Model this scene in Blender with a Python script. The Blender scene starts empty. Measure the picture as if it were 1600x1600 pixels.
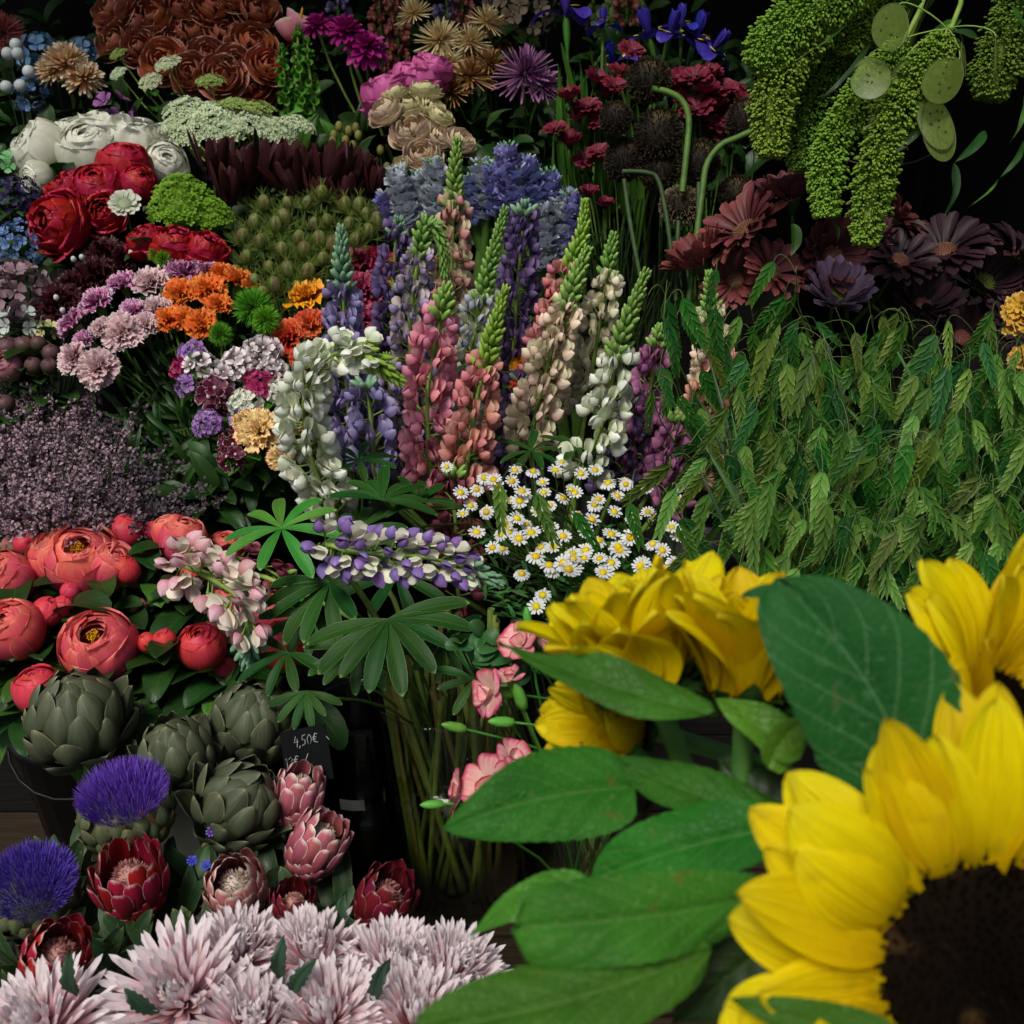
import bpy, math, random
import numpy as np
from mathutils import Matrix, Vector

random.seed(7)
RNG = np.random.default_rng(11)
pi = math.pi
rad = math.radians
scene = bpy.context.scene
col = scene.collection

# ------------------------------------------------------------------ camera
F_PX = 1716.0                       # focal length in pixels of the 1600 px square
PITCH = rad(25.0)
CAM = Vector((0.0, 0.0, 1.5))
FWD = Vector((0, math.cos(PITCH), -math.sin(PITCH)))
UPV = Vector((0, math.sin(PITCH), math.cos(PITCH)))
RGT = Vector((1, 0, 0))
cd = bpy.data.cameras.new('camera')
cam = bpy.data.objects.new('camera', cd)
col.objects.link(cam)
cam.location = CAM
cam.rotation_euler = (pi / 2 - PITCH, 0, 0)
cd.sensor_width = 36.0
cd.lens = 36.0 * F_PX / 1600.0
cd.clip_start = 0.02
cd.clip_end = 200
cd.dof.use_dof = True
cd.dof.focus_distance = 1.28
cd.dof.aperture_fstop = 13.0
scene.camera = cam

# ------------------------------------------------------------------ light
SUN_EL, SUN_AZ = rad(57), rad(-152)   # azimuth clockwise from +Y: behind the viewer, a little to the left
w = bpy.data.worlds.new('World')
scene.world = w
w.use_nodes = True
nt = w.node_tree
nt.nodes.clear()
wo = nt.nodes.new('ShaderNodeOutputWorld')
bg = nt.nodes.new('ShaderNodeBackground')
sky = nt.nodes.new('ShaderNodeTexSky')
sky.sky_type = 'NISHITA'
sky.sun_disc = False
sky.sun_elevation = SUN_EL
sky.sun_rotation = SUN_AZ
sky.air_density = 1.0
sky.dust_density = 3.0
nt.links.new(sky.outputs[0], bg.inputs[0])
bg.inputs[1].default_value = 0.075
nt.links.new(bg.outputs[0], wo.inputs[0])
sl = bpy.data.lights.new('sun', 'SUN')
sl.energy = 3.6
sl.angle = rad(22)
sl.color = (1.0, 0.96, 0.88)
so = bpy.data.objects.new('sun', sl)
col.objects.link(so)
sdir = Vector((math.sin(SUN_AZ) * math.cos(SUN_EL), math.cos(SUN_AZ) * math.cos(SUN_EL), math.sin(SUN_EL)))
so.rotation_euler = (-sdir).to_track_quat('-Z', 'Y').to_euler()
so.location = sdir * 6
scene.view_settings.view_transform = 'Standard'
scene.view_settings.look = 'None'
scene.view_settings.exposure = -0.2
scene.view_settings.gamma = 1.0
scene.view_settings.use_curve_mapping = False
scene.render.engine = 'CYCLES'
scene.cycles.use_denoising = True
scene.cycles.use_adaptive_sampling = True
scene.cycles.adaptive_threshold = 0.03
scene.cycles.max_bounces = 5
scene.cycles.diffuse_bounces = 2
scene.cycles.glossy_bounces = 2
scene.cycles.transmission_bounces = 4
scene.cycles.transparent_max_bounces = 10
scene.cycles.caustics_reflective = False
scene.cycles.caustics_refractive = False

# ------------------------------------------------------------------ placing helpers
def P(px, py, d):
    """world point seen at a pixel of the 1600 px photograph, d metres along the view axis"""
    px, py, d = float(px), float(py), float(d)
    return CAM + d * (FWD + (px - 800) / F_PX * RGT - (py - 800) / F_PX * UPV)
def PY(px, py, y):
    """the same for a point on the vertical plane Y = y"""
    v = (float(py) - 800) / F_PX
    return P(px, py, y / (math.cos(PITCH) - v * math.sin(PITCH)))
def DR(r, u, t):
    """direction: right, up in the picture, towards the viewer"""
    return (r * RGT + u * UPV - t * FWD).normalized()
def dep(py):
    return float(np.interp(py, [50, 270, 380, 500, 720, 950, 1200, 1380, 1500, 1600],
                               [2.12, 1.90, 1.76, 1.64, 1.50, 1.32, 1.12, 1.00, 0.88, 0.82]))
def frame(z, roll=0.0, pos=(0, 0, 0), s=1.0):
    z = Vector(z).normalized()
    ref = Vector((0, 0, 1)) if abs(z.z) < 0.95 else Vector((1, 0, 0))
    x = ref.cross(z).normalized()
    y = z.cross(x)
    m = Matrix((x, y, z)).transposed().to_4x4()
    return Matrix.Translation(pos) @ m @ Matrix.Rotation(roll, 4, 'Z') @ Matrix.Scale(s, 4)
def place(pos, x, z, s=1.0):
    x = Vector(x).normalized()
    y = Vector(z).cross(x).normalized()
    z = x.cross(y)
    return Matrix.Translation(pos) @ Matrix((x, y, z)).transposed().to_4x4() @ Matrix.Scale(s, 4)
def wh(phi, r, h, elev, s=1.0, roll=0.0):
    """petal matrix of a whorl about Z"""
    ra = Vector((math.cos(phi), math.sin(phi), 0))
    x = math.cos(elev) * ra + Vector((0, 0, math.sin(elev)))
    z = -math.sin(elev) * ra + Vector((0, 0, math.cos(elev)))
    return place(ra * r + Vector((0, 0, h)), x, z, s) @ Matrix.Rotation(roll, 4, 'X')
def ru(a, b): return random.uniform(a, b)

# ------------------------------------------------------------------ mesh collector
class G:
    def __init__(s):
        s.V, s.Q, s.U, s.M, s.n = [], [], [], [], 0
    def grid(s, pts, uv=None, wrap=False, mi=0):
        pts = np.asarray(pts, float)
        nu, nv = pts.shape[:2]
        if uv is None:
            t, q = np.meshgrid(np.linspace(0, 1, nu), np.linspace(0, 1, nv), indexing='ij')
            uv = np.stack([t, q], -1)
        idx = np.arange(nu * nv).reshape(nu, nv) + s.n
        if wrap:
            idx = np.concatenate([idx, idx[:, :1]], 1)
        q = np.stack([idx[:-1, :-1], idx[1:, :-1], idx[1:, 1:], idx[:-1, 1:]], -1).reshape(-1, 4)
        s.V.append(pts.reshape(-1, 3)); s.U.append(np.asarray(uv, float).reshape(-1, 2)); s.Q.append(q)
        s.M.append(np.full(len(q), mi, int)); s.n += nu * nv
        return s
    def data(s):
        return np.concatenate(s.V), np.concatenate(s.Q), np.concatenate(s.U), np.concatenate(s.M)
    def add(s, other, mats):
        """copies of another collector, one for each matrix"""
        V, Q, U, M = other.data()
        A = np.array([np.array(m) for m in mats])
        k, n = len(A), len(V)
        W = np.einsum('kij,nj->kni', A[:, :3, :3], V) + A[:, None, :3, 3]
        s.V.append(W.reshape(-1, 3)); s.U.append(np.tile(U, (k, 1)))
        s.Q.append((Q[None] + (np.arange(k) * n)[:, None, None] + s.n).reshape(-1, 4))
        s.M.append(np.tile(M, k)); s.n += k * n
        return s
    def mesh(s, name, mats, smooth=True):
        V, Q, U, M = s.data()
        me = bpy.data.meshes.new(name)
        me.vertices.add(len(V)); me.vertices.foreach_set('co', V.astype(np.float32).ravel())
        me.loops.add(len(Q) * 4); me.loops.foreach_set('vertex_index', Q.astype(np.int32).ravel())
        me.polygons.add(len(Q)); me.polygons.foreach_set('loop_start', (np.arange(len(Q)) * 4).astype(np.int32))
        uvl = me.uv_layers.new(name='UVMap')
        uvl.data.foreach_set('uv', U[Q.ravel()].astype(np.float32).ravel())
        for m in (mats if isinstance(mats, (list, tuple)) else [mats]):
            me.materials.append(m)
        me.polygons.foreach_set('material_index', M.astype(np.int32))
        me.polygons.foreach_set('use_smooth', np.full(len(Q), smooth))
        me.update(calc_edges=True)
        me.validate()
        return me

def prof(a, b, wb=0.0):
    tm = a / (a + b)
    mx = tm ** a * (1 - tm) ** b
    return lambda t: np.maximum((np.clip(t, 0, 1) ** a) * (np.clip(1 - t, 0, 1) ** b) / mx, wb * (1 - t))
OVAL, OBOV, LANCE, STRAP, FAN, ROUND = prof(.6, .6, .15), prof(1.1, .38, .12), prof(.6, 1.0, .1), prof(.35, .28, .3), prof(1.3, .16, .1), prof(.55, .26, .25)

def petal(L=1, W=.3, pf=OVAL, nu=6, nv=5, a0=0., a1=0., a2=0., cup=0., crease=0., ruf=0., rk=5., tooth=0., seed=0, dens=1.4, x0=0., arc=0.):
    r = np.random.default_rng(seed)
    t = 1 - (1 - np.linspace(0, 1, nu)) ** dens
    tt = np.linspace(0, 1, 60)
    an = a0 + a1 * tt + a2 * tt * tt
    cx = np.concatenate([[0], np.cumsum((np.cos(an[1:]) + np.cos(an[:-1])) / 2)]) * L / 59
    cz = np.concatenate([[0], np.cumsum((np.sin(an[1:]) + np.sin(an[:-1])) / 2)]) * L / 59
    X, Z, A = np.interp(t, tt, cx), np.interp(t, tt, cz), np.interp(t, tt, an)
    s = np.linspace(-1, 1, nv)
    T, S = np.meshgrid(t, s, indexing='ij')
    wd = W * pf(T)
    off = cup * wd * S * S + crease * wd * np.abs(S)
    ph = r.uniform(0, 6.28, 3)
    off = off + ruf * W * T ** 2 * (np.sin(rk * S + ph[0]) + .5 * np.sin(1.9 * rk * S + ph[1]) + .4 * np.sin(6 * T + ph[2]) * S)
    ext = tooth * L * T ** 6 * (np.where(np.arange(nv) % 2 == 0, .7, -.7) + r.uniform(-.6, .6, nv))[None, :] - arc * L * T ** 2 * S ** 2
    pts = np.stack([x0 + X[:, None] + np.cos(A)[:, None] * ext - np.sin(A)[:, None] * off, S * wd,
                    Z[:, None] + np.sin(A)[:, None] * ext + np.cos(A)[:, None] * off], -1)
    return pts, np.stack([T, S * .5 + .5], -1)
def gp(**k):
    mi = k.pop('mi', 0)
    g = G(); p, u = petal(**k); return g.grid(p, u, mi=mi)

def shell(R=1, th0=10, th1=110, W=.8, pf=ROUND, nu=8, nv=7, zs=1., flare=0., ruf=0., rk=4., curl=0., seed=0, edge=0., tooth=0.):
    r = np.random.default_rng(seed)
    t = 1 - (1 - np.linspace(0, 1, nu)) ** 2.6
    s = np.linspace(-1, 1, nv)
    T, S = np.meshgrid(t, s, indexing='ij')
    th = np.radians(th0 + (th1 - th0) * T)
    ph = W * pf(T) * S / np.maximum(np.sin(th), .42)
    f = r.uniform(0, 6.28, 3)
    rr = R * (1 + flare * T ** 3 + edge * S ** 4 * T + ruf * T ** 2 * (np.sin(rk * S + f[0]) + .6 * np.sin(2.3 * rk * S + f[1])))
    zt = tooth * T ** 5 * np.where(np.arange(nv) % 2 == 0, 1, -1)[None, :]
    x = rr * np.sin(th) + curl * T ** 4
    return np.stack([x * np.cos(ph), x * np.sin(ph), -rr * np.cos(th) * zs - abs(curl) * .3 * T ** 6 + zt + ruf * .5 * T * np.sin(rk * S + f[2])], -1), np.stack([T, S * .5 + .5], -1)
def gs(**k):
    g = G(); p, u = shell(**k); return g.grid(p, u)

def ell(rx, ry, rz, nu=6, nv=8, c=(0, 0, 0)):
    th = np.linspace(.02, pi - .02, nu); ph = np.linspace(0, 2 * pi, nv, endpoint=False)
    T, Q = np.meshgrid(th, ph, indexing='ij')
    return np.stack([c[0] + rx * np.sin(T) * np.cos(Q), c[1] + ry * np.sin(T) * np.sin(Q), c[2] - rz * np.cos(T)], -1)
def lathe(profile, nv=24):
    pr = np.array(profile, float); ph = -np.linspace(0, 2 * pi, nv, endpoint=False)
    return np.stack([pr[:, :1] * np.cos(ph), pr[:, :1] * np.sin(ph), np.repeat(pr[:, 1:2], nv, 1)], -1)
def tube(path, r, sides=5):
    p = np.array([tuple(v) for v in path], float); n = len(p)
    r = np.broadcast_to(np.asarray(r, float), (n,))
    tg = np.gradient(p, axis=0); tg /= np.linalg.norm(tg, axis=1)[:, None] + 1e-9
    ref = np.array([0, 0, 1.]) if abs(tg[0, 2]) < .9 else np.array([1., 0, 0])
    a = np.cross(tg[0], ref); a /= np.linalg.norm(a)
    ph = np.linspace(0, 2 * pi, sides, endpoint=False)
    out = []
    for i in range(n):
        a = a - tg[i] * np.dot(a, tg[i]); a /= np.linalg.norm(a) + 1e-9
        b = np.cross(tg[i], a)
        out.append(p[i] + r[i] * (np.cos(ph)[:, None] * a + np.sin(ph)[:, None] * b))
    return np.array(out)
def gt(path, r, sides=5, mi=0): return G().grid(tube(path, r, sides), wrap=True, mi=mi)
def bez(a, b, c, d, n=8):
    a, b, c, d = Vector(a), Vector(b), Vector(c), Vector(d)
    return [(1 - t) ** 3 * a + 3 * (1 - t) ** 2 * t * b + 3 * (1 - t) * t * t * c + t ** 3 * d for t in map(float, np.linspace(0, 1, n))]
def spline(pts, n=40):
    p = [Vector(q) for q in pts]
    p = [2 * p[0] - p[1]] + p + [2 * p[-1] - p[-2]]
    out = []
    k = len(p) - 3
    for u in map(float, np.linspace(0, k - 1e-6, n)):
        i = int(u); t = u - i
        a, b, c, d = p[i:i + 4]
        out.append(.5 * ((2 * b) + (c - a) * t + (2 * a - 5 * b + 4 * c - d) * t * t + (3 * b - 3 * c + d - a) * t ** 3))
    return out

# ------------------------------------------------------------------ materials
def lin(h):
    h = h.lstrip('#')
    f = lambda c: c / 12.92 if c <= .04045 else ((c + .055) / 1.055) ** 2.4
    return tuple(f(int(h[i:i + 2], 16) / 255) for i in (0, 2, 4)) + (1.0,)
class N:
    def __init__(s, name):
        s.m = bpy.data.materials.new(name); s.m.use_nodes = True
        s.t = s.m.node_tree; s.t.nodes.clear()
        s.o = s.n('ShaderNodeOutputMaterial')
    def n(s, ty, **k):
        x = s.t.nodes.new(ty)
        for a, b in k.items(): setattr(x, a, b)
        return x
    def l(s, a, b): s.t.links.new(a, b)
    def v(s, i, x):
        if hasattr(x, 'type') and hasattr(x, 'links'): s.l(x, i)
        else: i.default_value = x
    def math(s, op, a, b=0.0, clamp=False):
        x = s.n('ShaderNodeMath', operation=op, use_clamp=clamp); s.v(x.inputs[0], a); s.v(x.inputs[1], b); return x.outputs[0]
    def mix(s, f, a, b):
        x = s.n('ShaderNodeMix', data_type='RGBA'); s.v(x.inputs[0], f); s.v(x.inputs[6], a); s.v(x.inputs[7], b); return x.outputs[2]
    def rng(s, x, a, b, c=0., d=1.):
        m = s.n('ShaderNodeMapRange'); s.v(m.inputs[0], x)
        for i, q in enumerate((a, b, c, d)): m.inputs[i + 1].default_value = q
        return m.outputs[0]
MATS = {}
def petal_mat(name, c0, c1, edge=None, ew=.75, streak=None, sk=14., sa=.5, rough=.5, trans=.22, var=.12, hue=.012, rib=.0, tipc=None, tip0=.75, spec=.3, mott=.12, blem=.3):
    if name in MATS: return MATS[name]
    k = N(name)
    uv = k.n('ShaderNodeUVMap'); sp = k.n('ShaderNodeSeparateXYZ'); k.l(uv.outputs[0], sp.inputs[0])
    t, s = sp.outputs[0], sp.outputs[1]
    oi = k.n('ShaderNodeObjectInfo')
    ab = k.math('ABSOLUTE', k.math('SUBTRACT', k.math('MULTIPLY', s, 2.), 1.))
    mp = k.n('ShaderNodeCombineXYZ'); k.l(k.math('MULTIPLY', t, 1.6), mp.inputs[0]); k.l(k.math('MULTIPLY', s, sk), mp.inputs[1]); k.l(k.math('MULTIPLY', oi.outputs['Random'], 37.), mp.inputs[2])
    nz = k.n('ShaderNodeTexNoise'); nz.inputs['Scale'].default_value = 1.; nz.inputs['Detail'].default_value = 2; k.l(mp.outputs[0], nz.inputs[0])
    f = k.math('ADD', t, k.math('MULTIPLY', k.math('SUBTRACT', nz.outputs[0], .5), .5))
    c = k.mix(k.rng(f, .1, .85), lin(c0), lin(c1))
    if tipc: c = k.mix(k.rng(f, tip0, min(.99, tip0 + .2)), c, lin(tipc))
    if streak: c = k.mix(k.math('MULTIPLY', k.rng(nz.outputs[0], .45, .62), sa), c, lin(streak))
    if edge:
        e = k.math('MAXIMUM', k.math('MULTIPLY', ab, k.rng(t, .15, .5)), t)
        c = k.mix(k.rng(k.math('ADD', e, k.math('MULTIPLY', k.math('SUBTRACT', nz.outputs[0], .5), .12)), ew, min(.995, ew + .12)), c, lin(edge))
    tc = k.n('ShaderNodeTexCoord')
    n2 = k.n('ShaderNodeTexNoise'); n2.inputs['Scale'].default_value = 55.; n2.inputs['Detail'].default_value = 2; k.l(k.n('ShaderNodeNewGeometry').outputs[0], n2.inputs[0])
    hs = k.n('ShaderNodeHueSaturation')
    k.v(hs.inputs['Hue'], k.rng(oi.outputs['Random'], 0, 1, .5 - hue, .5 + hue))
    vv = k.math('MULTIPLY', k.rng(k.math('FRACT', k.math('MULTIPLY', oi.outputs['Random'], 7.31)), 0, 1, 1 - var, 1 + var), k.rng(n2.outputs[0], .25, .75, 1 - mott, 1 + mott))
    c = k.mix(k.math('MULTIPLY', k.rng(n2.outputs[0], .62, .74), blem), c, lin('5a4028'))
    k.v(hs.inputs['Value'], vv); k.l(c, hs.inputs['Color'])
    b = k.n('ShaderNodeBsdfPrincipled')
    k.l(hs.outputs[0], b.inputs['Base Color']); b.inputs['Roughness'].default_value = rough; b.inputs['Specular IOR Level'].default_value = spec
    bp = k.n('ShaderNodeBump'); bp.inputs['Strength'].default_value = .25 + rib; bp.inputs['Distance'].default_value = .002
    k.l(nz.outputs[0], bp.inputs['Height']); k.l(bp.outputs[0], b.inputs['Normal'])
    tr = k.n('ShaderNodeBsdfTranslucent'); k.l(hs.outputs[0], tr.inputs[0])
    mx = k.n('ShaderNodeMixShader'); mx.inputs[0].default_value = trans
    k.l(b.outputs[0], mx.inputs[1]); k.l(tr.outputs[0], mx.inputs[2]); k.l(mx.outputs[0], k.o.inputs[0])
    MATS[name] = k.m
    return k.m
def leaf_mat(name, c0, c1, vein=None, nv=9., va=.5, rough=.45, trans=.18, var=.2, ew=None, edge=None, slope=1.2, spec=.4, mid=.05, net=0.):
    if name in MATS: return MATS[name]
    k = N(name)
    uv = k.n('ShaderNodeUVMap'); sp = k.n('ShaderNodeSeparateXYZ'); k.l(uv.outputs[0], sp.inputs[0])
    t, s = sp.outputs[0], sp.outputs[1]
    oi = k.n('ShaderNodeObjectInfo')
    ab = k.math('ABSOLUTE', k.math('SUBTRACT', k.math('MULTIPLY', s, 2.), 1.))
    gm = k.n('ShaderNodeNewGeometry')
    n2 = k.n('ShaderNodeTexNoise'); n2.inputs['Scale'].default_value = 28.; n2.inputs['Detail'].default_value = 3; k.l(gm.outputs[0], n2.inputs[0])
    c = k.mix(k.rng(n2.outputs[0], .3, .7), lin(c0), lin(c1))
    side = k.math('FRACT', k.math('MULTIPLY', k.math('SUBTRACT', k.math('ADD', t, k.math('MULTIPLY', n2.outputs[0], .04)), k.math('MULTIPLY', ab, slope / nv * 2.)), nv))
    sv = k.math('ABSOLUTE', k.math('SUBTRACT', side, .5))
    vm = k.math('MAXIMUM', k.rng(ab, mid, mid * .3), k.math('MULTIPLY', k.rng(sv, .07, .02), .55), True)
    if vein: c = k.mix(k.math('MULTIPLY', vm, va), c, lin(vein))
    if edge: c = k.mix(k.rng(k.math('MAXIMUM', ab, t), ew or .93, .995), c, lin(edge))
    hgt = k.math('ADD', k.math('MULTIPLY', vm, -.7), n2.outputs[0])
    if net:
        vo = k.n('ShaderNodeTexVoronoi', feature='DISTANCE_TO_EDGE'); vo.inputs['Scale'].default_value = net; k.l(gm.outputs[0], vo.inputs[0])
        ne = k.rng(vo.outputs['Distance'], .0, .09, 1., 0.)
        c = k.mix(k.math('MULTIPLY', ne, .16), c, lin(vein))
        n3 = k.n('ShaderNodeTexNoise'); n3.inputs['Scale'].default_value = 75.; n3.inputs['Detail'].default_value = 3; k.l(gm.outputs[0], n3.inputs[0])
        c = k.mix(k.math('MULTIPLY', k.rng(n3.outputs[0], .66, .74), .6), c, lin('6a6428'))
        hgt = k.math('SUBTRACT', hgt, k.math('MULTIPLY', ne, .55))
    hs = k.n('ShaderNodeHueSaturation')
    k.v(hs.inputs['Hue'], k.rng(k.math('FRACT', k.math('MULTIPLY', oi.outputs['Random'], 3.7)), 0, 1, .475, .515))
    k.v(hs.inputs['Value'], k.rng(oi.outputs['Random'], 0, 1, 1 - var, 1 + var)); k.l(c, hs.inputs['Color'])
    b = k.n('ShaderNodeBsdfPrincipled'); k.l(hs.outputs[0], b.inputs['Base Color'])
    k.v(b.inputs['Roughness'], k.rng(n2.outputs[0], .2, .8, rough - .08, rough + .1)); b.inputs['Specular IOR Level'].default_value = spec
    bp = k.n('ShaderNodeBump'); bp.inputs['Strength'].default_value = .6 if net else .35; bp.inputs['Distance'].default_value = .002
    k.l(hgt, bp.inputs['Height']); k.l(bp.outputs[0], b.inputs['Normal'])
    tr = k.n('ShaderNodeBsdfTranslucent'); k.l(hs.outputs[0], tr.inputs[0])
    mx = k.n('ShaderNodeMixShader'); mx.inputs[0].default_value = trans
    k.l(b.outputs[0], mx.inputs[1]); k.l(tr.outputs[0], mx.inputs[2]); k.l(mx.outputs[0], k.o.inputs[0])
    MATS[name] = k.m
    return k.m
def plain(name, c0, c1, scale=30., rough=.6, bump=.3, spec=.3, metal=0., stretch=(1, 1, 1)):
    if name in MATS: return MATS[name]
    k = N(name)
    tc = k.n('ShaderNodeTexCoord'); mp = k.n('ShaderNodeMapping'); mp.inputs['Scale'].default_value = stretch; k.l(tc.outputs['Object'], mp.inputs[0])
    nz = k.n('ShaderNodeTexNoise'); nz.inputs['Scale'].default_value = scale; nz.inputs['Detail'].default_value = 6; k.l(mp.outputs[0], nz.inputs[0])
    oi = k.n('ShaderNodeObjectInfo')
    hs = k.n('ShaderNodeHueSaturation'); k.v(hs.inputs['Value'], k.rng(oi.outputs['Random'], 0, 1, .85, 1.15))
    k.l(k.mix(k.rng(nz.outputs[0], .3, .7), lin(c0), lin(c1)), hs.inputs['Color'])
    b = k.n('ShaderNodeBsdfPrincipled'); k.l(hs.outputs[0], b.inputs['Base Color']); b.inputs['Roughness'].default_value = rough
    b.inputs['Specular IOR Level'].default_value = spec; b.inputs['Metallic'].default_value = metal
    bp = k.n('ShaderNodeBump'); bp.inputs['Strength'].default_value = bump; bp.inputs['Distance'].default_value = .003
    k.l(nz.outputs[0], bp.inputs['Height']); k.l(bp.outputs[0], b.inputs['Normal']); k.l(b.outputs[0], k.o.inputs[0])
    MATS[name] = k.m
    return k.m
def glass(name, tint, rough=.03):
    if name in MATS: return MATS[name]
    k = N(name)
    tr = k.n('ShaderNodeBsdfTransparent')
    lw = k.n('ShaderNodeLayerWeight'); lw.inputs[0].default_value = .45
    k.l(k.mix(k.rng(lw.outputs['Facing'], .45, .98), tint, tuple(c * .4 for c in tint[:3]) + (1,)), tr.inputs[0])
    gl = k.n('ShaderNodeBsdfGlossy'); gl.inputs['Roughness'].default_value = rough; gl.inputs[0].default_value = (1, 1, 1, 1)
    fr = k.n('ShaderNodeFresnel'); fr.inputs[0].default_value = 1.5
    tc = k.n('ShaderNodeTexCoord'); nz = k.n('ShaderNodeTexNoise'); nz.inputs['Scale'].default_value = 6.; k.l(tc.outputs['Object'], nz.inputs[0])
    bp = k.n('ShaderNodeBump'); bp.inputs['Strength'].default_value = .05; k.l(nz.outputs[0], bp.inputs['Height'])
    k.l(bp.outputs[0], fr.inputs[1]); k.l(bp.outputs[0], gl.inputs['Normal'])
    mx = k.n('ShaderNodeMixShader'); gm = k.n('ShaderNodeNewGeometry'); k.l(k.math('MULTIPLY', k.math('MULTIPLY', fr.outputs[0], .9), k.math('SUBTRACT', 1., gm.outputs['Backfacing'])), mx.inputs[0]); k.l(tr.outputs[0], mx.inputs[1]); k.l(gl.outputs[0], mx.inputs[2])
    k.l(mx.outputs[0], k.o.inputs[0]); MATS[name] = k.m
    return k.m

STEM = plain('stem_green', '3d5a22', '557a30', 60, .5)
STEM_D = plain('stem_dark', '26391c', '38502a', 60, .5)
STEM_L = plain('stem_light', '6d8a3a', '86a14c', 60, .5)
LEAF_D = leaf_mat('leaf_dark', '183510', '224616', '3c6a2a', 9, .4)
LEAF_M = leaf_mat('leaf_mid', '2a5818', '3a6c20', '6c9c44', 9, .5)
LEAF_L = leaf_mat('leaf_light', '4a8a30', '5fa03c', '9cc878', 9, .5)

# ------------------------------------------------------------------ objects
REG = []          # every top-level thing with its picture place, for its label
def ob(name, me, parent=None, M=None):
    o = bpy.data.objects.new(name, me)
    col.objects.link(o)
    if parent is not None: o.parent = parent
    if M is not None: o.matrix_basis = M
    return o
def thing(name, label, cat, group, base, px, py, me=None):
    o = ob(name, me)
    if me is None: o.empty_display_size = .02
    o.location = base
    o['label'] = label; o['category'] = cat
    if group: o['group'] = group
    REG.append((o, px, py))
    return o
def struct(name, me, kind='structure'):
    o = ob(name, me); o['kind'] = kind
    return o
def step(y):
    return .40 if y < 1.30 else .56 if y < 1.68 else .76 if y < 2.05 else .94
_leafcache = {}
def stem_leaf(mat, L, W, k=0):
    key = (mat.name, round(W / L, 2), k)
    if key not in _leafcache:
        _leafcache[key] = gp(L=1, W=W / L, pf=OVAL, nu=8, nv=5, a0=.5, a1=-1.1 - .3 * k, crease=.35, ruf=.06, seed=k).mesh('leaf', mat)
    return _leafcache[key]
def flower(name, label, cat, group, px, py, d, r, dr, tpl, base=None, stem=STEM, sr=.0025, leaves=0, lm=None, lL=.07, lW=.014, lr=(.06, .6), roll=None, stem0=.5, scale=None):
    pos = P(px, py, d)
    s = scale or r * d / F_PX
    ax = DR(*dr)
    M = frame(ax, ru(0, 6.28) if roll is None else roll, pos, s)
    if base is None:
        base = Vector((pos.x * .96, pos.y + .06, step(pos.y + .06)))
    base = Vector(base)
    root = thing(name, label, cat, group, base, px, py)
    Mi = Matrix.Translation(-base)
    for part in tpl:
        o = ob(part[0], part[1], root, Mi @ M @ part[2])
        if len(part) > 3:
            for sub in part[3]:
                ob(sub[0], sub[1], o, sub[2])
    a = pos - ax * s * stem0
    ln = (a - base).length
    pth = bez(a, a - ax * ln * .3, base + Vector((0, 0, ln * .45)), base, 9)
    if stem is not None:
        ob('stem', gt([q - base for q in pth], np.linspace(sr * .85, sr * 1.15, 9), 5).mesh('stem', stem), root)
    for i in range(leaves):
        f = ru(*lr); k = f * 8; j = min(7, int(k))
        q = pth[j].lerp(pth[j + 1], k - j)
        ph = ru(0, 6.28) if random.random() < .3 else ru(-2.6, -.5)
        out = Vector((math.cos(ph), math.sin(ph), ru(.2, .9))).normalized()
        L = lL * ru(.7, 1.25)
        ob('leaf', stem_leaf(lm or LEAF_D, lL, lW, random.randrange(3)), root, Mi @ place(q, out, Vector((0, 0, 1)) + out * .01, L))
    return root
# ================================================================== flower heads (unit radius about the origin, facing +Z)
I4 = Matrix.Identity(4)
def T(x, y, z): return Matrix.Translation((x, y, z))
def S(s): return Matrix.Scale(s, 4)
def RZ(a): return Matrix.Rotation(a, 4, 'Z')
def fib(n, th0, th1):
    """points spiralling up a sphere from polar angle th0 (from the bottom) to th1"""
    for i in range(n):
        f = i / (n - 1)
        yield i, i * 2.39996, rad(th0 + (th1 - th0) * f), f

def stamens(mat, n=60, r=.3, h=.5, tip=.035):
    g = G()
    for i in range(n):
        a, q = ru(0, 6.28), math.sqrt(random.random()) * r
        p = Vector((q * math.cos(a), q * math.sin(a), h * ru(.7, 1.05)))
        g.grid(tube([p * .2, p * .6 + Vector((0, 0, h * .1)), p], [.012, .01, .01], 3), wrap=True)
        g.grid(ell(tip, tip, tip * 1.6, 4, 5, p), wrap=True)
    return g.mesh('stamens', mat)

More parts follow.
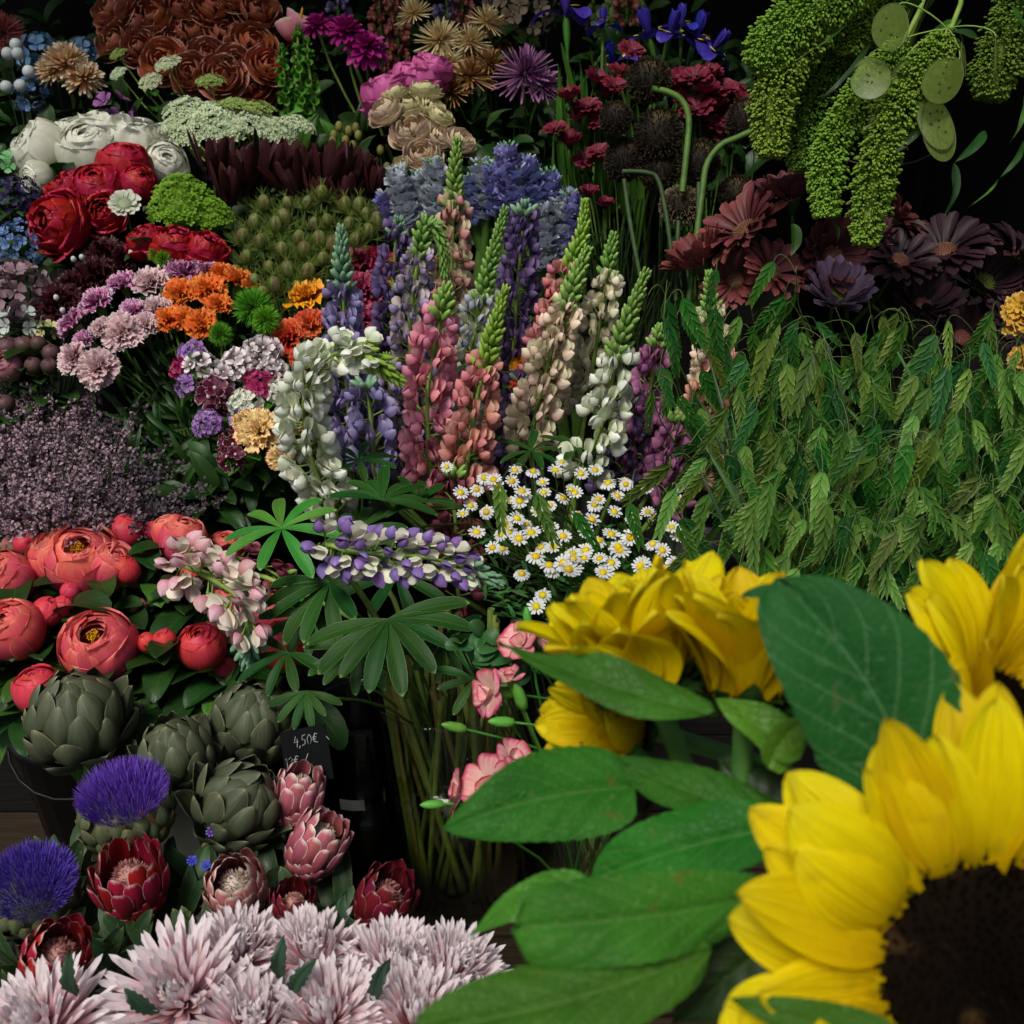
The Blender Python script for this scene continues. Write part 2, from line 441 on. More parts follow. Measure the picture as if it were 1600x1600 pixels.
def t_peony(mat, kind='globe', sep=LEAF_M, inner=None, seed=0):
    random.seed(100 + seed)
    out = []
    if kind == 'bud':
        lay = [(3, 1.0, 166, 1.15, .0, 0), (3, .96, 172, 1.1, .0, .6), (3, .92, 177, 1.1, .0, 1.3)]
    elif kind == 'globe':
        lay = [(4, 1.0, 128, 1.0, .03, 0), (4, .96, 143, .98, .0, .7), (4, .9, 156, .9, .0, .2), (4, .83, 166, .85, .0, 1.)]
    elif kind == 'open':
        lay = [(4, 1.02, 118, 1.0, .05, 0), (5, .98, 138, .98, .0, .5), (5, .92, 149, .9, -.02, 1.1), (5, .84, 153, .8, .0, .3), (5, .72, 150, .65, .02, .8), (5, .56, 146, .55, .04, .1)]
    else:   # 'full': a ruffled ball
        lay = [(5, 1.05, 88, .9, .14, 0), (5, .98, 105, .85, .08, .5), (6, .9, 124, .7, .06, .2), (6, .78, 140, .6, .05, .9), (6, .62, 150, .5, .05, .4), (4, .45, 155, .4, .05, .1)]
    if kind != 'open': lay.append((3, .66 if kind != 'full' else .36, 178, 1.2, 0., .5))
    for li, (n, R, th, W, fl, ph) in enumerate(lay):
        ms = [gs(R=R, th0=12, th1=th + 7 * v, W=W, flare=fl + .02 * v, ruf=.022 + .02 * v + (.03 if kind == 'full' else 0), rk=3.3 + v, seed=seed * 9 + li * 3 + v, edge=.03, nu=13, nv=11).mesh('petal', mat) for v in range(2)]
        for i in range(n):
            out.append(('petal', ms[i % 2], RZ(ph + i * 2 * pi / n + ru(-.15, .15)) @ Matrix.Rotation(ru(-.06, .1), 4, 'Y') @ S(ru(.97, 1.03))))
    if kind == 'open':
        out.append(('stamens', stamens(inner, 70, .17, .5, .028), T(0, 0, .18)))
    sm = gs(R=1.06, th0=6, th1=74, W=.55, pf=OVAL, flare=.02, seed=3).mesh('sepal', sep)
    for i in range(3):
        out.append(('sepal', sm, RZ(i * 2.1 + ru(-.3, .3)) @ S(1.0 if kind != 'bud' else 1.02)))
    return out

def t_rose(mat, n_out=5, openk=1.0, seed=0, sep=LEAF_M):
    random.seed(200 + seed)
    out = []
    lay = [(n_out, 1.0, 74, .78, .32, .16), (5, .92, 92, .76, .18, .10), (5, .8, 108, .66, .10, .06), (4, .62, 122, .6, .05, .03), (3, .45, 134, .6, .02, 0), (3, .28, 140, .7, .0, 0)]
    for li, (n, R, th, W, fl, cu) in enumerate(lay):
        ms = [gs(R=R, th0=15, th1=th + 6 * v, W=W, flare=fl * openk, curl=cu * openk, ruf=.018 + .012 * v, rk=3, seed=seed * 7 + li + 5 * v, zs=.85, nu=13, nv=9).mesh('petal', mat) for v in range(2)]
        for i in range(n):
            out.append(('petal', ms[i % 2], RZ(li * .73 + i * 2 * pi / n + ru(-.14, .14)) @ T(0, 0, .02 * li) @ Matrix.Rotation(ru(-.08, .08), 4, 'Y') @ S(ru(.96, 1.04))))
    sm = gp(L=.8, W=.14, pf=LANCE, a0=-.9, a1=.6, cup=.3, x0=.1).mesh('sepal', sep)
    for i in range(5): out.append(('sepal', sm, wh(i * 1.257, .1, -.75, .2)))
    return out

def t_carnation(mat, seed=0, n=(8, 8, 7, 6), toothy=.06, calyx=LEAF_M, flat=1., ruf=.2):
    random.seed(300 + seed)
    out = []
    for li, (k, L, e) in enumerate(zip(n, (1.0, .92, .8, .6), (4, 26, 48, 72))):
        ms = [gp(L=L, W=.52 * (L * .5 + .5), pf=lambda t: np.maximum(t ** 1.1, .1), nu=8, nv=19, dens=1.2, arc=.22, a0=.5, a1=-.6 - .3 * v, ruf=ruf, rk=8 + 3 * v, tooth=toothy * 1.1, seed=seed * 11 + li * 2 + v, cup=.1).mesh('petal', mat) for v in range(2)]
        for i in range(k):
            out.append(('petal', ms[i % 2], wh(li * .5 + i * 2 * pi / k + ru(-.25, .25), .03, -.3 + .05 * li, rad(e * flat + ru(-12, 12)), ru(.88, 1.08), ru(-.35, .35))))
    g = G().grid(lathe([(.02, -1.25), (.16, -1.2), (.19, -.8), (.26, -.35), (.3, -.25)], 8), wrap=True)
    out.append(('calyx', g.mesh('calyx', calyx), I4))
    return out

def t_mum(mat, layers=7, n=17, W=.075, L0=1., curve=.9, top=82, low=-6, seed=0, cmat=None, dome=.18, lenk=.62):
    random.seed(400 + seed)
    out = []
    for li in range(layers):
        f = li / (layers - 1)
        L = L0 * (1 - lenk * f)
        ms = [gp(L=L * .93, W=W * (1 - .25 * f), pf=STRAP, nu=7, nv=3, a0=-.08, a1=curve * (.5 + .8 * f) * (.7 + .5 * v), cup=.75, crease=0, seed=v).mesh('petal', mat) for v in range(2)]
        k = max(7, int(n * (1 - .45 * f)))
        for i in range(k):
            out.append(('petal', ms[random.randrange(2)], wh(li * .37 + i * 2 * pi / k + ru(-.12, .12), .07 * (1 - f), dome * f - .12, rad(low + (top - low) * f ** .9 + ru(-9, 9)), ru(.9, 1.1), ru(-.3, .3))))
    if cmat:
        g = G(); fl = G().grid(ell(.02, .02, .07, 4, 5), wrap=True)
        g.add(fl, [T(.11 * math.sqrt(i / 60) * math.cos(i * 2.4), .11 * math.sqrt(i / 60) * math.sin(i * 2.4), .3) for i in range(60)])
        out.append(('centre', g.mesh('centre', cmat), T(0, 0, dome - .12)))
    return out

def t_daisy(mat, cmat, n=26, L=.8, W=.1, pf=OBOV, r0=.2, elev=8, rows=2, cr=.24, ch=.12, droop=-.5, ncent=160, seed=0, joined=False, back=None, cup=.25, mi_scale=.9):
    random.seed(500 + seed)
    ms = [gp(L=L, W=W, pf=pf, nu=6, nv=4 if not joined else 3, a0=.2 + .15 * v, a1=droop, cup=cup, ruf=.06, seed=seed + v) for v in range(2)]
    mm = [[], []]
    for r in range(rows):
        for i in range(n):
            mm[i % 2].append(wh((i + r * .5) * 2 * pi / n + ru(-.08, .08), r0 * (1 - .15 * r), .03 * r, rad(elev + 14 * r + ru(-9, 9)), (1 - (1 - mi_scale) * r) * ru(.9, 1.06), ru(-.2, .2)))
    out = []
    if joined:
        g = G()
        for v in range(2): g.add(ms[v], mm[v])
        out.append(('petals', g.mesh('petals', mat), I4))
    else:
        for v in range(2):
            me = ms[v].mesh('petal', mat)
            out += [('petal', me, m) for m in mm[v]]
    g = G().grid(ell(cr, cr, ch, 6, 12, (0, 0, .02)), wrap=True)
    fl = G().grid(ell(cr * .055, cr * .055, cr * .14, 4, 5), wrap=True)
    g.add(fl, [frame((cr * math.sqrt(i / ncent) * math.cos(i * 2.4), cr * math.sqrt(i / ncent) * math.sin(i * 2.4), cr * .9), 0, (cr * math.sqrt(i / ncent) * math.cos(i * 2.4), cr * math.sqrt(i / ncent) * math.sin(i * 2.4), .02 + ch * math.sqrt(max(0, 1 - i / ncent)))) for i in range(ncent)])
    out.append(('centre', g.mesh('centre', cmat), I4))
    if back:
        g = G().grid(lathe([(.03, -.35), (.1, -.28), (r0 * 1.1, -.06), (r0 * 1.2, 0)], 10), wrap=True)
        out.append(('calyx', g.mesh('calyx', back), I4))
    return out

def bristles(n, r0, L, wd, th0=0, th1=180, jit=.15, seed=0, cx=0., sc=(1, 1, 1), seg=3, curve=0.):
    """thin bristles growing out of a sphere"""
    r = np.random.default_rng(seed)
    base = gp(L=1, W=1, pf=LANCE, nu=seg, nv=2, a0=0, a1=curve)
    mats = []
    for i in range(n):
        c0, c1 = math.cos(rad(th0)), math.cos(rad(th1))
        z = -(c0 + (c1 - c0) * (i + .5) / n); a = i * 2.39996
        q = math.sqrt(max(0, 1 - z * z))
        d = Vector((q * math.cos(a), q * math.sin(a), z)) + Vector(r.normal(0, jit, 3))
        d.normalize()
        m = place(Vector((d.x * r0 * sc[0], d.y * r0 * sc[1], d.z * r0 * sc[2])), d, Vector(r.normal(0, 1, 3)), 1)
        l = L * r.uniform(.75, 1.2)
        mats.append(m @ Matrix.Diagonal((l, wd, l, 1)))
    return G().add(base, mats)

def t_artichoke(mat, n=54, seed=0, th=(35, 160), lean=.12, tuft=None, sc=1.):
    random.seed(600 + seed)
    out = []
    ms = [gp(L=.78, W=.29, pf=prof(.42, .66, .5), nu=9, nv=7, a0=-.12, a1=.62 + .3 * v, cup=.5, crease=.12, ruf=.03, seed=v).mesh('bract', mat) for v in range(3)]
    for i, ph, t, f in fib(n, *th):
        ra = Vector((math.cos(ph), math.sin(ph), 0))
        nrm = math.sin(t) * ra - Vector((0, 0, math.cos(t)))
        up = math.cos(t) * ra + Vector((0, 0, math.sin(t)))
        R = .84 - .1 * f
        x = (up + nrm * (lean + ru(-.06, .12) + .1 * (1 - f))).normalized()
        out.append(('bract', ms[random.randrange(3)], place(nrm * R - up * .18, x, -nrm, (1.12 - .35 * f) * sc * ru(.9, 1.08))))
    core = G().grid(ell(.72, .72, .5 if tuft else .72, 10, 14, (0, 0, -.22 if tuft else 0)), wrap=True)
    out.append(('core', core.mesh('core', mat), I4))
    if tuft:
        st = gp(L=1, W=1, pf=LANCE, nu=4, nv=2, a0=.15, a1=-.25)
        mm = []
        for i in range(1700):
            q = math.sqrt((i + .5) / 1700); a = i * 2.39996; l = (.33 - .06 * q * q) * ru(.9, 1.08)
            d = Vector((q * math.cos(a) * .7 * q + ru(-.05, .05), q * math.sin(a) * .7 * q + ru(-.05, .05), 1)).normalized()
            mm.append(place((q * math.cos(a) * .62, q * math.sin(a) * .62, .30 - .06 * q), d, (ru(-1, 1), ru(-1, 1), .1), 1) @ Matrix.Diagonal((l, .011, l, 1)))
        out.append(('tuft', G().add(st, mm).mesh('tuft', tuft), I4))
    return out

def t_protea(mat, cone, seed=0, openk=0., n=34, zs=1.3, leaf=None):
    random.seed(700 + seed)
    out = []
    mlow = gp(L=.6, W=.24, pf=prof(.5, .45, .5), nu=7, nv=5, a0=0, a1=.55, cup=.4, seed=1).mesh('bract', mat)
    mtop = gp(L=1.25, W=.24, pf=prof(.7, .42, .35), nu=10, nv=5, a0=-.15 - openk * .2, a1=.62 - openk * .7, cup=.5, seed=2).mesh('bract', mat)
    for i, ph, t, f in fib(n, 40, 98):
        ra = Vector((math.cos(ph), math.sin(ph), 0))
        nrm = math.sin(t) * ra - Vector((0, 0, math.cos(t)))
        up = math.cos(t) * ra + Vector((0, 0, math.sin(t)))
        top = f > .55
        lean = (.02 + openk * .3) if top else .1
        x = (up + nrm * lean + Vector((0, 0, .25))).normalized()
        b = nrm * (.8 - .1 * f); b.z *= zs
        out.append(('bract', mtop if top else mlow, place(b - Vector((0, 0, .3)), x, -nrm, ru(.9, 1.08) * (1 if top else .8 + .5 * f))))
    g = G().grid(ell(.40, .40, .8, 10, 14, (0, 0, -.2)), wrap=True)
    g.add(bristles(700, .36, .16, .02, 60, 180, .1, seed, sc=(1, 1, 2.)), [T(0, 0, -.15)])
    out.append(('cone', g.mesh('cone', cone), I4))
    g = G().grid(ell(.72, .72, .85, 8, 12, (0, 0, -.5)), wrap=True)
    return out

def floret_lupin(wing, banner, stem):
    g = G()
    # wings: two rounded lobes closed into a pouch, in front
    for sgn in (-1, 1):
        T_, S_ = np.meshgrid(np.linspace(0, 1, 6), np.linspace(0, 1, 5), indexing='ij')
        wv = np.sin(pi * np.clip(T_, 0, 1) ** .75) ** .75
        x = .40 + .56 * T_
        z = -.10 + (S_ - .6) * .46 * wv + .06 * T_ - .1 * T_ ** 2
        y = sgn * (.015 + .17 * wv * np.sin(pi * np.clip(S_ * .85 + .1, 0, 1)) ** .8)
        g.grid(np.stack([x, y, z], -1), np.stack([T_, S_], -1), mi=0)
    # banner: an upright standard folded back along its middle
    lobe = gp(L=.60, W=.24, pf=prof(.6, .36, .4), nu=7, nv=5, a0=.1, a1=.35, cup=.55, ruf=.04, mi=1)
    for sgn in (-1, 1):
        x = Vector((.62, sgn * .42, .66)).normalized()
        g.add(lobe, [place((.40, sgn * .02, .0), x, Vector((.55, -sgn * .75, -.1)))])
    g.grid(tube([(0, 0, 0), (.2, 0, 0), (.42, 0, 0)], [.022, .026, .06], 4), wrap=True, mi=2)
    return g.mesh('floret', [wing, banner, stem])
def g_bud(L=1.):
    g = G(); g.grid(ell(.19, .17, .5, 6, 6, (0, 0, .5)), wrap=True)
    return g

def spike(name, label, cat, group, pts, tot_n, wing, banner, stemm, budm, wpx=None, wid=.03, flr=.024, tipf=.34, whorl=7, gap=.018, base=None, seed=0, per_bud=6, buds_out=1., fl=None, sparse=0., px=0, py=0, minf=0.0, droop=0., srad=.004, bs=.8, via=None):
    """a flower spike along a world-space path from its foot to its tip"""
    random.seed(800 + seed)
    path = spline(pts, 60)
    seg = np.array([0] + [(path[i + 1] - path[i]).length for i in range(59)]).cumsum()
    Ltot = seg[-1]
    def at(s):
        u = float(np.interp(s, seg, np.arange(60))); i = min(58, int(u)); return path[i].lerp(path[i + 1], u - i), (path[min(59, i + 1)] - path[max(0, i - 1)]).normalized()
    root_pos = Vector(base) if base is not None else path[0]
    root = thing(name, label, cat, group, root_pos, px, py)
    full = ([root_pos.lerp(path[0], q) for q in (0, .4, .8)] if (root_pos - path[0]).length > .02 else []) + path[::3] + [path[-1]]
    if via is not None:      # the stem leaves its vase over the rim
        h = path[0] - root_pos; h.z = 0
        wp = root_pos + h.normalized() * .07; wp.z = via
        full = bez(root_pos, root_pos.lerp(wp, .5), wp, wp + (path[0] - wp) * .25 + Vector((0, 0, .02)), 6) + bez(wp + (path[0] - wp) * .4 + Vector((0, 0, .02)), wp + (path[0] - wp) * .6 + Vector((0, 0, .02)), path[0] - (path[1] - path[0]), path[0], 6)[:-1] + path[::3] + [path[-1]]
    ob('stem', gt([q - root_pos for q in full], np.linspace(srad, srad * .45, len(full)), 6).mesh('stem', stemm), root)
    me = fl or floret_lupin(wing, banner, stemm)
    s = Ltot * minf
    ref = Vector((.3, -1, .2))
    k = 0
    while s < Ltot * (1 - tipf):
        f = s / (Ltot * (1 - tipf))
        p, tg = at(s)
        a = (ref - tg * ref.dot(tg)).normalized(); b = tg.cross(a)
        sz = flr * (1.0 - .28 * f ** 2)
        el = rad(18 + 34 * f ** 2 - droop * (1 - f))
        for j in range(whorl):
            if random.random() < sparse: continue
            ph = j * 2 * pi / whorl + k * .45 + ru(-.15, .15)
            o = math.cos(ph) * a + math.sin(ph) * b
            e = el + rad(ru(-20, 20))
            x = (o * math.cos(e) + tg * math.sin(e)).normalized(); z = (tg * math.cos(e) - o * math.sin(e))
            ob('floret', me, root, place(p - root_pos + o * srad + tg * ru(-.4, .4) * gap, x, z, sz * ru(.85, 1.15)) @ Matrix.Rotation(ru(-.5, .5), 4, 'X'))
        s += gap * (1 - .25 * f); k += 1
    # the closed tip
    g = G(); bd = g_bud(); mm = []
    s0 = Ltot * (1 - tipf); ss = s0
    while ss < Ltot + flr * .1:
        f = (ss - s0) / (Ltot - s0 + 1e-9)
        p, tg = at(min(ss, Ltot))
        a = (ref - tg * ref.dot(tg)).normalized(); b = tg.cross(a)
        sz = flr * bs * (.78 - .42 * f)
        el = rad(46 + 30 * f)
        nb = per_bud if f < .85 else 5
        for j in range(nb):
            ph = j * 2 * pi / nb + k * .55 + ru(-.12, .12)
            o = math.cos(ph) * a + math.sin(ph) * b
            e = el + rad(ru(-8, 8))
            x = o * math.cos(e) + tg * math.sin(e)
            mm.append(frame(x, ru(0, 6), p - root_pos + o * srad * .6, sz * ru(.9, 1.1)))
        ss += flr * bs * (.42 - .2 * f); k += 1
    g.add(bd, mm)
    ob('bud_tip', g.mesh('bud_tip', budm), root)
    return root

def floret5(mat, eye, W=.34, seed=0, npet=5, cup=.2):
    g = G(); p = gp(L=.9, W=W, pf=OBOV, nu=4, nv=4, a0=.35, a1=-.3, cup=cup, ruf=.08, seed=seed)
    g.add(p, [wh(i * 2 * pi / npet + ru(-.1, .1), .08, 0, rad(12 + ru(-8, 8))) for i in range(npet)])
    e = G().grid(ell(.16, .16, .14, 4, 6, (0, 0, .08)), wrap=True, mi=1)
    g.add(e, [I4])
    return g.mesh('floret', [mat, eye])

def umbel_mesh(n, R, fs, mat, seed=0, flat=.35, stems=True, stemm=None, nf=8):
    """a flat head of tiny florets joined into one part"""
    random.seed(900 + seed)
    f = gp(L=.9, W=.32, pf=OBOV, nu=3, nv=3, a0=.3, a1=-.4, cup=.2)
    fl = G().add(f, [wh(i * 1.257, .1, 0, rad(20)) for i in range(5)])
    g = G(); mm = []
    for i in range(n):
        a = i * 2.39996; q = math.sqrt((i + .5) / n) * R
        p = Vector((q * math.cos(a), q * math.sin(a), flat * R * (1 - (q / R) ** 2) + ru(-.08, .08) * R))
        nn = Vector((p.x * .8, p.y * .8, R)) + Vector((ru(-.4, .4), ru(-.4, .4), 0)) * R
        mm.append(frame(nn, ru(0, 6), p, fs * ru(.7, 1.2)))
    g.add(fl, mm)
    return g.mesh('florets', mat)

def ball_of_florets(me_name, part, n, fl, R, fs, th=(0, 180), jit=.1, zs=1., seed=0):
    random.seed(950 + seed)
    out = []
    for i in range(n):
        c0, c1 = math.cos(rad(th[0])), math.cos(rad(th[1]))
        z = -(c0 + (c1 - c0) * (i + .5) / n); a = i * 2.39996; q = math.sqrt(max(0, 1 - z * z))
        d = Vector((q * math.cos(a) + ru(-jit, jit), q * math.sin(a) + ru(-jit, jit), z + ru(-jit, jit)))
        out.append((part, fl, frame(d, ru(0, 6), Vector((d.x, d.y, d.z * zs)) * R * ru(.85, 1.05), fs * ru(.8, 1.15))))
    return out

def seed_plume(path, R, n, sz, seed=0, taper=.5):
    """a hanging plume: thousands of tiny seeds on a curved axis"""
    r = np.random.default_rng(seed)
    path = spline(path, 50)
    g = G(); g.grid(tube(path, R * .3, 6), wrap=True)
    sd = G().grid(ell(.55, .55, .85, 4, 5, (0, 0, .5)), wrap=True)
    mm = []
    for i in range(n):
        u = r.uniform(0, 48.99) if i % 12 else r.uniform(46, 48.99); k = int(u); p = path[k].lerp(path[k + 1], u - k)
        tg = (path[k + 1] - path[k]).normalized()
        rr = R * (1 - taper * max(0, (u / 49 - .75) / .25) ** 2) * min(1, .6 + u / 20)
        o = Vector(r.normal(0, 1, 3)); o = (o - tg * o.dot(tg)).normalized()
        clump = 1 + .14 * math.sin(u * 2.3 + 3 * math.atan2(o.x, o.z)) + .08 * math.sin(u * 5.1)
        mm.append(frame(o + tg * r.uniform(-.1, .9), 0, p + o * rr * clump * r.uniform(.55, 1.0), sz * r.uniform(.6, 1.25)))
    g.add(sd, mm)
    return g

def g_spikelet(k=0):
    """flat drooping grass spikelet: two overlapping rows of pointed scales along +X"""
    g = G(); n = 9
    for i in range(n):
        f = i / (n - 1)
        for sgn in (-1, 1):
            L = .30 * (1 - .3 * f)
            p, u = petal(L=L, W=.045 * (1.05 - .35 * f), pf=prof(.5, .9, .45), nu=5, nv=3, a0=0, a1=0., cup=.5)
            a = sgn * rad(25 - 9 * f)
            q = p.copy()
            q[..., 0] = p[..., 0] * math.cos(a) - p[..., 1] * math.sin(a) + f * .76
            q[..., 1] = p[..., 0] * math.sin(a) + p[..., 1] * math.cos(a) + sgn * .012
            q[..., 2] = p[..., 2] + .012 * sgn * (1 if i % 2 else -1) - .25 * (q[..., 0] ** 2) * (.3 + .5 * k) + .006 * i
            u = u.copy(); u[..., 1] = u[..., 1]
            g.grid(q, u)
    return g

def t_iris(mat, seed=0):
    random.seed(seed)
    out = []
    fall = gp(L=1., W=.26, pf=prof(.9, .45, .3), nu=9, nv=5, a0=.7, a1=-1.9, cup=.2, ruf=.08, seed=1).mesh('petal', mat)
    stand = gp(L=.95, W=.2, pf=OBOV, nu=7, nv=5, a0=.2, a1=.2, cup=.5, ruf=.08, seed=2).mesh('petal', mat)
    for i in range(3):
        out.append(('petal', fall, wh(i * 2.094 + .3, .06, 0, .1)))
        out.append(('petal', stand, wh(i * 2.094 + 1.35, .05, 0, rad(66))))
    g = G().grid(lathe([(.03, -.9), (.09, -.5), (.11, -.2), (.08, .05)], 7), wrap=True)
    out.append(('sheath', g.mesh('sheath', LEAF_M), I4))
    return out

def big_leaf(base, tip, nrm, W, bend=0., sidebend=0., fold=.15, quilt=.02, wave=.03, seed=0, pf=prof(.42, .9, .06), curl=0., mat=None, nu=30, nv=17, teeth=.022, tipdrop=0.):
    """one large leaf between two world points, with sunken veins and a raised quilt between them"""
    r = np.random.default_rng(seed); f = r.uniform(0, 6.28, 4)
    base, tip = Vector(base), Vector(tip)
    L = (tip - base).length; x = (tip - base).normalized(); nrm = Vector(nrm)
    z = (nrm - x * nrm.dot(x)).normalized(); y = z.cross(x)
    T_, S_ = np.meshgrid(np.linspace(0, 1, nu), np.linspace(-1, 1, nv), indexing='ij')
    A = np.abs(S_)
    wd = W * pf(T_) * (1 + teeth * np.sin(T_ * 95) * (A > .9))
    vein = np.abs(((T_ - A * .22) * 7.) % 1 - .5) * 2
    off = L * quilt * (1 - vein ** 3) * np.sin(pi * np.clip(A, 0, 1)) ** .6 + fold * wd * A + curl * wd * A ** 2 + wave * L * np.sin(7 * T_ + f[0]) * S_ * A + wave * L * .6 * np.sin(11 * T_ + f[1]) * A ** 2
    off -= quilt * L * .7 * np.exp(-(S_ / .07) ** 2)
    cz = bend * L * np.sin(pi * T_) - tipdrop * L * np.clip(T_ - .7, 0, 1) ** 2 * 9
    cy = sidebend * L * np.sin(pi * T_)
    loc = np.stack([T_ * L, S_ * wd + cy, cz + off], -1)
    M = np.array(Matrix((x, y, z)).transposed()); b = np.array(base)
    g = G().grid(loc @ M.T + b, np.stack([T_, S_ * .5 + .5], -1))
    return g

def palm_leaf(name, label, px, py, d, r, n, nrm, mat, stem_to, spread=(0, 360), seed=0, droop=.5, group=None, cat='leaf', wk=.15, lens=None):
    """a lupin leaf: leaflets fanned out from the top of a stalk"""
    random.seed(1000 + seed)
    pos = P(px, py, d); s = r * d / F_PX
    stem_to = Vector(stem_to)
    root = thing(name, label, cat, group, stem_to, px, py)
    M = Matrix.Translation(pos - stem_to)
    z = DR(*nrm); xr = (RGT - z * RGT.dot(z)).normalized(); yr = z.cross(xr)
    ms = [gp(L=1, W=wk, pf=prof(.9, .5, .12), nu=9, nv=5, a0=.15, a1=-droop - .2 * v, crease=.28, ruf=.04, seed=v + seed).mesh('leaflet', mat) for v in range(2)]
    for i in range(n):
        a = rad(spread[0] + (spread[1] - spread[0]) * i / (n if spread[1] - spread[0] == 360 else n - 1) + ru(-4, 4))
        o = xr * math.cos(a) + yr * math.sin(a)
        e = rad(ru(-6, 14))
        x = o * math.cos(e) + z * math.sin(e); zz = z * math.cos(e) - o * math.sin(e)
        ob('leaflet', ms[i % 2], root, M @ place((0, 0, 0), x, zz, s * ru(.85, 1.05) * (lens[i] if lens else 1)))
    g = gt(bez(pos - stem_to, pos - stem_to - z * .03 + Vector((0, 0, -.02)), Vector((0, 0, .36 if pos.y < 1.3 else .08)), (0, 0, 0), 9), .0018, 5)
    ob('stalk', g.mesh('stalk', STEM), root)
    return root
# ================================================================== the setting
def box(g, x0, x1, y0, y1, z0, z1, mi=0):
    v = np.array([[x0, y0, z0], [x1, y0, z0], [x1, y1, z0], [x0, y1, z0], [x0, y0, z1], [x1, y0, z1], [x1, y1, z1], [x0, y1, z1]], float)
    q = np.array([[0, 3, 2, 1], [4, 5, 6, 7], [0, 1, 5, 4], [1, 2, 6, 5], [2, 3, 7, 6], [3, 0, 4, 7]])
    g.V.append(v); g.U.append(v[:, :2]); g.Q.append(q + g.n); g.M.append(np.full(6, mi)); g.n += 8
    return g
PAVE = plain('paving_stone', '4a4742', '5c5850', 9, .8, .4)
WOOD_T = plain('table_wood', '33281a', '261d13', 12, .6, .4, stretch=(1, 14, 14))
WOOD_D = plain('dark_stained_wood', '0d0b09', '14110e', 14, .7, .4, stretch=(1, 14, 14))
CLOTH = plain('black_cloth', '040404', '070707', 40, .9, .3)
AWN = plain('dark_canvas', '23312a', '2b3a31', 60, .85, .3)
BLACKP = plain('black_plastic', '0d0e0e', '171918', 20, .45, .1)
WHITEP = plain('grey_white_crate', '5d5f58', '47493f', 16, .7, .2)
struct('pavement', box(G(), -40, 40, -30, 40, -.05, 0).mesh('pavement', PAVE, False))
stand = thing('display_stand', 'tiered wooden display stand under the buckets and vases', 'display stand', None, (0, 1.2, 0), 560, 1260)
def plank(y0, y1, z, n, mat, x0=-1.9, x1=1.9):
    w = (y1 - y0) / n
    for i in range(n):
        ob('plank', box(G(), x0, x1, y0 + i * w + .003, y0 + (i + 1) * w - .003, z - .022 - .001 * (i % 2), z - .001 * (i % 2)).mesh('plank', mat, False), stand, Matrix.Translation((0, -1.2, 0)))
plank(.45, 1.30, .40, 7, WOOD_T)
plank(1.30, 1.68, .56, 3, WOOD_D)
plank(1.68, 2.05, .76, 3, WOOD_D)
plank(2.05, 2.75, .94, 5, WOOD_D)
for y, z0, z1 in ((1.30, .40, .535), (1.68, .56, .735), (2.05, .76, .915)):
    ob('riser', box(G(), -1.9, 1.9, y, y + .018, z0, z1).mesh('riser', WOOD_D, False), stand, Matrix.Translation((0, -1.2, 0)))
for x in (-1.8, -.6, .6, 1.8):
    for y, z in ((.5, .377), (1.26, .377), (2.7, .917)):
        ob('leg', box(G(), x - .03, x + .03, y - .03, y + .03, 0.001, z).mesh('leg', WOOD_D, False), stand, Matrix.Translation((0, -1.2, 0)))
bw = thing('stall_back_wall', 'black cloth back wall behind the top tier of flowers', 'wall', None, (0, 2.9, 0), 1050, 20)
g = G(); T_, S_ = np.meshgrid(np.linspace(-2.4, 2.4, 90), np.linspace(0, 2.45, 4), indexing='ij')
g.grid(np.stack([T_, 2.92 + .035 * np.sin(T_ * 19 + np.sin(T_ * 5)), S_ + .002], -1))
ob('curtain', g.mesh('curtain', CLOTH), bw, Matrix.Translation((0, -2.9, 0)))
aw = thing('added_awning', 'unseen dark canvas awning added to shade the back tiers', 'awning', None, (0, 2.0, 2.3), 800, 0)  # added out of view so that less light reaches the back tiers
g = G(); T_, S_ = np.meshgrid(np.linspace(-2.4, 2.4, 30), np.linspace(0, 1, 14), indexing='ij')
AW0, AW1 = 1.80, 3.0
g.grid(np.stack([T_, AW0 + S_ * (AW1 - AW0) - 2.0, .10 + .25 * S_ - .05 * np.sin(S_ * pi) + .012 * np.sin(T_ * 6) - .1], -1))
ob('canvas', g.mesh('canvas', AWN), aw)
for x in (-2.3, 2.3):
    ob('pole', gt([(x, .85, -2.299), (x, .85, -1), (x, .85, .1)], .02, 8).mesh('pole', WOOD_D), aw)
sc = thing('added_curtain', 'black cloth added at the right to shade the upper corner', 'curtain', None, (1.5, 1.9, 0), 1590, 300)  # cloth added to keep the upper right dark
g = G(); T_, S_ = np.meshgrid(np.linspace(1.0, 2.85, 60), np.linspace(0.01, 2.3, 4), indexing='ij')
g.grid(np.stack([1.35 + .03 * np.sin(T_ * 22) - 1.5, T_ - 1.9, S_], -1))
ob('cloth', g.mesh('cloth', CLOTH), sc)

def bucket(x, y, z, r=.085, h=.24, label='black plastic flower bucket', px=0, py=0):
    b = thing('flower_bucket', label, 'bucket', 'black flower buckets on the stand', (x, y, z), px, py)
    g = G().grid(lathe([(.001, .004), (r * .72, .004), (r * .74, .0), (r * .98, h - .012), (r * 1.06, h - .012), (r * 1.06, h), (r * .97, h), (r * .72, .01), (.001, .01)], 20), wrap=True)
    ob('body', g.mesh('body', BLACKP), b)
    ob('handle', gt([(r * 1.05 * math.cos(a), -r * 1.02 * abs(math.sin(a)) - .002, h - .01 - .05 * math.sin(a)) for a in np.linspace(0, pi, 12)], .002, 5).mesh('handle', BLACKP), b)
    return Vector((x, y, z + .03))
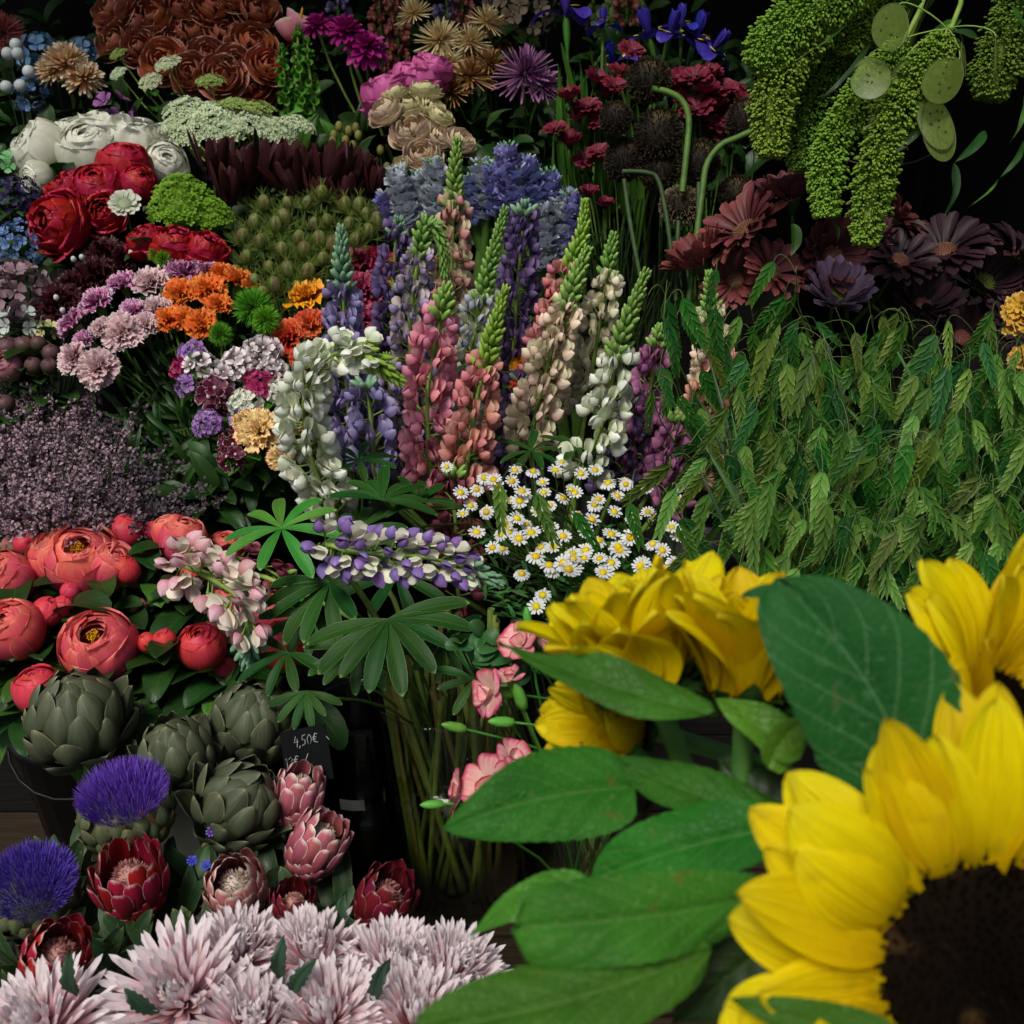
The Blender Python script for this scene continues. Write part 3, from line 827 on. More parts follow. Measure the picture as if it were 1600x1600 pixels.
# ================================================================== left: peonies, artichokes, proteas, chrysanthemums
STAM = petal_mat('stamen_gold', 'b06a12', 'e0a21c', trans=.1)
COR = petal_mat('peony_coral', 'd83c56', 'e65668', edge='f08a80', ew=.955, streak='c43050', sk=20, sa=.3, tipc='ec7460', tip0=.8, trans=.3)
COR2 = petal_mat('peony_coral_red', 'c02a40', 'dc4350', streak='a82036', sk=20, sa=.3)
LIL = petal_mat('peony_lilac', 'b06aa4', 'c98ac0', streak='9a5a96', sk=20, sa=.3)
GRB = petal_mat('bud_green', '7d8a45', '96a055', tipc='c07a74', tip0=.55)
SEPG = leaf_mat('sepal_green', '5f7a2e', '7c9240', '8fa552', 7, .3)
B_PEO = [bucket(-.56, 1.195, .40, .095, .25, 'black bucket under the coral peonies', 100, 1000), bucket(-.34, 1.197, .40, .085, .25, 'black bucket behind the artichokes', 300, 1080)]
TP = {k: [t_peony(m, kd, SEPG, STAM, s) for s in range(2)] for k, m, kd in (
    ('open', COR, 'open'), ('globe', COR, 'globe'), ('glober', COR2, 'globe'), ('bud', COR2, 'bud'), ('lil', LIL, 'globe'), ('gbud', GRB, 'bud'))}
for px, py, r, kd, dr, lab in [
    (128, 878, 64, 'open', (.1, .62, .75), 'wide coral peony with golden stamens in the upper row, beside the leftmost bloom'),
    (92, 872, 52, 'globe', (-.3, .8, .5), 'orange-coral peony half hidden behind the wide open bloom'),
    (170, 885, 44, 'globe', (.5, .6, .4), 'coral peony tucked behind the wide open bloom on its right side'),
    (12, 905, 50, 'globe', (-.2, .5, .85), 'coral peony cut by the left picture edge, upper of two'),
    (22, 985, 54, 'globe', (-.15, .55, .85), 'large coral peony cut by the left picture edge, lower of two'),
    (155, 1012, 64, 'open', (.05, .62, .8), 'largest coral peony with a golden centre, just above the artichokes'),
    (60, 1078, 42, 'glober', (-.1, .75, .4), 'pinkish coral peony leaning down behind the leftmost artichoke'),
    (73, 957, 27, 'bud', (.4, .7, .4), 'red peony bud beside the large bloom at the left edge'),
    (98, 948, 20, 'bud', (.5, .7, .4), 'small red peony bud above the largest coral bloom'),
    (197, 832, 31, 'bud', (.0, .9, .4), 'round red peony bud standing highest in the peony bunch'),
    (287, 845, 42, 'globe', (.1, .85, .4), 'orange-red peony beside the pale pink fallen lupin'),
    (268, 832, 34, 'globe', (-.3, .9, .2), 'orange-red peony behind its twin at the right end of the bunch'),
    (196, 892, 27, 'bud', (.3, .8, .4), 'half green peony bud right of the wide open bloom'),
    (315, 1012, 42, 'glober', (.0, .75, .6), 'coral-red peony below the pale pink fallen lupin'),
    (258, 1001, 21, 'bud', (-.2, .5, .8), 'dark red peony bud right of the largest coral bloom'),
    (230, 1004, 18, 'bud', (-.2, .6, .6), 'tiny red peony bud touching the largest coral bloom'),
    (250, 868, 17, 'gbud', (.1, .9, .3), 'green and red peony bud left of the orange-red pair'),
    (74, 838, 38, 'lil', (-.2, .85, .4), 'lilac pink peony behind the coral blooms'),
    (150, 848, 30, 'lil', (.0, .8, .4), 'lilac pink peony peeking between the coral blooms'),
    (235, 853, 26, 'lil', (.2, .8, .3), 'lilac pink peony mostly hidden behind a green bud'),
    (122, 829, 17, 'gbud', (0, .9, .4), 'flat green peony bud beside the lilac peony'),
    (156, 819, 19, 'gbud', (0, .9, .4), 'green and pink peony bud left of the highest red bud'),
    (218, 812, 13, 'gbud', (.1, .9, .4), 'small pale peony bud right of the highest red bud'),
    (18, 855, 20, 'gbud', (0, .9, .4), 'pale green peony bud above the leftmost coral bloom'),
    (352, 862, 34, 'globe', (.3, .7, .4), 'coral peony behind the pale green lupin leaf'),
    (428, 965, 40, 'globe', (.3, .7, .4), 'orange-coral peony behind the tip of the pale pink fallen lupin'),
    (442, 1010, 44, 'glober', (.3, .6, .4), 'shaded coral peony under the dark lupin leaves'),
    (300, 900, 22, 'bud', (.1, .8, .4), 'red peony bud under the orange-red pair'), (110, 925, 18, 'bud', (.0, .8, .4), 'red peony bud under the wide open bloom'), (40, 850, 20, 'bud', (-.2, .9, .3), 'red peony bud behind the leftmost coral bloom'), (215, 950, 18, 'gbud', (.2, .8, .4), 'green peony bud in the leaves above the small red buds'), (350, 1045, 24, 'bud', (.1, .7, .5), 'red peony bud above the shaded artichoke'), (240, 830, 18, 'bud', (.1, .9, .3), 'red peony bud left of the orange-red pair'),
    (350, 945, 30, 'globe', (.3, .7, .4), 'coral peony hidden behind the pale pink fallen lupin')]:
    d = dep(py) + {'gbud': .05, 'lil': .05}.get(kd, 0) + (.06 if px > 340 else 0)
    flower('peony', lab, 'peony', 'coral peony bunch', px, py, d, r * .88, dr, random.choice(TP[kd]), B_PEO[0 if px < 190 else 1] + Vector((ru(-.04, .04), ru(-.04, .04), 0)), STEM, .003, 6, LEAF_D, .085, .017, (.04, .4))

# leafy peony foliage under the blooms
for i in range(46):
    px, py = ru(-20, 480), ru(900, 1110)
    d = dep(py) + .07 + ru(0, .05)
    p = P(px, py, d); b = B_PEO[0 if px < 190 else 1]
    t = thing('peony_leaf_spray', 'dark green leaf spray filling the gaps under the coral peonies', 'leaf spray', 'leaf sprays under the coral peonies', b, px, py)
    ob('stalk', gt(bez(p - b, p - b + Vector((0, .03, -.06)), (0, 0, .15), (0, 0, .02), 7), .0018, 4).mesh('stalk', STEM_D), t)
    for k in range(6):
        a = ru(-2.9, -.2)
        out = Vector((math.cos(a), math.sin(a), ru(-.2, .7))).normalized()
        ob('leaf', stem_leaf(LEAF_M if random.random() < .3 else LEAF_D, .08, .017, k % 3), t, place(p - b + Vector((ru(-.02, .02), ru(-.02, .02), ru(-.03, .01))), out, (0, -.2, 1), ru(.055, .095)))

# ---- artichokes
ART = petal_mat('artichoke_green', '424a34', '525842', edge='86866a', ew=.92, streak='343e2c', sk=16, sa=.55, trans=.05, rough=.55, tipc='77775a', tip0=.8, var=.14)
ARTF = petal_mat('artichoke_flowering', '4b5a3a', '62684a', edge='8a6a45', ew=.86, streak='3a4630', sk=16, sa=.5, trans=.05, rough=.6)
TUFT = petal_mat('thistle_violet', '4c30a8', '6e4cc8', tipc='a088e4', tip0=.8, trans=.2, var=.05)
crate = thing('produce_crate', 'grey crate holding artichokes at the left end of the table', 'crate', None, (-.375, .93, .401), 60, 1250)
g = G()
for (x0, x1, y0, y1, z0, z1, nm) in ((-.125, .125, -.165, -.150, 0, .22, 'side_panel'), (-.125, .125, .150, .165, 0, .22, 'side_panel'), (-.125, -.11, -.147, .147, 0, .22, 'end_panel'), (.11, .125, -.147, .147, 0, .22, 'end_panel'), (-.107, .107, -.147, .147, .004, .016, 'base_board')):
    ob(nm, box(G(), x0, x1, y0, y1, z0, z1).mesh(nm, WHITEP, False), crate)
TA = [t_artichoke(ART, 40, s, (38, 160), .26) for s in range(2)]
for px, py, r, dr, k, lab in [
    (122, 1126, 92, (.0, .88, .48), 0, 'large green artichoke below the coral peonies, leftmost of all'),
    (276, 1182, 72, (-.1, .85, .5), 1, 'green artichoke behind the violet thistle bloom'),
    (392, 1133, 80, (.15, .9, .42), 0, 'shaded green artichoke beside the black price card'),
    (372, 1258, 82, (.55, .72, .4), 1, 'green artichoke tilted to the right beside the pink proteas')]:
    flower('artichoke', lab, 'artichoke', 'artichokes on the table', px, py, dep(py) - (.02 if k else 0), r, dr, TA[k], None, STEM, .008, 0, stem0=.7)
TF = t_artichoke(ARTF, 58, 5, (30, 112), .14, TUFT, .6)
flower('flowering_artichoke', 'artichoke in bloom with an upright violet thistle tuft', 'artichoke', 'artichokes on the table', 197, 1262, 1.04, 96, (.03, .84, .54), TF, None, STEM, .008, 0, stem0=.7)
flower('flowering_artichoke', 'artichoke bloom with a violet tuft tilted over at the left edge', 'artichoke', 'artichokes on the table', 52, 1392, .98, 92, (.2, .62, .6), TF, None, STEM, .008, 0, stem0=.7)

# ---- proteas
PRP = petal_mat('protea_pink', '7a2c3c', 'b8646e', edge='e4cfc8', ew=.86, streak='98505c', sk=12, sa=.35, trans=.08, rough=.6)
PRP2 = petal_mat('protea_rose', '94404a', 'c27a78', edge='e8d6cc', ew=.86, streak='a45a5c', sk=12, sa=.35, trans=.08, rough=.6)
PRR = petal_mat('protea_red', '6e0f22', 'a01a30', edge='d8b0ac', ew=.9, streak='7c1226', sk=12, sa=.4, trans=.1, rough=.5)
PRD = petal_mat('protea_dark', '4a0c1a', '76182a', edge='b08a86', ew=.95, streak='3c0a16', sk=12, sa=.5, trans=.08, rough=.5)
CONE = petal_mat('protea_cone', 'b09a86', 'd8c8b4', tipc='e8dccc', trans=.1)
CONER = petal_mat('protea_cone_red', '8a4a4a', 'c08a84', trans=.1)
PLEAF = leaf_mat('protea_leaf', '1d3a22', '2c4c2a', '5f7a4a', 6, .4, edge='6a6a3a', ew=.93, rough=.5)
for px, py, r, dr, m, c, ok, zs, lab in [
    (206, 1380, 66, (.02, .82, .57), PRR, CONER, .16, 1.0, 'crimson protea opened wide below the upright violet tuft'),
    (370, 1388, 60, (.05, .62, .78), PRP2, CONE, .0, 1.0, 'rose protea showing its pale cone, facing the viewer'),
    (466, 1242, 52, (.25, .86, .4), PRP, CONE, .0, 1.3, 'tall pink protea standing below the black price card'),
    (496, 1318, 56, (.45, .78, .42), PRP, CONE, .02, 1.25, 'pink protea leaning right against the glass vase'),
    (88, 1500, 66, (.35, .7, .62), PRR, CONER, .04, 1.0, 'dark crimson protea at the left behind the pale chrysanthemums'),
    (458, 1420, 44, (.1, .8, .5), PRD, CONER, .1, 1.0, 'small dark red protea between the rose protea and the vase'),
    (600, 1408, 58, (.3, .8, .5), PRD, CONER, .03, .9, 'dark red protea at the foot of the glass vase')]:
    flower('protea', lab, 'protea', 'proteas on the table', px, py, dep(py) - .01, r, dr, t_protea(m, c, int(px), ok, 46, zs), None, STEM, .006, 4, PLEAF, .085, .0115, (.06, .4), stem0=.8)
for i, (px, py) in enumerate([(245, 1415), (130, 1420), (175, 1440), (290, 1400), (60, 1450), (330, 1330), (440, 1370), (540, 1390), (120, 1310), (200, 1450), (285, 1350), (160, 1475), (30, 1470), (330, 1440), (500, 1410), (420, 1440)]):
    d = dep(py) + .05; p = P(px, py + 30, d); b = Vector((p.x, p.y + .05, .402))
    t = thing('protea_leaf_spray', 'dark stiff leaf spray standing between the proteas', 'leaf spray', 'leaf sprays between the proteas', b, px, py)
    ob('stalk', gt(bez(p - b, p - b + Vector((0, .02, -.1)), (0, 0, .12), (0, 0, 0), 7), .003, 5).mesh('stalk', STEM_D), t)
    for k in range(6):
        a = ru(0, 6.28); out = Vector((math.cos(a) * .6, math.sin(a) * .6 - .15, ru(.4, 1))).normalized()
        ob('leaf', stem_leaf(PLEAF, .1, .0135, k % 3), t, place(p - b + Vector((0, 0, ru(-.04, .0))), out, Vector((0, -1, .4)), ru(.05, .075)))

# ---- pale chrysanthemums
MUM = petal_mat('chrysanthemum_blush', 'f0b0b6', 'f2d8dc', tipc='f4ecee', tip0=.62, streak='e8bcc2', sk=6, sa=.25, trans=.38, rough=.5, var=.05, mott=.05, blem=.1)
MUM2 = petal_mat('chrysanthemum_pink', 'f0b4bc', 'f2d8dc', tipc='f6eef0', tip0=.6, streak='e4a8b2', sk=6, sa=.25, trans=.38, rough=.5, var=.05, mott=.05, blem=.1)
MUMC = petal_mat('chrysanthemum_heart', 'a86a30', 'e0cfa0', trans=.1)
TM = [t_mum(MUM, 11, 34, .05, 1.08, .7, 82, 2, s, MUMC, .22, .55) for s in range(2)] + [t_mum(MUM2, 12, 34, .048, 1.08, .8, 86, -2, 7, None, .28, .48)]
for px, py, r, dr, k, lab in [
    (285, 1535, 118, (-.1, .66, .75), 0, 'blush chrysanthemum with an orange heart, the most open of the row'),
    (62, 1588, 112, (-.2, .78, .55), 1, 'blush chrysanthemum in the lower left corner'),
    (375, 1468, 84, (.15, .85, .45), 2, 'pinkish chrysanthemum below the rose protea'),
    (490, 1472, 88, (.0, .86, .5), 2, 'pink-hearted chrysanthemum near the middle of the back row'),
    (612, 1492, 92, (.1, .86, .45), 1, 'blush chrysanthemum in front of the dark red protea'),
    (705, 1500, 92, (.3, .84, .4), 2, 'blush chrysanthemum at the right end of the back row'),
    (650, 1570, 104, (.1, .8, .55), 0, 'blush chrysanthemum just left of the big foreground leaf'),
    (510, 1570, 104, (-.05, .8, .55), 1, 'blush chrysanthemum in the middle of the front row'),
    (395, 1580, 100, (.1, .75, .6), 2, 'pink-hearted chrysanthemum right of the most open bloom'),
    (255, 1640, 90, (-.1, .66, .7), 0, 'blush chrysanthemum at the bottom edge under the most open bloom'),
    (150, 1640, 84, (-.3, .7, .6), 2, 'blush chrysanthemum at the bottom edge beside the corner bloom'),
    (590, 1650, 90, (.1, .72, .6), 1, 'blush chrysanthemum at the bottom edge in the middle'),
    (770, 1590, 90, (.35, .8, .4), 2, 'blush chrysanthemum half hidden behind the big foreground leaf'),
    (840, 1650, 90, (.35, .8, .4), 1, 'blush chrysanthemum at the bottom edge under the sunflower leaf')]:
    flower('chrysanthemum', lab, 'chrysanthemum', 'blush chrysanthemums along the front', px, py + 30, dep(min(py + 30, 1600)) - .01, r * 1.12, dr, TM[k], None, STEM_D, .003, 5, LEAF_D, .06, .016, (.05, .35))
MLEAF = leaf_mat('chrysanthemum_leaf', '22382a', '2f4a34', '4c6648', 5, .4)
for i, (px, py, a) in enumerate([(440, 1510, 1.5), (250, 1556, 2.6), (585, 1540, 1.2), (535, 1440, 1.5), (120, 1530, 1.7), (455, 1530, .9)]):
    d = dep(py) - .05; p = P(px, py + 26, d); q = P(px + 65 * math.cos(a), py + 26 - 74 * math.sin(a), d - .01)
    g = big_leaf(p, q, DR(0, .3, .9), .0055, .12, .05, .3, .02, .05, i, prof(.7, .7, .1), nu=22, nv=9, teeth=.16)
    me = g.mesh('chrysanthemum_leaf', MLEAF)
    me.transform(Matrix.Translation(-p))
    thing('chrysanthemum_leaf', 'dark notched leaf poking up between the blush chrysanthemums', 'leaf', 'leaves between the chrysanthemums', p, px, py, me)

# ---- violet and blue specks by the artichokes
VIO = petal_mat('violet_speck', '5a2a9a', '7a48c0', tipc='b090e0')
BLU = petal_mat('cornflower_blue', '2a2ab0', '4448d8')
for px, py, m, lab in [(393, 1258, VIO, 'small violet blossom beside the tilted artichoke, upper of the pair'), (408, 1272, VIO, 'small violet blossom beside the tall pink protea, lower of the pair'), (330, 1300, VIO, 'narrow violet petal tuft under the tilted artichoke'), (300, 1345, BLU, 'blue cornflower between the crimson and the rose protea'), (322, 1352, BLU, 'blue cornflower just behind the rose protea')]:
    flower('small_blossom', lab, 'flower', 'violet and blue blossoms', px, py, dep(py) - .03, 9, (.1, .6, .7), t_daisy(m, m, 9, .8, .2, rows=1, ncent=20, cr=.2), None, STEM_D, .0012, 1, LEAF_D, .03, .006)
# ================================================================== middle left: dried statice, carnations, sweet williams
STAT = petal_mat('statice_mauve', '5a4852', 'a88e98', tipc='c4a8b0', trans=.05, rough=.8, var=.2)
STATD = petal_mat('statice_shaded', '3a3238', '6e6068', tipc='857680', trans=.05, rough=.8, var=.2)  # darker copy of the mauve, shade put into the colour
def statice(px, py, d, k, mat, lab):
    r = random.Random(k)
    p = P(px, py, d); b = Vector((-.68 + (p.x + .6) * .2, 1.43, .575))
    t = thing('dried_statice', lab, 'dried flower', 'dried statice bunch', b, px, py)
    g, mm = G(), []
    st = G()
    top = p - b
    ax = (top + Vector((0, -.12, .1))).normalized()
    for i in range(26):
        a = r.uniform(0, 6.28); sp = r.uniform(0, .075)
        side = Vector((math.cos(a), math.sin(a) * .7, r.uniform(-.3, .6)))
        e = top + side * sp + ax * r.uniform(-.02, .025)
        s0 = top - ax * r.uniform(.06, .12)
        st.grid(tube(bez(s0, s0 + ax * .03, e - side * .02, e, 5), [.0011, .001, .0009, .0008, .0006], 3), wrap=True)
        for j in range(22):
            f = r.uniform(.35, 1.05)
            q = s0.lerp(e, f) + Vector((r.gauss(0, .0045), r.gauss(0, .0045), r.gauss(0, .0045)))
            mm.append(frame((r.gauss(0, 1), r.gauss(-.3, 1), r.gauss(.6, .8)), 0, q, r.uniform(.005, .0095)))
    fl = G().add(gp(L=1, W=.35, pf=LANCE, nu=3, nv=3, a0=.5, a1=-.4, cup=.3), [wh(i * 2.1, .05, 0, rad(35)) for i in range(3)])
    g.add(fl, mm)
    ob('blossoms', g.mesh('blossoms', mat), t)
    st.grid(tube(bez(top - ax * .1, top - ax * .2, (0, 0, .12), (0, 0, 0), 6), .002, 4), wrap=True)
    ob('stems', st.mesh('stems', STEM_D), t)
k = 0
for px, py, dd in [(20, 640, .06), (70, 650, .06), (120, 655, .06), (165, 690, .05), (30, 690, 0), (85, 700, 0), (140, 720, 0), (195, 735, .02), (235, 760, .03), (20, 745, -.04), (75, 755, -.04), (130, 770, -.04), (185, 785, -.02), (240, 800, .01), (30, 800, -.07), (90, 805, -.07), (150, 815, -.05), (270, 795, .04), (-15, 690, 0), (-10, 780, -.05), (215, 820, -.01)]:
    k += 1
    statice(px, py, dep(py) + .02 + dd, k, STATD if px > 160 else STAT, 'mauve dried statice sprig, shade put into its colour' if px > 160 else 'dusty mauve dried statice sprig')
bucket(-.68, 1.43, .56, .11, .24, 'black bucket holding the dried statice', 100, 760)

CAL = leaf_mat('calyx_green', '4f7a34', '6a9044', None, 5, .2)
C_PK = petal_mat('carnation_pale_pink', 'c98a92', 'dcb8bc', edge='ecdfdc', ew=.93, sk=12, streak='d09aa2', sa=.4)
C_MG = petal_mat('carnation_magenta_white', 'a02a7c', 'b84a94', edge='ecd8e4', ew=.94, streak='e8d0e0', sk=9, sa=.6)
C_OR = petal_mat('carnation_orange', 'd8581c', 'ee7c2c', edge='f49a50', ew=.94, streak='c8481a', sk=10, sa=.4)
C_YP = petal_mat('carnation_peach', 'e08a50', 'f0dc9a', edge='e89078', ew=.96, streak='e8a070', sk=9, sa=.2)
C_GR = petal_mat('dianthus_green', '4a8a1c', '6fb02c', trans=.25)
TC = {n: [t_carnation(m, s, calyx=CAL) for s in range(2)] for n, m in (('pk', C_PK), ('mg', C_MG), ('or', C_OR), ('yp', C_YP))}
bucket(-.27, 1.60, .56, .075, .2, 'black bucket under the sweet williams', 370, 780)
B_CAR = bucket(-.455, 1.58, .56, .08, .25, 'black bucket under the pink and orange carnations', 290, 700)
nm = {'pk': ('pale pink carnation', 'pale pink carnations'), 'mg': ('magenta and white striped carnation', 'striped carnations'), 'or': ('bright orange carnation', 'orange carnations'), 'yp': ('peach and yellow carnation', 'peach carnations')}
for px, py, r, kd, dr in [
    (113, 505, 32, 'mg', (-.6, .6, .4), ), (150, 472, 33, 'mg', (-.3, .7, .6)), (192, 442, 28, 'mg', (-.2, .8, .5)), (238, 442, 36, 'pk', (0, .75, .6)), (288, 425, 36, 'mg', (0, .9, .4)), (322, 422, 24, 'mg', (.1, .9, .4)),
    (208, 486, 26, 'mg', (-.1, .6, .8)), (192, 520, 38, 'pk', (-.1, .3, .95)), (112, 560, 30, 'pk', (-.6, .2, .75)), (152, 576, 36, 'pk', (-.2, .0, 1)), (228, 508, 26, 'pk', (.1, .5, .8)), (158, 512, 24, 'pk', (-.3, .5, .7)), (245, 480, 26, 'pk', (0, .7, .6)), (130, 535, 24, 'mg', (-.5, .3, .7)),
    (282, 458, 31, 'or', (.0, .55, .85)), (325, 452, 34, 'or', (.1, .7, .7)), (350, 428, 28, 'or', (.2, .85, .4)), (372, 435, 27, 'or', (.3, .8, .4)), (262, 498, 26, 'or', (-.1, .5, .8)), (315, 506, 29, 'or', (.1, .35, .9)), (288, 497, 24, 'or', (.0, .45, .9)), (395, 445, 20, 'or', (.5, .7, .4)), (342, 475, 25, 'or', (.2, .6, .7)),
    (405, 672, 42, 'yp', (-.1, .5, .85)), (438, 716, 24, 'yp', (.2, .2, .9)), (448, 665, 26, 'yp', (.3, .6, .6)), (380, 655, 24, 'yp', (-.4, .7, .4))]:
    lab, grp = nm[kd]
    d = dep(py) * (1.0 if kd != 'yp' else .97) - .02
    flower('carnation', lab, 'carnation', grp, px, py, d, r, dr, random.choice(TC[kd]), B_CAR + Vector((ru(-.04, .04), ru(-.04, .04), 0)) if kd != 'yp' else Vector((-.27, 1.58, .575)), STEM, .0022, 3, LEAF_D, .06, .004, (.1, .6), stem0=1.)
for px, py, r in [(395, 480, 33), (345, 522, 20), (415, 500, 24), (255, 405, 14), (243, 398, 13)]:
    tp = [('tuft', bristles(700, .35, .65, .035, 30, 180, .15, px).mesh('tuft', C_GR), I4), ('calyx', G().grid(lathe([(.05, -.9), (.2, -.7), (.3, -.3)], 8), wrap=True).mesh('calyx', CAL), I4)]
    flower('green_dianthus', 'fuzzy lime green dianthus ball among the carnations', 'dianthus', 'green dianthus balls', px, py, dep(py) - .04, r, (.1, .7, .6), tp, B_CAR, STEM_L, .002, 2, LEAF_M, .05, .005)
# carnation stalks and grassy leaves hanging in the shade
for i in range(46):
    px, py = ru(185, 330), ru(520, 760)
    d = dep(py) + .05 + ru(0, .06); p = P(px, py, d); b = B_CAR + Vector((ru(-.05, .05), ru(-.05, .05), 0))
    if p.z < .75: continue
    t = thing('carnation_stalk', 'bare green carnation stalk with grassy leaves in the shade', 'stalk', 'carnation stalks in the shade', b, px, py)
    ob('stem', gt(bez(p - b, (p - b) * .8, (0, 0, .2), (0, 0, 0), 7), .0022, 5).mesh('stem', STEM), t)
    for k in range(3):
        out = Vector((ru(-1, 1), ru(-1, .2), ru(.2, 1.2))).normalized()
        ob('leaf', stem_leaf(LEAF_D, .07, .004, k), t, place((p - b) * ru(.7, 1), out, (0, -1, .2), ru(.05, .09)))

# ---- sweet williams
SW_W = petal_mat('sweet_william_ringed', '4a1026', 'e8dcdc', tipc='ece4e4', tip0=.5, var=.1)
SW_B = petal_mat('sweet_william_burgundy', '581430', '6a1838', edge='e0c4cc', ew=.86, var=.1)
SW_L = petal_mat('sweet_william_lilac', '8a5aa8', 'b48ac8', edge='d8c0e0', ew=.93)
SW_M = petal_mat('sweet_william_magenta', '8a1450', 'b8306e', edge='d87a9c', ew=.95)
SW_I = petal_mat('sweet_william_white', 'd8dcc8', 'e8ecdc', trans=.3)
EYE = petal_mat('pale_eye', 'e4d8d8', 'ece4e0')
SWF = {k: [floret5(m, e, .36, s) for s in range(2)] for k, m, e in (('w', SW_W, EYE), ('b', SW_B, EYE), ('l', SW_L, SW_L), ('m', SW_M, SW_M), ('i', SW_I, EYE))}
SWN = {'w': 'white ringed with burgundy', 'b': 'burgundy edged with white', 'l': 'lilac', 'm': 'magenta', 'i': 'plain white'}
for px, py, R, n, fs, kd, dr in [(310, 575, 26, 7, 13, 'w', (-.4, .5, .7)), (345, 590, 22, 6, 13, 'w', (0, .5, .8)), (378, 570, 26, 8, 14, 'w', (.1, .6, .7)), (408, 552, 28, 8, 13, 'w', (.2, .8, .5)), (335, 615, 25, 6, 16, 'b', (-.1, .3, .9)), (325, 662, 22, 11, 10, 'l', (-.2, .5, .8)), (408, 603, 28, 16, 10, 'm', (.1, .7, .6)),
                           (385, 632, 26, 12, 10, 'i', (.1, .6, .7)), (362, 695, 18, 5, 13, 'b', (-.1, .4, .9)), (362, 718, 16, 4, 12, 'b', (-.2, .3, .9)), (300, 552, 18, 7, 11, 'l', (-.4, .7, .5)), (292, 602, 15, 5, 10, 'l', (-.7, .4, .5)), (372, 655, 15, 5, 9, 'l', (0, .4, .8)), (428, 580, 20, 7, 12, 'w', (.3, .7, .5)), (440, 615, 22, 8, 11, 'i', (.3, .5, .7)), (282, 575, 14, 6, 10, 'm', (-.7, .5, .4))]:
    d = dep(py) - .03
    fsz = fs * 1.35 / R
    tp = ball_of_florets('x', 'floret', int(n * 1.5), SWF[kd][0], .85, fsz, (75, 180), .12, .7, int(px))
    tp.append(('bracts', bristles(60, .2, .7, .06, 20, 150, .2, px).mesh('bracts', C_GR), I4))
    flower('sweet_william', SWN[kd] + ' sweet william cluster', 'sweet william', 'sweet williams', px, py, d, R, dr, tp, Vector((-.27 + ru(-.05, .05), 1.6, .575)), STEM, .0022, 3, LEAF_M, .05, .01, (.03, .3))
for i in range(24):
    px, py = ru(290, 450), ru(600, 800)
    p = P(px, py, dep(py) + .06); b = Vector((-.27 + ru(-.05, .05), 1.6, .575))
    t = thing('sweet_william_foliage', 'narrow dark leaves and stalk below the sweet williams', 'leaf spray', 'leaf sprays below the sweet williams', b, px, py)
    ob('stem', gt(bez(p - b, (p - b) * .8, (0, 0, .1), (0, 0, 0), 7), .0022, 5).mesh('stem', STEM_D), t)
    for k in range(5):
        out = Vector((ru(-1, 1), ru(-1, .2), ru(-.2, 1.))).normalized()
        ob('leaf', stem_leaf(LEAF_D, .07, .011, k % 3), t, place((p - b) * ru(.8, 1), out, (0, -.5, 1), ru(.05, .08)))

# ---- orange and wine ranunculus beside the purple lupin
R_YO = petal_mat('ranunculus_amber', 'e08a14', 'f2a81e', edge='f6c04a', ew=.95, streak='d87a10', sk=9, sa=.4)
R_RO = petal_mat('ranunculus_rust', 'c03a1c', 'd8582e', edge='e4845c', ew=.95, streak='a83018', sk=9, sa=.4)
R_WI = petal_mat('carnation_wine', '7a1c40', '9a2c54', edge='c86a80', ew=.95, streak='641432', sk=9, sa=.4)
R_PR = petal_mat('carnation_raspberry', 'c02c48', 'd84a5c', streak='a82040', sk=9, sa=.4)
for px, py, r, m, dr, lab in [(478, 462, 38, R_YO, (-.3, .8, .5), 'amber ranunculus left of the purple lupin'), (448, 528, 38, R_RO, (-.4, .4, .8), 'rust red ranunculus below the amber one'), (472, 558, 26, R_RO, (-.1, .2, .95), 'rust red ranunculus low beside the white bent lupin'), (482, 505, 30, R_RO, (-.1, .5, .8), 'orange-red ranunculus between the amber and rust blooms'), (562, 408, 34, R_WI, (0, .8, .6), 'wine red carnation behind the tip of the purple lupin'), (592, 402, 30, R_PR, (.3, .8, .5), 'raspberry carnation behind the purple lupin'), (565, 450, 34, R_WI, (0, .5, .8), 'wine red carnation low behind the purple lupin'), (560, 500, 34, R_WI, (0, .4, .8), 'wine red carnation hidden between the lupins'), (598, 440, 24, R_YO, (.2, .6, .6), 'amber bloom glimpsed between the purple and grey lupins'),
                         (826, 532, 24, R_YO, (.2, .5, .8), 'orange bloom between the salmon and cream lupins'), (822, 575, 26, R_YO, (.1, .3, .9), 'orange bloom low between the salmon and cream lupins'), (815, 600, 22, R_RO, (.1, .3, .9), 'scarlet bloom under the orange ones between the lupins')]:
    flower('ranunculus' if m in (R_YO, R_RO) else 'carnation', lab, 'ranunculus' if m in (R_YO, R_RO) else 'carnation', None, px, py, dep(py) - (.0 if px < 500 else -.04), r, dr, t_carnation(m, int(px), (7, 7, 6, 5), .02, CAL), Vector((-.25 if px < 700 else .05, 1.62 if px < 700 else 1.5, .575)), STEM, .0022, 2, LEAF_D, .05, .01)

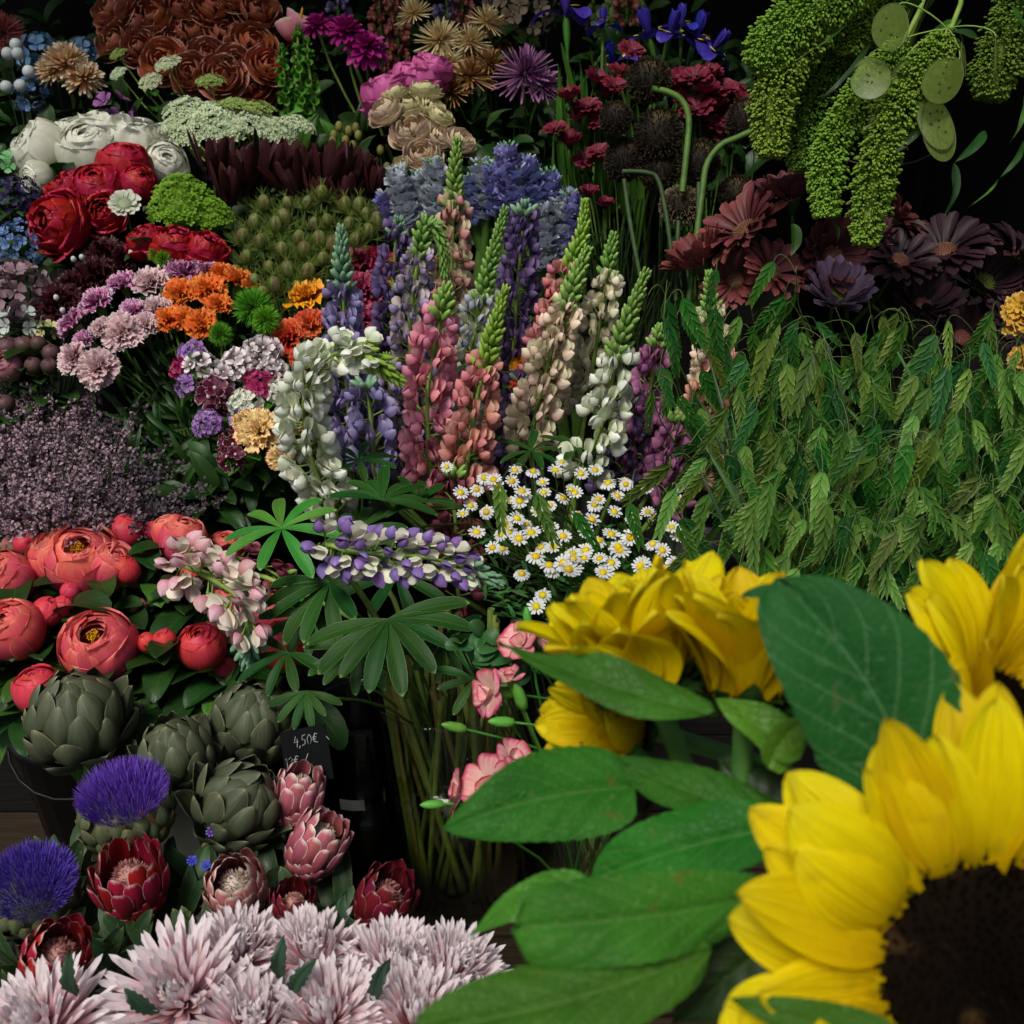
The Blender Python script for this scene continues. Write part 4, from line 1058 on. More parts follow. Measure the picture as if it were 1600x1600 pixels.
# dried buds at the left edge
BUDP = petal_mat('bud_dusty_pink', '3a4020', '4a3a34', tipc='644448', tip0=.6)
PKB = petal_mat('peony_pale_rose', '8a545e', 'a87078', streak='a86874', sk=12, sa=.3)
for px, py, r, dr, m, lab in [(12, 573, 26, (-.2, .5, .8), PKB, 'pale rose peony at the left edge above the statice'), (12, 545, 20, (0, .8, .5), BUDP, 'dusty peony bud above the pale rose peony'), (38, 540, 17, (0, .8, .5), BUDP, 'dusty pink peony bud, second along the left edge'), (60, 538, 15, (.1, .8, .5), BUDP, 'greenish dusty peony bud below the ivory petals'), (80, 552, 16, (.2, .6, .6), BUDP, 'dusty peony bud beside the lowest striped carnation'), (52, 572, 16, (0, .6, .7), BUDP, 'dusty pink peony bud in the middle of its little cluster'), (77, 572, 15, (.1, .6, .7), BUDP, 'dusty pink peony bud right in its little cluster'), (8, 632, 17, (-.1, .6, .7), BUDP, 'brownish peony bud lowest at the left edge')]:
    flower('peony_bud', lab, 'peony bud', 'dusty peony buds at the left', px, py, dep(py) + .0, r * .88, dr, t_peony(m, 'globe' if m is PKB else 'bud', SEPG, None, int(px)), Vector((-.78, 1.62, .562)), STEM, .0025, 4, LEAF_D, .06, .014, (.03, .3))
# ================================================================== centre: lupins
BUDG = petal_mat('lupin_bud_green', '5f8f3a', '8fb85a', tipc='a8c878', var=.1)
BUDB = petal_mat('lupin_bud_blue_green', '5f8f6a', '86b08c', tipc='a0c4a0', var=.1)
BUDY = petal_mat('lupin_bud_lime', '76a02c', 'a0c04a', tipc='b8d070', var=.1)
LW = lambda n, a, b, c, d: (petal_mat('lupin_%s_wing' % n, a, b, edge=None, streak=a, sk=5, sa=.35, var=.16, hue=.02), petal_mat('lupin_%s_banner' % n, c, d, streak=c, sk=5, sa=.35, var=.16, hue=.02))
LUP = {
    'purple': LW('purple', '786aa2', '9c90bc', '887cae', 'b0a4cc'),
    'deep': LW('deep', '54406c', '746090', '624e7e', '84709e'),
    'violetcream': LW('violet_cream', '72569c', '9478b8', 'd8d6ba', 'dcdac8'),
    'greyviolet': LW('grey_violet', '74649a', 'a498b4', 'd0ccb4', 'c4b4c0'),
    'bluecream': LW('blue_cream', '949cba', 'c4c8cc', 'd0d8b8', 'e0e4c8'),
    'pink': LW('pink', 'c8607e', 'e098a6', 'cc6c90', 'e8a8b4'),
    'salmon': LW('salmon', 'c46468', 'de9890', 'd08478', 'e6b4a4'),
    'dusky': LW('dusky_rose', 'b07470', 'cc9c92', 'd0bc9c', 'dcd0ac'),
    'creampink': LW('cream_pink', 'dcb8a4', 'ecdcc4', 'e0c8b0', 'e8e0bc'),
    'rosecream': LW('rose_cream', 'cc6470', 'e0949a', 'd88080', 'e8b4a8'),
    'cream': LW('cream', 'e0d8b4', 'ece8d0', 'e4dab4', 'f0eccc'),
    'white': LW('white', 'dce2c8', 'f0f3ea', 'd0dcb4', 'eef2da'),
    'palepink': LW('pale_pink', 'cc8490', 'e4c0c4', 'dcd0b8', 'e8dccc'),
    'mauve': LW('mauve', '8c4c7c', 'ac6e98', '9c5e8c', 'bc80a8'),
    'wine': LW('wine', '6a2c3c', '8a4450', '74343f', '945058'),
}
VASE_Y = 1.15
VB = Vector((-.075, VASE_Y, .425))     # foot of the stems in the big vase
B2 = Vector((.06, 1.45, .58))
def lup(lab, kind, pix, y, bud=BUDG, tipf=.34, flr=.024, gap=.0185, whorl=7, base=B2, seed=0, sparse=0., dy=None, stem=STEM_L, minf=0., droop=0.):
    pts = [PY(p[0], p[1], y + (p[2] if len(p) > 2 else 0)) for p in pix]
    wg, bn = LUP[kind]
    m = pix[len(pix) // 2]
    return spike('lupin', lab, 'lupin', 'lupins in the middle of the stall', pts, 0, wg, bn, stem, bud, flr=flr * 1.52, tipf=tipf, gap=gap * 1.22, whorl=6, base=base, seed=seed, sparse=sparse, px=m[0], py=m[1], minf=minf, droop=droop, via=.75 if base is VB else None)
lup('purple lupin with a blue-green tip at the left of the lupins', 'purple', [(548, 725), (540, 560), (533, 362)], 1.50, BUDB, .24, .027, .020, seed=1)
lup('dusky rose lupin with a green tip, the tallest, behind the others', 'dusky', [(700, 560), (706, 400), (714, 222)], 1.62, BUDG, .30, .026, .02, seed=2)
lup('grey-violet lupin whose green tip hooks over to the right', 'greyviolet', [(655, 660), (640, 520), (655, 400), (668, 350), (688, 375), (694, 425)], 1.53, BUDG, .34, .024, .02, seed=3)
lup('small grey-violet lupin behind the hooked one', 'deep', [(612, 560), (615, 430), (622, 345)], 1.60, BUDB, .12, .024, .02, seed=4)
lup('pale blue and cream lupin with a long green tip leaning right', 'bluecream', [(720, 660), (738, 540), (765, 420), (788, 332)], 1.50, BUDG, .42, .024, .02, seed=5)
lup('deep purple lupin in the back beside the blue delphiniums', 'deep', [(800, 600), (808, 460), (820, 322)], 1.60, BUDB, .06, .026, .020, seed=6)
lup('clear pink lupin with its bare stem showing in the middle', 'pink', [(672, 745), (668, 620), (684, 520), (697, 452)], 1.42, BUDG, .16, .029, .022, seed=7, sparse=.08)
lup('salmon pink lupin with a lime green tip', 'salmon', [(728, 745), (742, 640), (765, 545), (788, 458)], 1.40, BUDY, .42, .027, .020, seed=8)
lup('rose lupin peeking out behind the tall cream lupin', 'rosecream', [(840, 600), (868, 480), (905, 380), (914, 318)], 1.55, BUDY, .36, .024, .018, seed=9)
lup('tall cream and blush lupin with a green tip', 'creampink', [(828, 690), (850, 590), (885, 480), (915, 395)], 1.49, BUDG, .30, .027, .020, seed=10)
lup('slender cream lupin behind the white one', 'cream', [(915, 640), (938, 500), (957, 372)], 1.57, BUDG, .22, .024, .021, seed=11, sparse=.1)
lup('white lupin with a long green tip and bare yellow-green stem', 'white', [(905, 745), (945, 650), (968, 540), (1008, 428)], 1.40, BUDG, .42, .028, .024, seed=12, sparse=.15, whorl=7)
lup('white lupin bent over in a hook to the right', 'white', [(520, 800), (488, 720), (474, 630), (505, 565, -.02), (560, 548, -.03), (622, 592, -.03)], 1.32, BUDY, .16, .028, .020, seed=13, base=VB)
lup('violet and cream lupin lying almost flat above the vase', 'violetcream', [(512, 850), (560, 864, -.01), (640, 868, -.02), (710, 882, -.02), (778, 910, -.02)], 1.02, BUDB, .22, .022, .0145, seed=14, base=VB)
lup('pale pink lupin fallen to the left over the peonies', 'palepink', [(280, 880, .03), (330, 905, .0), (372, 935, -.02), (388, 985, -.03), (388, 1042, -.03)], 1.04, BUDB, .24, .026, .018, seed=15, base=VB, sparse=.1)
lup('mauve lupin behind the seed grass', 'mauve', [(1010, 750), (1010, 660), (1022, 570), (1030, 515)], 1.52, BUDG, .12, .025, .02, seed=16)
lup('dusky pink lupin behind the seed grass', 'salmon', [(1078, 740), (1100, 640), (1130, 545)], 1.50, BUDG, .1, .026, .02, seed=17)
lup('pale lupin tip poking above the seed grass', 'creampink', [(1118, 600), (1112, 520), (1108, 432)], 1.50, BUDG, .4, .024, .02, seed=18)
lup('wine red lupin low in the shade behind the chamomile', 'wine', [(716, 930), (712, 830), (708, 740)], 1.36, BUDG, .04, .027, .024, seed=19, sparse=.25)
lup('dark purple lupin low between the white and pink lupins', 'purple', [(585, 740), (580, 660), (572, 600)], 1.46, BUDB, .06, .027, .024, seed=20, sparse=.2)
lup('muted rose lupin in the shade behind the pink one', 'greyviolet', [(615, 720), (610, 640), (606, 560)], 1.52, BUDG, .08, .024, .022, seed=21, sparse=.1)
lup('dark violet lupin low behind the white lupin', 'deep', [(960, 760), (985, 700), (990, 620)], 1.52, BUDB, .08, .026, .022, seed=22, sparse=.1)
lup('rose-mauve lupin low behind the chamomile', 'mauve', [(1040, 780), (1048, 720), (1058, 650)], 1.46, BUDG, .08, .027, .022, seed=23)
lup('deep violet lupin hidden behind the salmon one', 'deep', [(800, 740), (806, 660), (815, 590)], 1.55, BUDB, .06, .026, .022, seed=24)
lup('wine pink lupin fallen beside the pale one', 'wine', [(330, 870, .06), (385, 875, .05), (445, 905, .04)], 1.22, BUDG, .08, .024, .02, seed=25, base=VB, sparse=.2)
bucket(.06, 1.46, .56, .12, .24, 'black bucket holding the standing lupins', 740, 900)

LUPL = leaf_mat('lupin_leaf', '184012', '204e18', '447a34', 8, .4, edge='6a9a58', ew=.95, rough=.5, spec=.2)
LUPB = leaf_mat('lupin_leaf_bright', '357826', '458c30', '76b058', 8, .4, edge='90c070', ew=.95, spec=.25)
for i, (px, py, d, r, n, nrm, m, sp, lab) in enumerate([
    (440, 826, 1.20, 105, 9, (-.1, .75, .65), LUPB, (20, 340), 'bright green lupin leaf fanned out left of the fallen violet lupin'),
    (606, 968, 1.12, 135, 9, (0, .7, .7), LUPL, (190, 375), 'large dark lupin leaf drooping over the rim of the vase'),
    (515, 910, 1.20, 120, 7, (-.2, .7, .7), LUPL, (170, 300), 'dark lupin leaf under the fallen violet lupin'),
    (597, 782, 1.34, 92, 9, (.1, .8, .6), LUPL, (-10, 190), 'dark lupin leaf between the white and pink lupins'),
    (655, 785, 1.38, 78, 8, (.2, .8, .5), LUPL, (-10, 220), 'dark lupin leaf behind the wine red lupin'),
    (742, 1062, 1.10, 66, 8, (.1, .6, .8), LUPL, (120, 400), 'small lupin leaf right of the vase rim'),
    (450, 1020, 1.18, 90, 6, (-.2, .7, .6), LUPL, (140, 320), 'dark lupin leaf over the shaded coral peony'),
    (560, 1010, 1.17, 90, 7, (0, .6, .8), LUPL, (180, 360), 'dark lupin leaf behind the large drooping one'),
    (830, 705, 1.50, 64, 9, (.1, .8, .5), LUPL, (0, 330), 'dark lupin leaf below the cream and blush lupin'),
    (490, 960, 1.22, 90, 7, (-.1, .6, .8), LUPL, (150, 330), 'dark lupin leaf beside the fallen pink lupin'),
    (560, 720, 1.46, 70, 9, (0, .8, .5), LUPL, (0, 330), 'dark lupin leaf below the purple lupin'),
    (690, 1000, 1.16, 76, 7, (.1, .6, .8), LUPL, (200, 400), 'dark lupin leaf hanging at the right of the vase'),
    (900, 700, 1.52, 60, 9, (.1, .8, .5), LUPL, (0, 330), 'dark lupin leaf behind the chamomile'),
    (560, 830, 1.34, 80, 9, (0, .7, .6), LUPL, (0, 330), 'dark lupin leaf behind the fallen violet lupin'),
    (620, 900, 1.30, 100, 9, (0, .6, .7), LUPL, (0, 330), 'dark lupin leaf deep behind the drooping one'),
    (480, 1080, 1.14, 66, 6, (-.1, .5, .8), LUPL, (200, 340), 'dark lupin leaf hanging left of the vase rim')]):
    palm_leaf('lupin_leaf', lab, px, py, d, r, n, nrm, m, VB if d < 1.28 else B2, sp, i, .55, 'lupin leaves', wk=.105)

# ---- the big vase, its water and stems
VG = glass('vase_glass', (.93, .95, .92, 1)); WATER = glass('murky_water', (.82, .82, .66, 1), .05)
JG = glass('jar_glass', (.84, .9, .88, 1))
def vase(lab, x, y, z, r0, r1, h, fill, px, py, mat=VG, nst=26, r_stem=.0032, seed=0):
    random.seed(seed)
    v = thing('glass_vase', lab, 'vase', None, (x, y, z), px, py)
    t = .004
    ob('glass', G().grid(lathe([(.001, .001), (r0 * .9, .001), (r0, .006), (r0 + (r1 - r0) * .5, h * .5), (r1, h - .003), (r1 - .002, h), (r1 - t, h - .003), (r0 + (r1 - r0) * .5 - t, h * .5), (r0 - t, .018), (.001, .014)], 40), wrap=True).mesh('glass', mat), v)
    ob('rim', gt([((r1 - .002) * math.cos(a), (r1 - .002) * math.sin(a), h) for a in np.linspace(0, 2 * pi, 41)], .0028, 8).mesh('rim', mat), v)
    ob('foot', gt([(r0 * .96 * math.cos(a), r0 * .96 * math.sin(a), .006) for a in np.linspace(0, 2 * pi, 41)], .005, 8).mesh('foot', mat), v)
    f = fill; rr = r0 + (r1 - r0) * f
    ob('water', G().grid(lathe([(.001, .0165), (r0 - t - .002, .0205), (rr - t - .002, h * f), (.001, h * f + .0005)], 32), wrap=True).mesh('water', WATER), v)
    return v
vase('wide clear glass vase full of lupin stems in the middle', -.075, VASE_Y, .401, .085, .108, .335, .62, 700, 1220)
SM = [plain('vase_stem_%d' % i, a, b, 60, .5) for i, (a, b) in enumerate((('6a7c34', '88984c'), ('7c7038', '908248'), ('566a30', '70863e')))]
for i in range(64):
    a, q = ru(0, 6.28), math.sqrt(ru(0, 1)) * .07
    a2 = a + ru(-1.5, 1.5)
    b = Vector((-.075 + q * math.cos(a), VASE_Y + q * math.sin(a), .422)); e = Vector((-.075 + .085 * math.cos(a2), VASE_Y + .085 * math.sin(a2), .74 + ru(0, .06)))
    t = thing('cut_stem', 'cut green stem standing in the water of the big glass vase', 'stem', 'cut stems in the big vase', b, 700, 1220)
    ob('stem', gt([Vector((0, 0, 0)).lerp(e - b, f) + Vector((0, 0, 0)) for f in np.linspace(0, 1, 5)], .0042 * ru(.7, 1.3), 6).mesh('stem', SM[i % 3]), t)
vase('second glass vase in the shade under the sunflower leaves', .085, 1.02, .401, .065, .08, .28, .6, 830, 1420)
for i in range(20):
    a, q = ru(0, 6.28), math.sqrt(ru(0, 1)) * .05
    b = Vector((.085 + q * math.cos(a), 1.02 + q * math.sin(a), .422)); e = Vector((.085 + .06 * math.cos(a + 2.6), 1.02 + .06 * math.sin(a + 2.6), .72))
    t = thing('cut_stem', 'cut green stem standing in the second glass vase', 'stem', 'cut stems in the second vase', b, 830, 1420)
    ob('stem', gt([(e - b) * f for f in np.linspace(0, 1, 5)], .003 * ru(.7, 1.3), 6).mesh('stem', SM[i % 3]), t)
vase('small clear glass jar left of the big vase', -.205, 1.20, .401, .055, .06, .26, .5, 545, 1170, JG)
LBL = plain('paper_label', 'b8bab4', 'a8aaa4', 30, .7)
g = box(G(), -.018, .018, -.0565, -.0555, .16, .176)
jl = thing('jar_label', 'small white sticker on the clear glass jar', 'label', None, (-.205, 1.20, .401), 553, 1215)
T_, S_ = np.meshgrid(np.linspace(-.35, .2, 8), np.linspace(.135, .152, 2), indexing='ij')
ob('paper', G().grid(np.stack([.0602 * np.sin(T_), -.0602 * np.cos(T_), S_], -1)).mesh('paper', LBL), jl)

# ---- the price card
CARD = plain('blackboard_card', '08090a', '0e1012', 30, .9, .1, .1)
CHALK = plain('white_chalk_pen', 'a8aaac', '989a9c', 40, .8)
pc = thing('price_card', 'black price card with white handwriting 4,50€ beside the artichokes', 'price card', None, P(485, 1215, 1.10), 482, 1165)
cz = DR(-.05, .25, .96); cx = DR(.97, .2, .0); cx = (cx - cz * cx.dot(cz)).normalized(); cy = cz.cross(cx)
CM = Matrix((cx, cy, cz)).transposed().to_4x4()
k = 1.10 / F_PX
ob('card', box(G(), -38 * k, 36 * k, -8 * k, 78 * k, -.002, 0).mesh('card', CARD, False), pc, CM)
def stroke(pts, wd=1.0):
    ob('handwriting', gt([Vector((x * k, y * k, .0004)) for x, y in pts], wd * k * .6, 5).mesh('handwriting', CHALK), pc, CM)
def gl(ch, ox, oy, s):
    D = {'4': [[(.5, 2), (.1, .9), (.9, 1.0)], [(.75, 1.5), (.55, 0)]], ',': [[(.2, .2), (0, -.3)]], '5': [[(.9, 2), (.35, 1.9), (.2, 1.15), (.7, 1.1), (.75, .4), (.1, .1)]],
         '0': [[(.5, 1.9), (.1, 1.2), (.2, .2), (.6, .1), (.9, 1.), (.75, 1.7), (.5, 1.9)]], '€': [[(1, 1.7), (.6, 1.9), (.25, 1.2), (.3, .4), (.9, .2)], [(0, 1.2), (.8, 1.25)], [(0, .8), (.7, .85)]],
         '1': [[(.2, 1.5), (.5, 1.9), (.4, 0)]], '2': [[(.1, 1.5), (.5, 1.9), (.8, 1.4), (.1, .1), (.9, .2)]], '/': [[(0, 0), (1., 1.9)]]}
    for st in D[ch]: stroke([(ox + x * s, oy + y * s) for x, y in st])
x = -18
for ch, wd in (('4', 8), (',', 4), ('5', 9), ('0', 9), ('€', 11)):
    gl(ch, x, 50, 8.5); x += wd
x = -36
for ch, wd in (('1', 6), ('2', 8), ('€', 16), ('/', 8)):
    gl(ch, x, 22, 8); x += wd
stroke([(34, 58), (38, 52)])

# ---- chamomile
CHW = petal_mat('chamomile_white', 'd8dcdc', 'e6eaea', trans=.25, var=.05, hue=.0)
CHY = petal_mat('chamomile_yellow', 'd8b808', 'ecd01c', trans=.05, var=.08)
TCH = [t_daisy(CHW, CHY, 13 + s, .62, .13, STRAP, .34, 4 - 22 * (s == 2), 1, .38, .26, -.3 - .2 * s, 90, s, True, CAL) for s in range(3)]
CB = Vector((.25, 1.38, .575))
bucket(.25, 1.39, .56, .07, .24, 'black bucket under the chamomile', 860, 1050)
pts = [(698, 730), (720, 770), (745, 765), (723, 803), (745, 832), (782, 835), (770, 856), (775, 758), (757, 747), (800, 752), (783, 780), (833, 737), (811, 842), (830, 833), (880, 778), (848, 754), (880, 838), (837, 870), (865, 855), (915, 860), (895, 866), (937, 873), (942, 895), (902, 803), (925, 812), (935, 780), (978, 757), (955, 835), (838, 948), (848, 930), (812, 790), (808, 810), (822, 773), (898, 770), (908, 740), (878, 722), (868, 735), (930, 735), (950, 755), (965, 775), (990, 810), (1010, 762), (960, 800), (985, 840), (1020, 850), (1035, 860), (795, 832), (788, 816), (860, 825), (915, 830), (935, 845), (1000, 885), (1045, 905), (1060, 930), (970, 860), (955, 880), (860, 790), (840, 800), (850, 770), (785, 858), (895, 890), (880, 880), (1055, 880), (1012, 800), (735, 790), (760, 800), (805, 735)] + [(random.Random(i).uniform(735, 1075), random.Random(i + 99).uniform(745, 900)) for i in range(26)]
for i, (px, py) in enumerate(pts):
    d = float(np.interp(py, [720, 960], [1.42, 1.24])) + ru(-.015, .015)
    if i < 7: d -= .02
    r = ru(12.5, 17.5) * (1.05 if py > 820 else .9)
    dr = (ru(-.35, .35), ru(.25, .9), ru(.45, .9))
    flower('chamomile', {0: 'lone chamomile daisy at the upper left, in front of the salmon lupin', 28: 'lower daisy of the pair hanging below the chamomile bunch', 29: 'upper daisy of the pair hanging below the chamomile bunch'}.get(i, 'white chamomile daisy with a yellow centre in the bunch beside the sunflowers'), 'daisy', 'chamomile daisies', px, py, d, r, dr, TCH[i % 3], CB + Vector((ru(-.05, .05), ru(-.05, .05), 0)), STEM, .001, 0, stem0=.2)
FERN = leaf_mat('chamomile_leaf', '2c5a28', '3a6c30', None, 5, .2)
for i in range(60):
    px, py = ru(740, 1010), ru(800, 1060)
    p = P(px, py, float(np.interp(py, [720, 960], [1.44, 1.27])) + ru(0, .05))
    t = thing('chamomile_stalk', 'fine green chamomile stalk with feathery leaves below the daisies', 'stalk', 'chamomile stalks', CB, px, py)
    g = gt(bez(p - CB, (p - CB) * .8, (0, 0, .1), (0, 0, 0), 7), .0011, 4)
    for k in range(9):
        q = (p - CB) * ru(.72, 1.0)
        out = Vector((ru(-1, 1), ru(-1, .3), ru(-.1, 1))).normalized() * ru(.012, .03)
        g.grid(petal(L=1, W=.12, pf=LANCE, nu=4, nv=3, a0=.3, a1=-.8)[0] @ np.array(place((0, 0, 0), out, (0, -.4, 1), out.length).to_3x3()).T + np.array(q))
    ob('stalk', g.mesh('stalk', FERN), t)

# ---- pink spray carnations between the vase and the sunflowers
SPK = petal_mat('spray_pink', 'f4dcc4', 'dc7484', edge='bc3a60', ew=.84, streak='f0ccc0', sk=12, sa=.5, trans=.25)
SPB = leaf_mat('spray_bud', '3f8a2e', '62a83e', '8cc060', 5, .2)
BUDM = gs(R=.42, th0=4, th1=172, W=1.2, zs=2.1, pf=prof(.3, .5, .6), nu=9, nv=9)
def t_blossom(k):
    random.seed(k)
    ms = [gp(L=1., W=.5, pf=prof(1.0, .3, .14), nu=9, nv=9, a0=.75, a1=-.9 - .3 * v, cup=.12, ruf=.06, rk=4, seed=k + v).mesh('petal', SPK) for v in range(2)]
    out = [('petal', ms[i % 2], wh(i * 1.257 + ru(-.15, .15), .04, -.3, rad(12 + ru(-10, 14)), ru(.92, 1.06), ru(-.2, .2))) for i in range(5)]
    out += [('petal', ms[i % 2], wh(i * 2.1 + .5, .03, -.26, rad(48 + ru(-8, 8)), .62, ru(-.3, .3))) for i in range(3)]
    out.append(('calyx', G().grid(lathe([(.02, -1.3), (.17, -1.25), (.21, -.8), (.22, -.4), (.16, -.25)], 8), wrap=True).mesh('calyx', SPB), I4))
    return out
bud_me = G().grid(lathe([(.02, -1), (.3, -.85), (.40, -.3), (.36, .4), (.2, .85), (.05, 1.05)], 9), wrap=True).mesh('calyx', SPB)
SC = Vector((.09, 1.02, .43))
for px, py, d, r, dr, kd, lab in [
    (812, 1003, 1.02, 34, (-.35, .5, .7), 'b', 'coral pink spray carnation above the long sunflower leaf tip'), (848, 994, 1.03, 20, (.6, .3, .5), 'b', 'half open coral spray carnation touching the yellow petals'),
    (762, 1082, 1.0, 40, (-.75, .1, .45), 'b', 'rose pink spray carnation with a white throat, seen from the side'), (795, 1058, 1.0, 26, (-.3, .8, .3), 'b', 'rose pink spray carnation bud unfolding above the white-throated bloom'),
    (765, 1228, .96, 50, (-.3, .35, .88), 'b', 'peach pink spray carnation opened flat below the green buds'), (715, 1240, .97, 36, (-.95, .1, .1), 'b', 'rose pink spray carnation edge-on, left of the peach one'), (803, 1183, .97, 32, (.5, .6, .4), 'b', 'peach pink spray carnation half closed, above the flat one'),
    (824, 966, 1.02, 17, (-.1, .95, .2), 'g', 'upright green carnation bud above the coral blossom'), (812, 1088, 1.0, 24, (-.3, .9, .3), 'g', 'thick green calyx right of the white-throated bloom'), (710, 1136, .98, 20, (-.9, .25, .3), 'g', 'green carnation bud pointing left over the vase'), (784, 1128, .98, 21, (-.9, .1, .35), 'g', 'green carnation bud pointing left near the yellow petals'), (676, 1257, .97, 18, (-.97, .0, .2), 'g', 'green carnation bud farthest to the left, low over the vase')]:
    tp = t_blossom(int(px)) if kd == 'b' else [('calyx', bud_me, I4)]
    a = DR(*dr)
    b = P(880, 1230, 1.06)
    flower('spray_carnation', lab, 'carnation', 'pink spray carnations', px, py, d, r * (1.15 if kd == 'b' else 1.05), dr, tp, SC + Vector((ru(-.03, .03), ru(-.02, .02), 0)), SPB, .0016, 0, stem0=.9)
SPL = leaf_mat('round_leaf', '234f26', '2f6230', '5f9050', 6, .4)
for i, (px, py, r) in enumerate([(770, 1010, 28), (742, 1030, 26), (790, 1030, 26), (825, 1045, 22), (755, 990, 22), (800, 1055, 24), (840, 1020, 20), (720, 1010, 20)]):
    p = P(px, py, 1.06); 
    t = thing('ground_leaf_sprig', 'small dark leaf sprig above the pink spray carnations', 'leaf spray', 'leaf sprigs above the spray carnations', SC, px, py)
    ob('stem', gt(bez(p - SC, (p - SC) * .85, (0, 0, .1), (0, 0, 0), 7), .0012, 4).mesh('stem', STEM_D), t)
    for k in range(3):
        out = Vector((ru(-1, 1), ru(-1, .1), ru(-.4, .8))).normalized()
        ob('leaf', stem_leaf(SPL, .03, .012, k), t, place(p - SC, out, (0, -.6, 1), r * 1.06 / F_PX * 1.5))
# ================================================================== right: seed grass, dark gerberas, plumes, honesty
def oat_mat(n, a, b, c): return petal_mat(n, a, b, tipc=c, tip0=.72, streak=a, sk=7, sa=.7, trans=.3, var=.25, hue=.02, rough=.45)
OAT = [oat_mat('seed_grass_deep', '1c521c', '326c28', '608e3c'), oat_mat('seed_grass_mid', '2f661e', '528830', '88ac50'), oat_mat('seed_grass_light', '5c8834', '8cac58', 'b8cc88'), oat_mat('seed_grass_olive', '3e5a18', '647c2a', '929e40')]
OATM = [[g_spikelet(k).mesh('spikelet', m) for k in range(2)] for m in OAT]
OAT_STEM = plain('seed_grass_stem', '4c6430', '667c42', 60, .5)
OB = [Vector((.42, 1.45, .58)), Vector((.60, 1.45, .58)), Vector((.78, 1.45, .58))]
for b in OB: bucket(b.x, b.y, .56, .085, .24, 'black bucket under the green seed grass', F_PX * b.x / 1.45 + 800, 950)
def oat_stem(px, py, d, n, k, sp=1.0):
    r = random.Random(k)
    p = P(px, py, d); b = OB[0 if px < 1180 else 1 if px < 1400 else 2] + Vector((r.uniform(-.05, .05), r.uniform(-.05, .05), 0))
    t = thing('seed_grass_stem', 'green seed grass stem hung with flat toothed spikelets', 'seed grass', 'green seed grass stems', b, px, py)
    side = r.choice([-1, -1, 1])
    lean = Vector((side * r.uniform(.0, .08), -.06, 0))
    top = p - b + Vector((0, 0, .03))
    g = gt(bez((0, 0, 0), (0, 0, .25), top - lean + Vector((0, 0, -.10)), top, 10), np.linspace(.0014, .0006, 10), 4)
    for i in range(n):
        q0 = top - (top.normalized() * r.uniform(-.0, .14)) - lean * r.uniform(0, .6)
        a = r.uniform(0, 6.28)
        o = Vector((math.cos(a), math.sin(a) * .8 - .25, 0)) * r.uniform(.02, .06) * sp
        q1 = q0 + o + Vector((0, 0, r.uniform(-.035, .03)))
        g.grid(tube(bez(q0, q0 + o * .4 + Vector((0, 0, .022)), q1 + Vector((0, 0, .018)) - o * .1, q1, 7), .00045, 3), wrap=True)
        L = r.uniform(.046, .078)
        fall = Vector((o.x * r.uniform(1, 8) + side * .28, o.y * 3, 0)) + Vector((r.uniform(-.18, .18), r.uniform(-.25, .05), -r.uniform(.45, 1.)))
        me = OATM[r.choice([0, 0, 0, 1, 1, 1, 2, 2, 2, 3])][r.randrange(2)]
        ob('spikelet', me, t, place(q1, fall.normalized(), Vector((r.uniform(-.7, .7), -1, r.uniform(-.1, .8))), L))
    ob('stem', g.mesh('stem', OAT_STEM), t)
k = 0
rr = random.Random(5)
for i in range(84):
    px, py = rr.uniform(1010, 1640), rr.uniform(500, 880)
    if px < 1100 and (py < 700 or py > 760): continue
    topc = np.interp(px, [1000, 1100, 1250, 1450, 1600], [640, 470, 480, 520, 520])
    if py < topc: py = topc + rr.uniform(0, 60)
    d = float(np.interp(py, [450, 900], [1.36, 1.06])) + rr.uniform(-.02, .06)
    k += 1; oat_stem(px, py, d, rr.randint(6, 9), k)
for px, py, n in [(1045, 480, 5), (1110, 470, 6), (1145, 480, 5), (1060, 560, 6), (1020, 620, 6), (1240, 470, 6), (1350, 500, 6), (1400, 520, 6), (1300, 520, 6), (1200, 520, 6), (1480, 560, 6), (1560, 540, 5), (1590, 620, 6), (872, 795, 3), (1050, 800, 4)]:
    k += 1; oat_stem(px, py, float(np.interp(py, [450, 900], [1.32, 1.04])), n, k, .8)
# long grass blades and stalks inside the bunch
for i in range(40):
    px, py = rr.uniform(1150, 1620), rr.uniform(700, 960)
    d = float(np.interp(py, [450, 900], [1.42, 1.16])) + rr.uniform(0, .06)
    p = P(px, py, d); b = OB[0 if px < 1180 else 1 if px < 1400 else 2] + Vector((rr.uniform(-.06, .06), rr.uniform(-.05, .05), 0))
    L = .30; out = Vector((rr.uniform(-1, 1), rr.uniform(-.6, .3), 1.4)).normalized()
    g = gp(L=1, W=.014, pf=prof(.3, .8, .6), nu=10, nv=3, a0=.1, a1=-1.2, crease=.4, seed=i)
    me = g.mesh('grass_blade', LEAF_D if i % 3 else LEAF_M)
    o = thing('grass_blade', 'long narrow green blade inside the seed grass bunch', 'grass blade', 'blades in the seed grass', p - out * .15, px, py, me)
    o.matrix_basis = place(p - out * .15, out, Vector((0, -1, .3)), L)

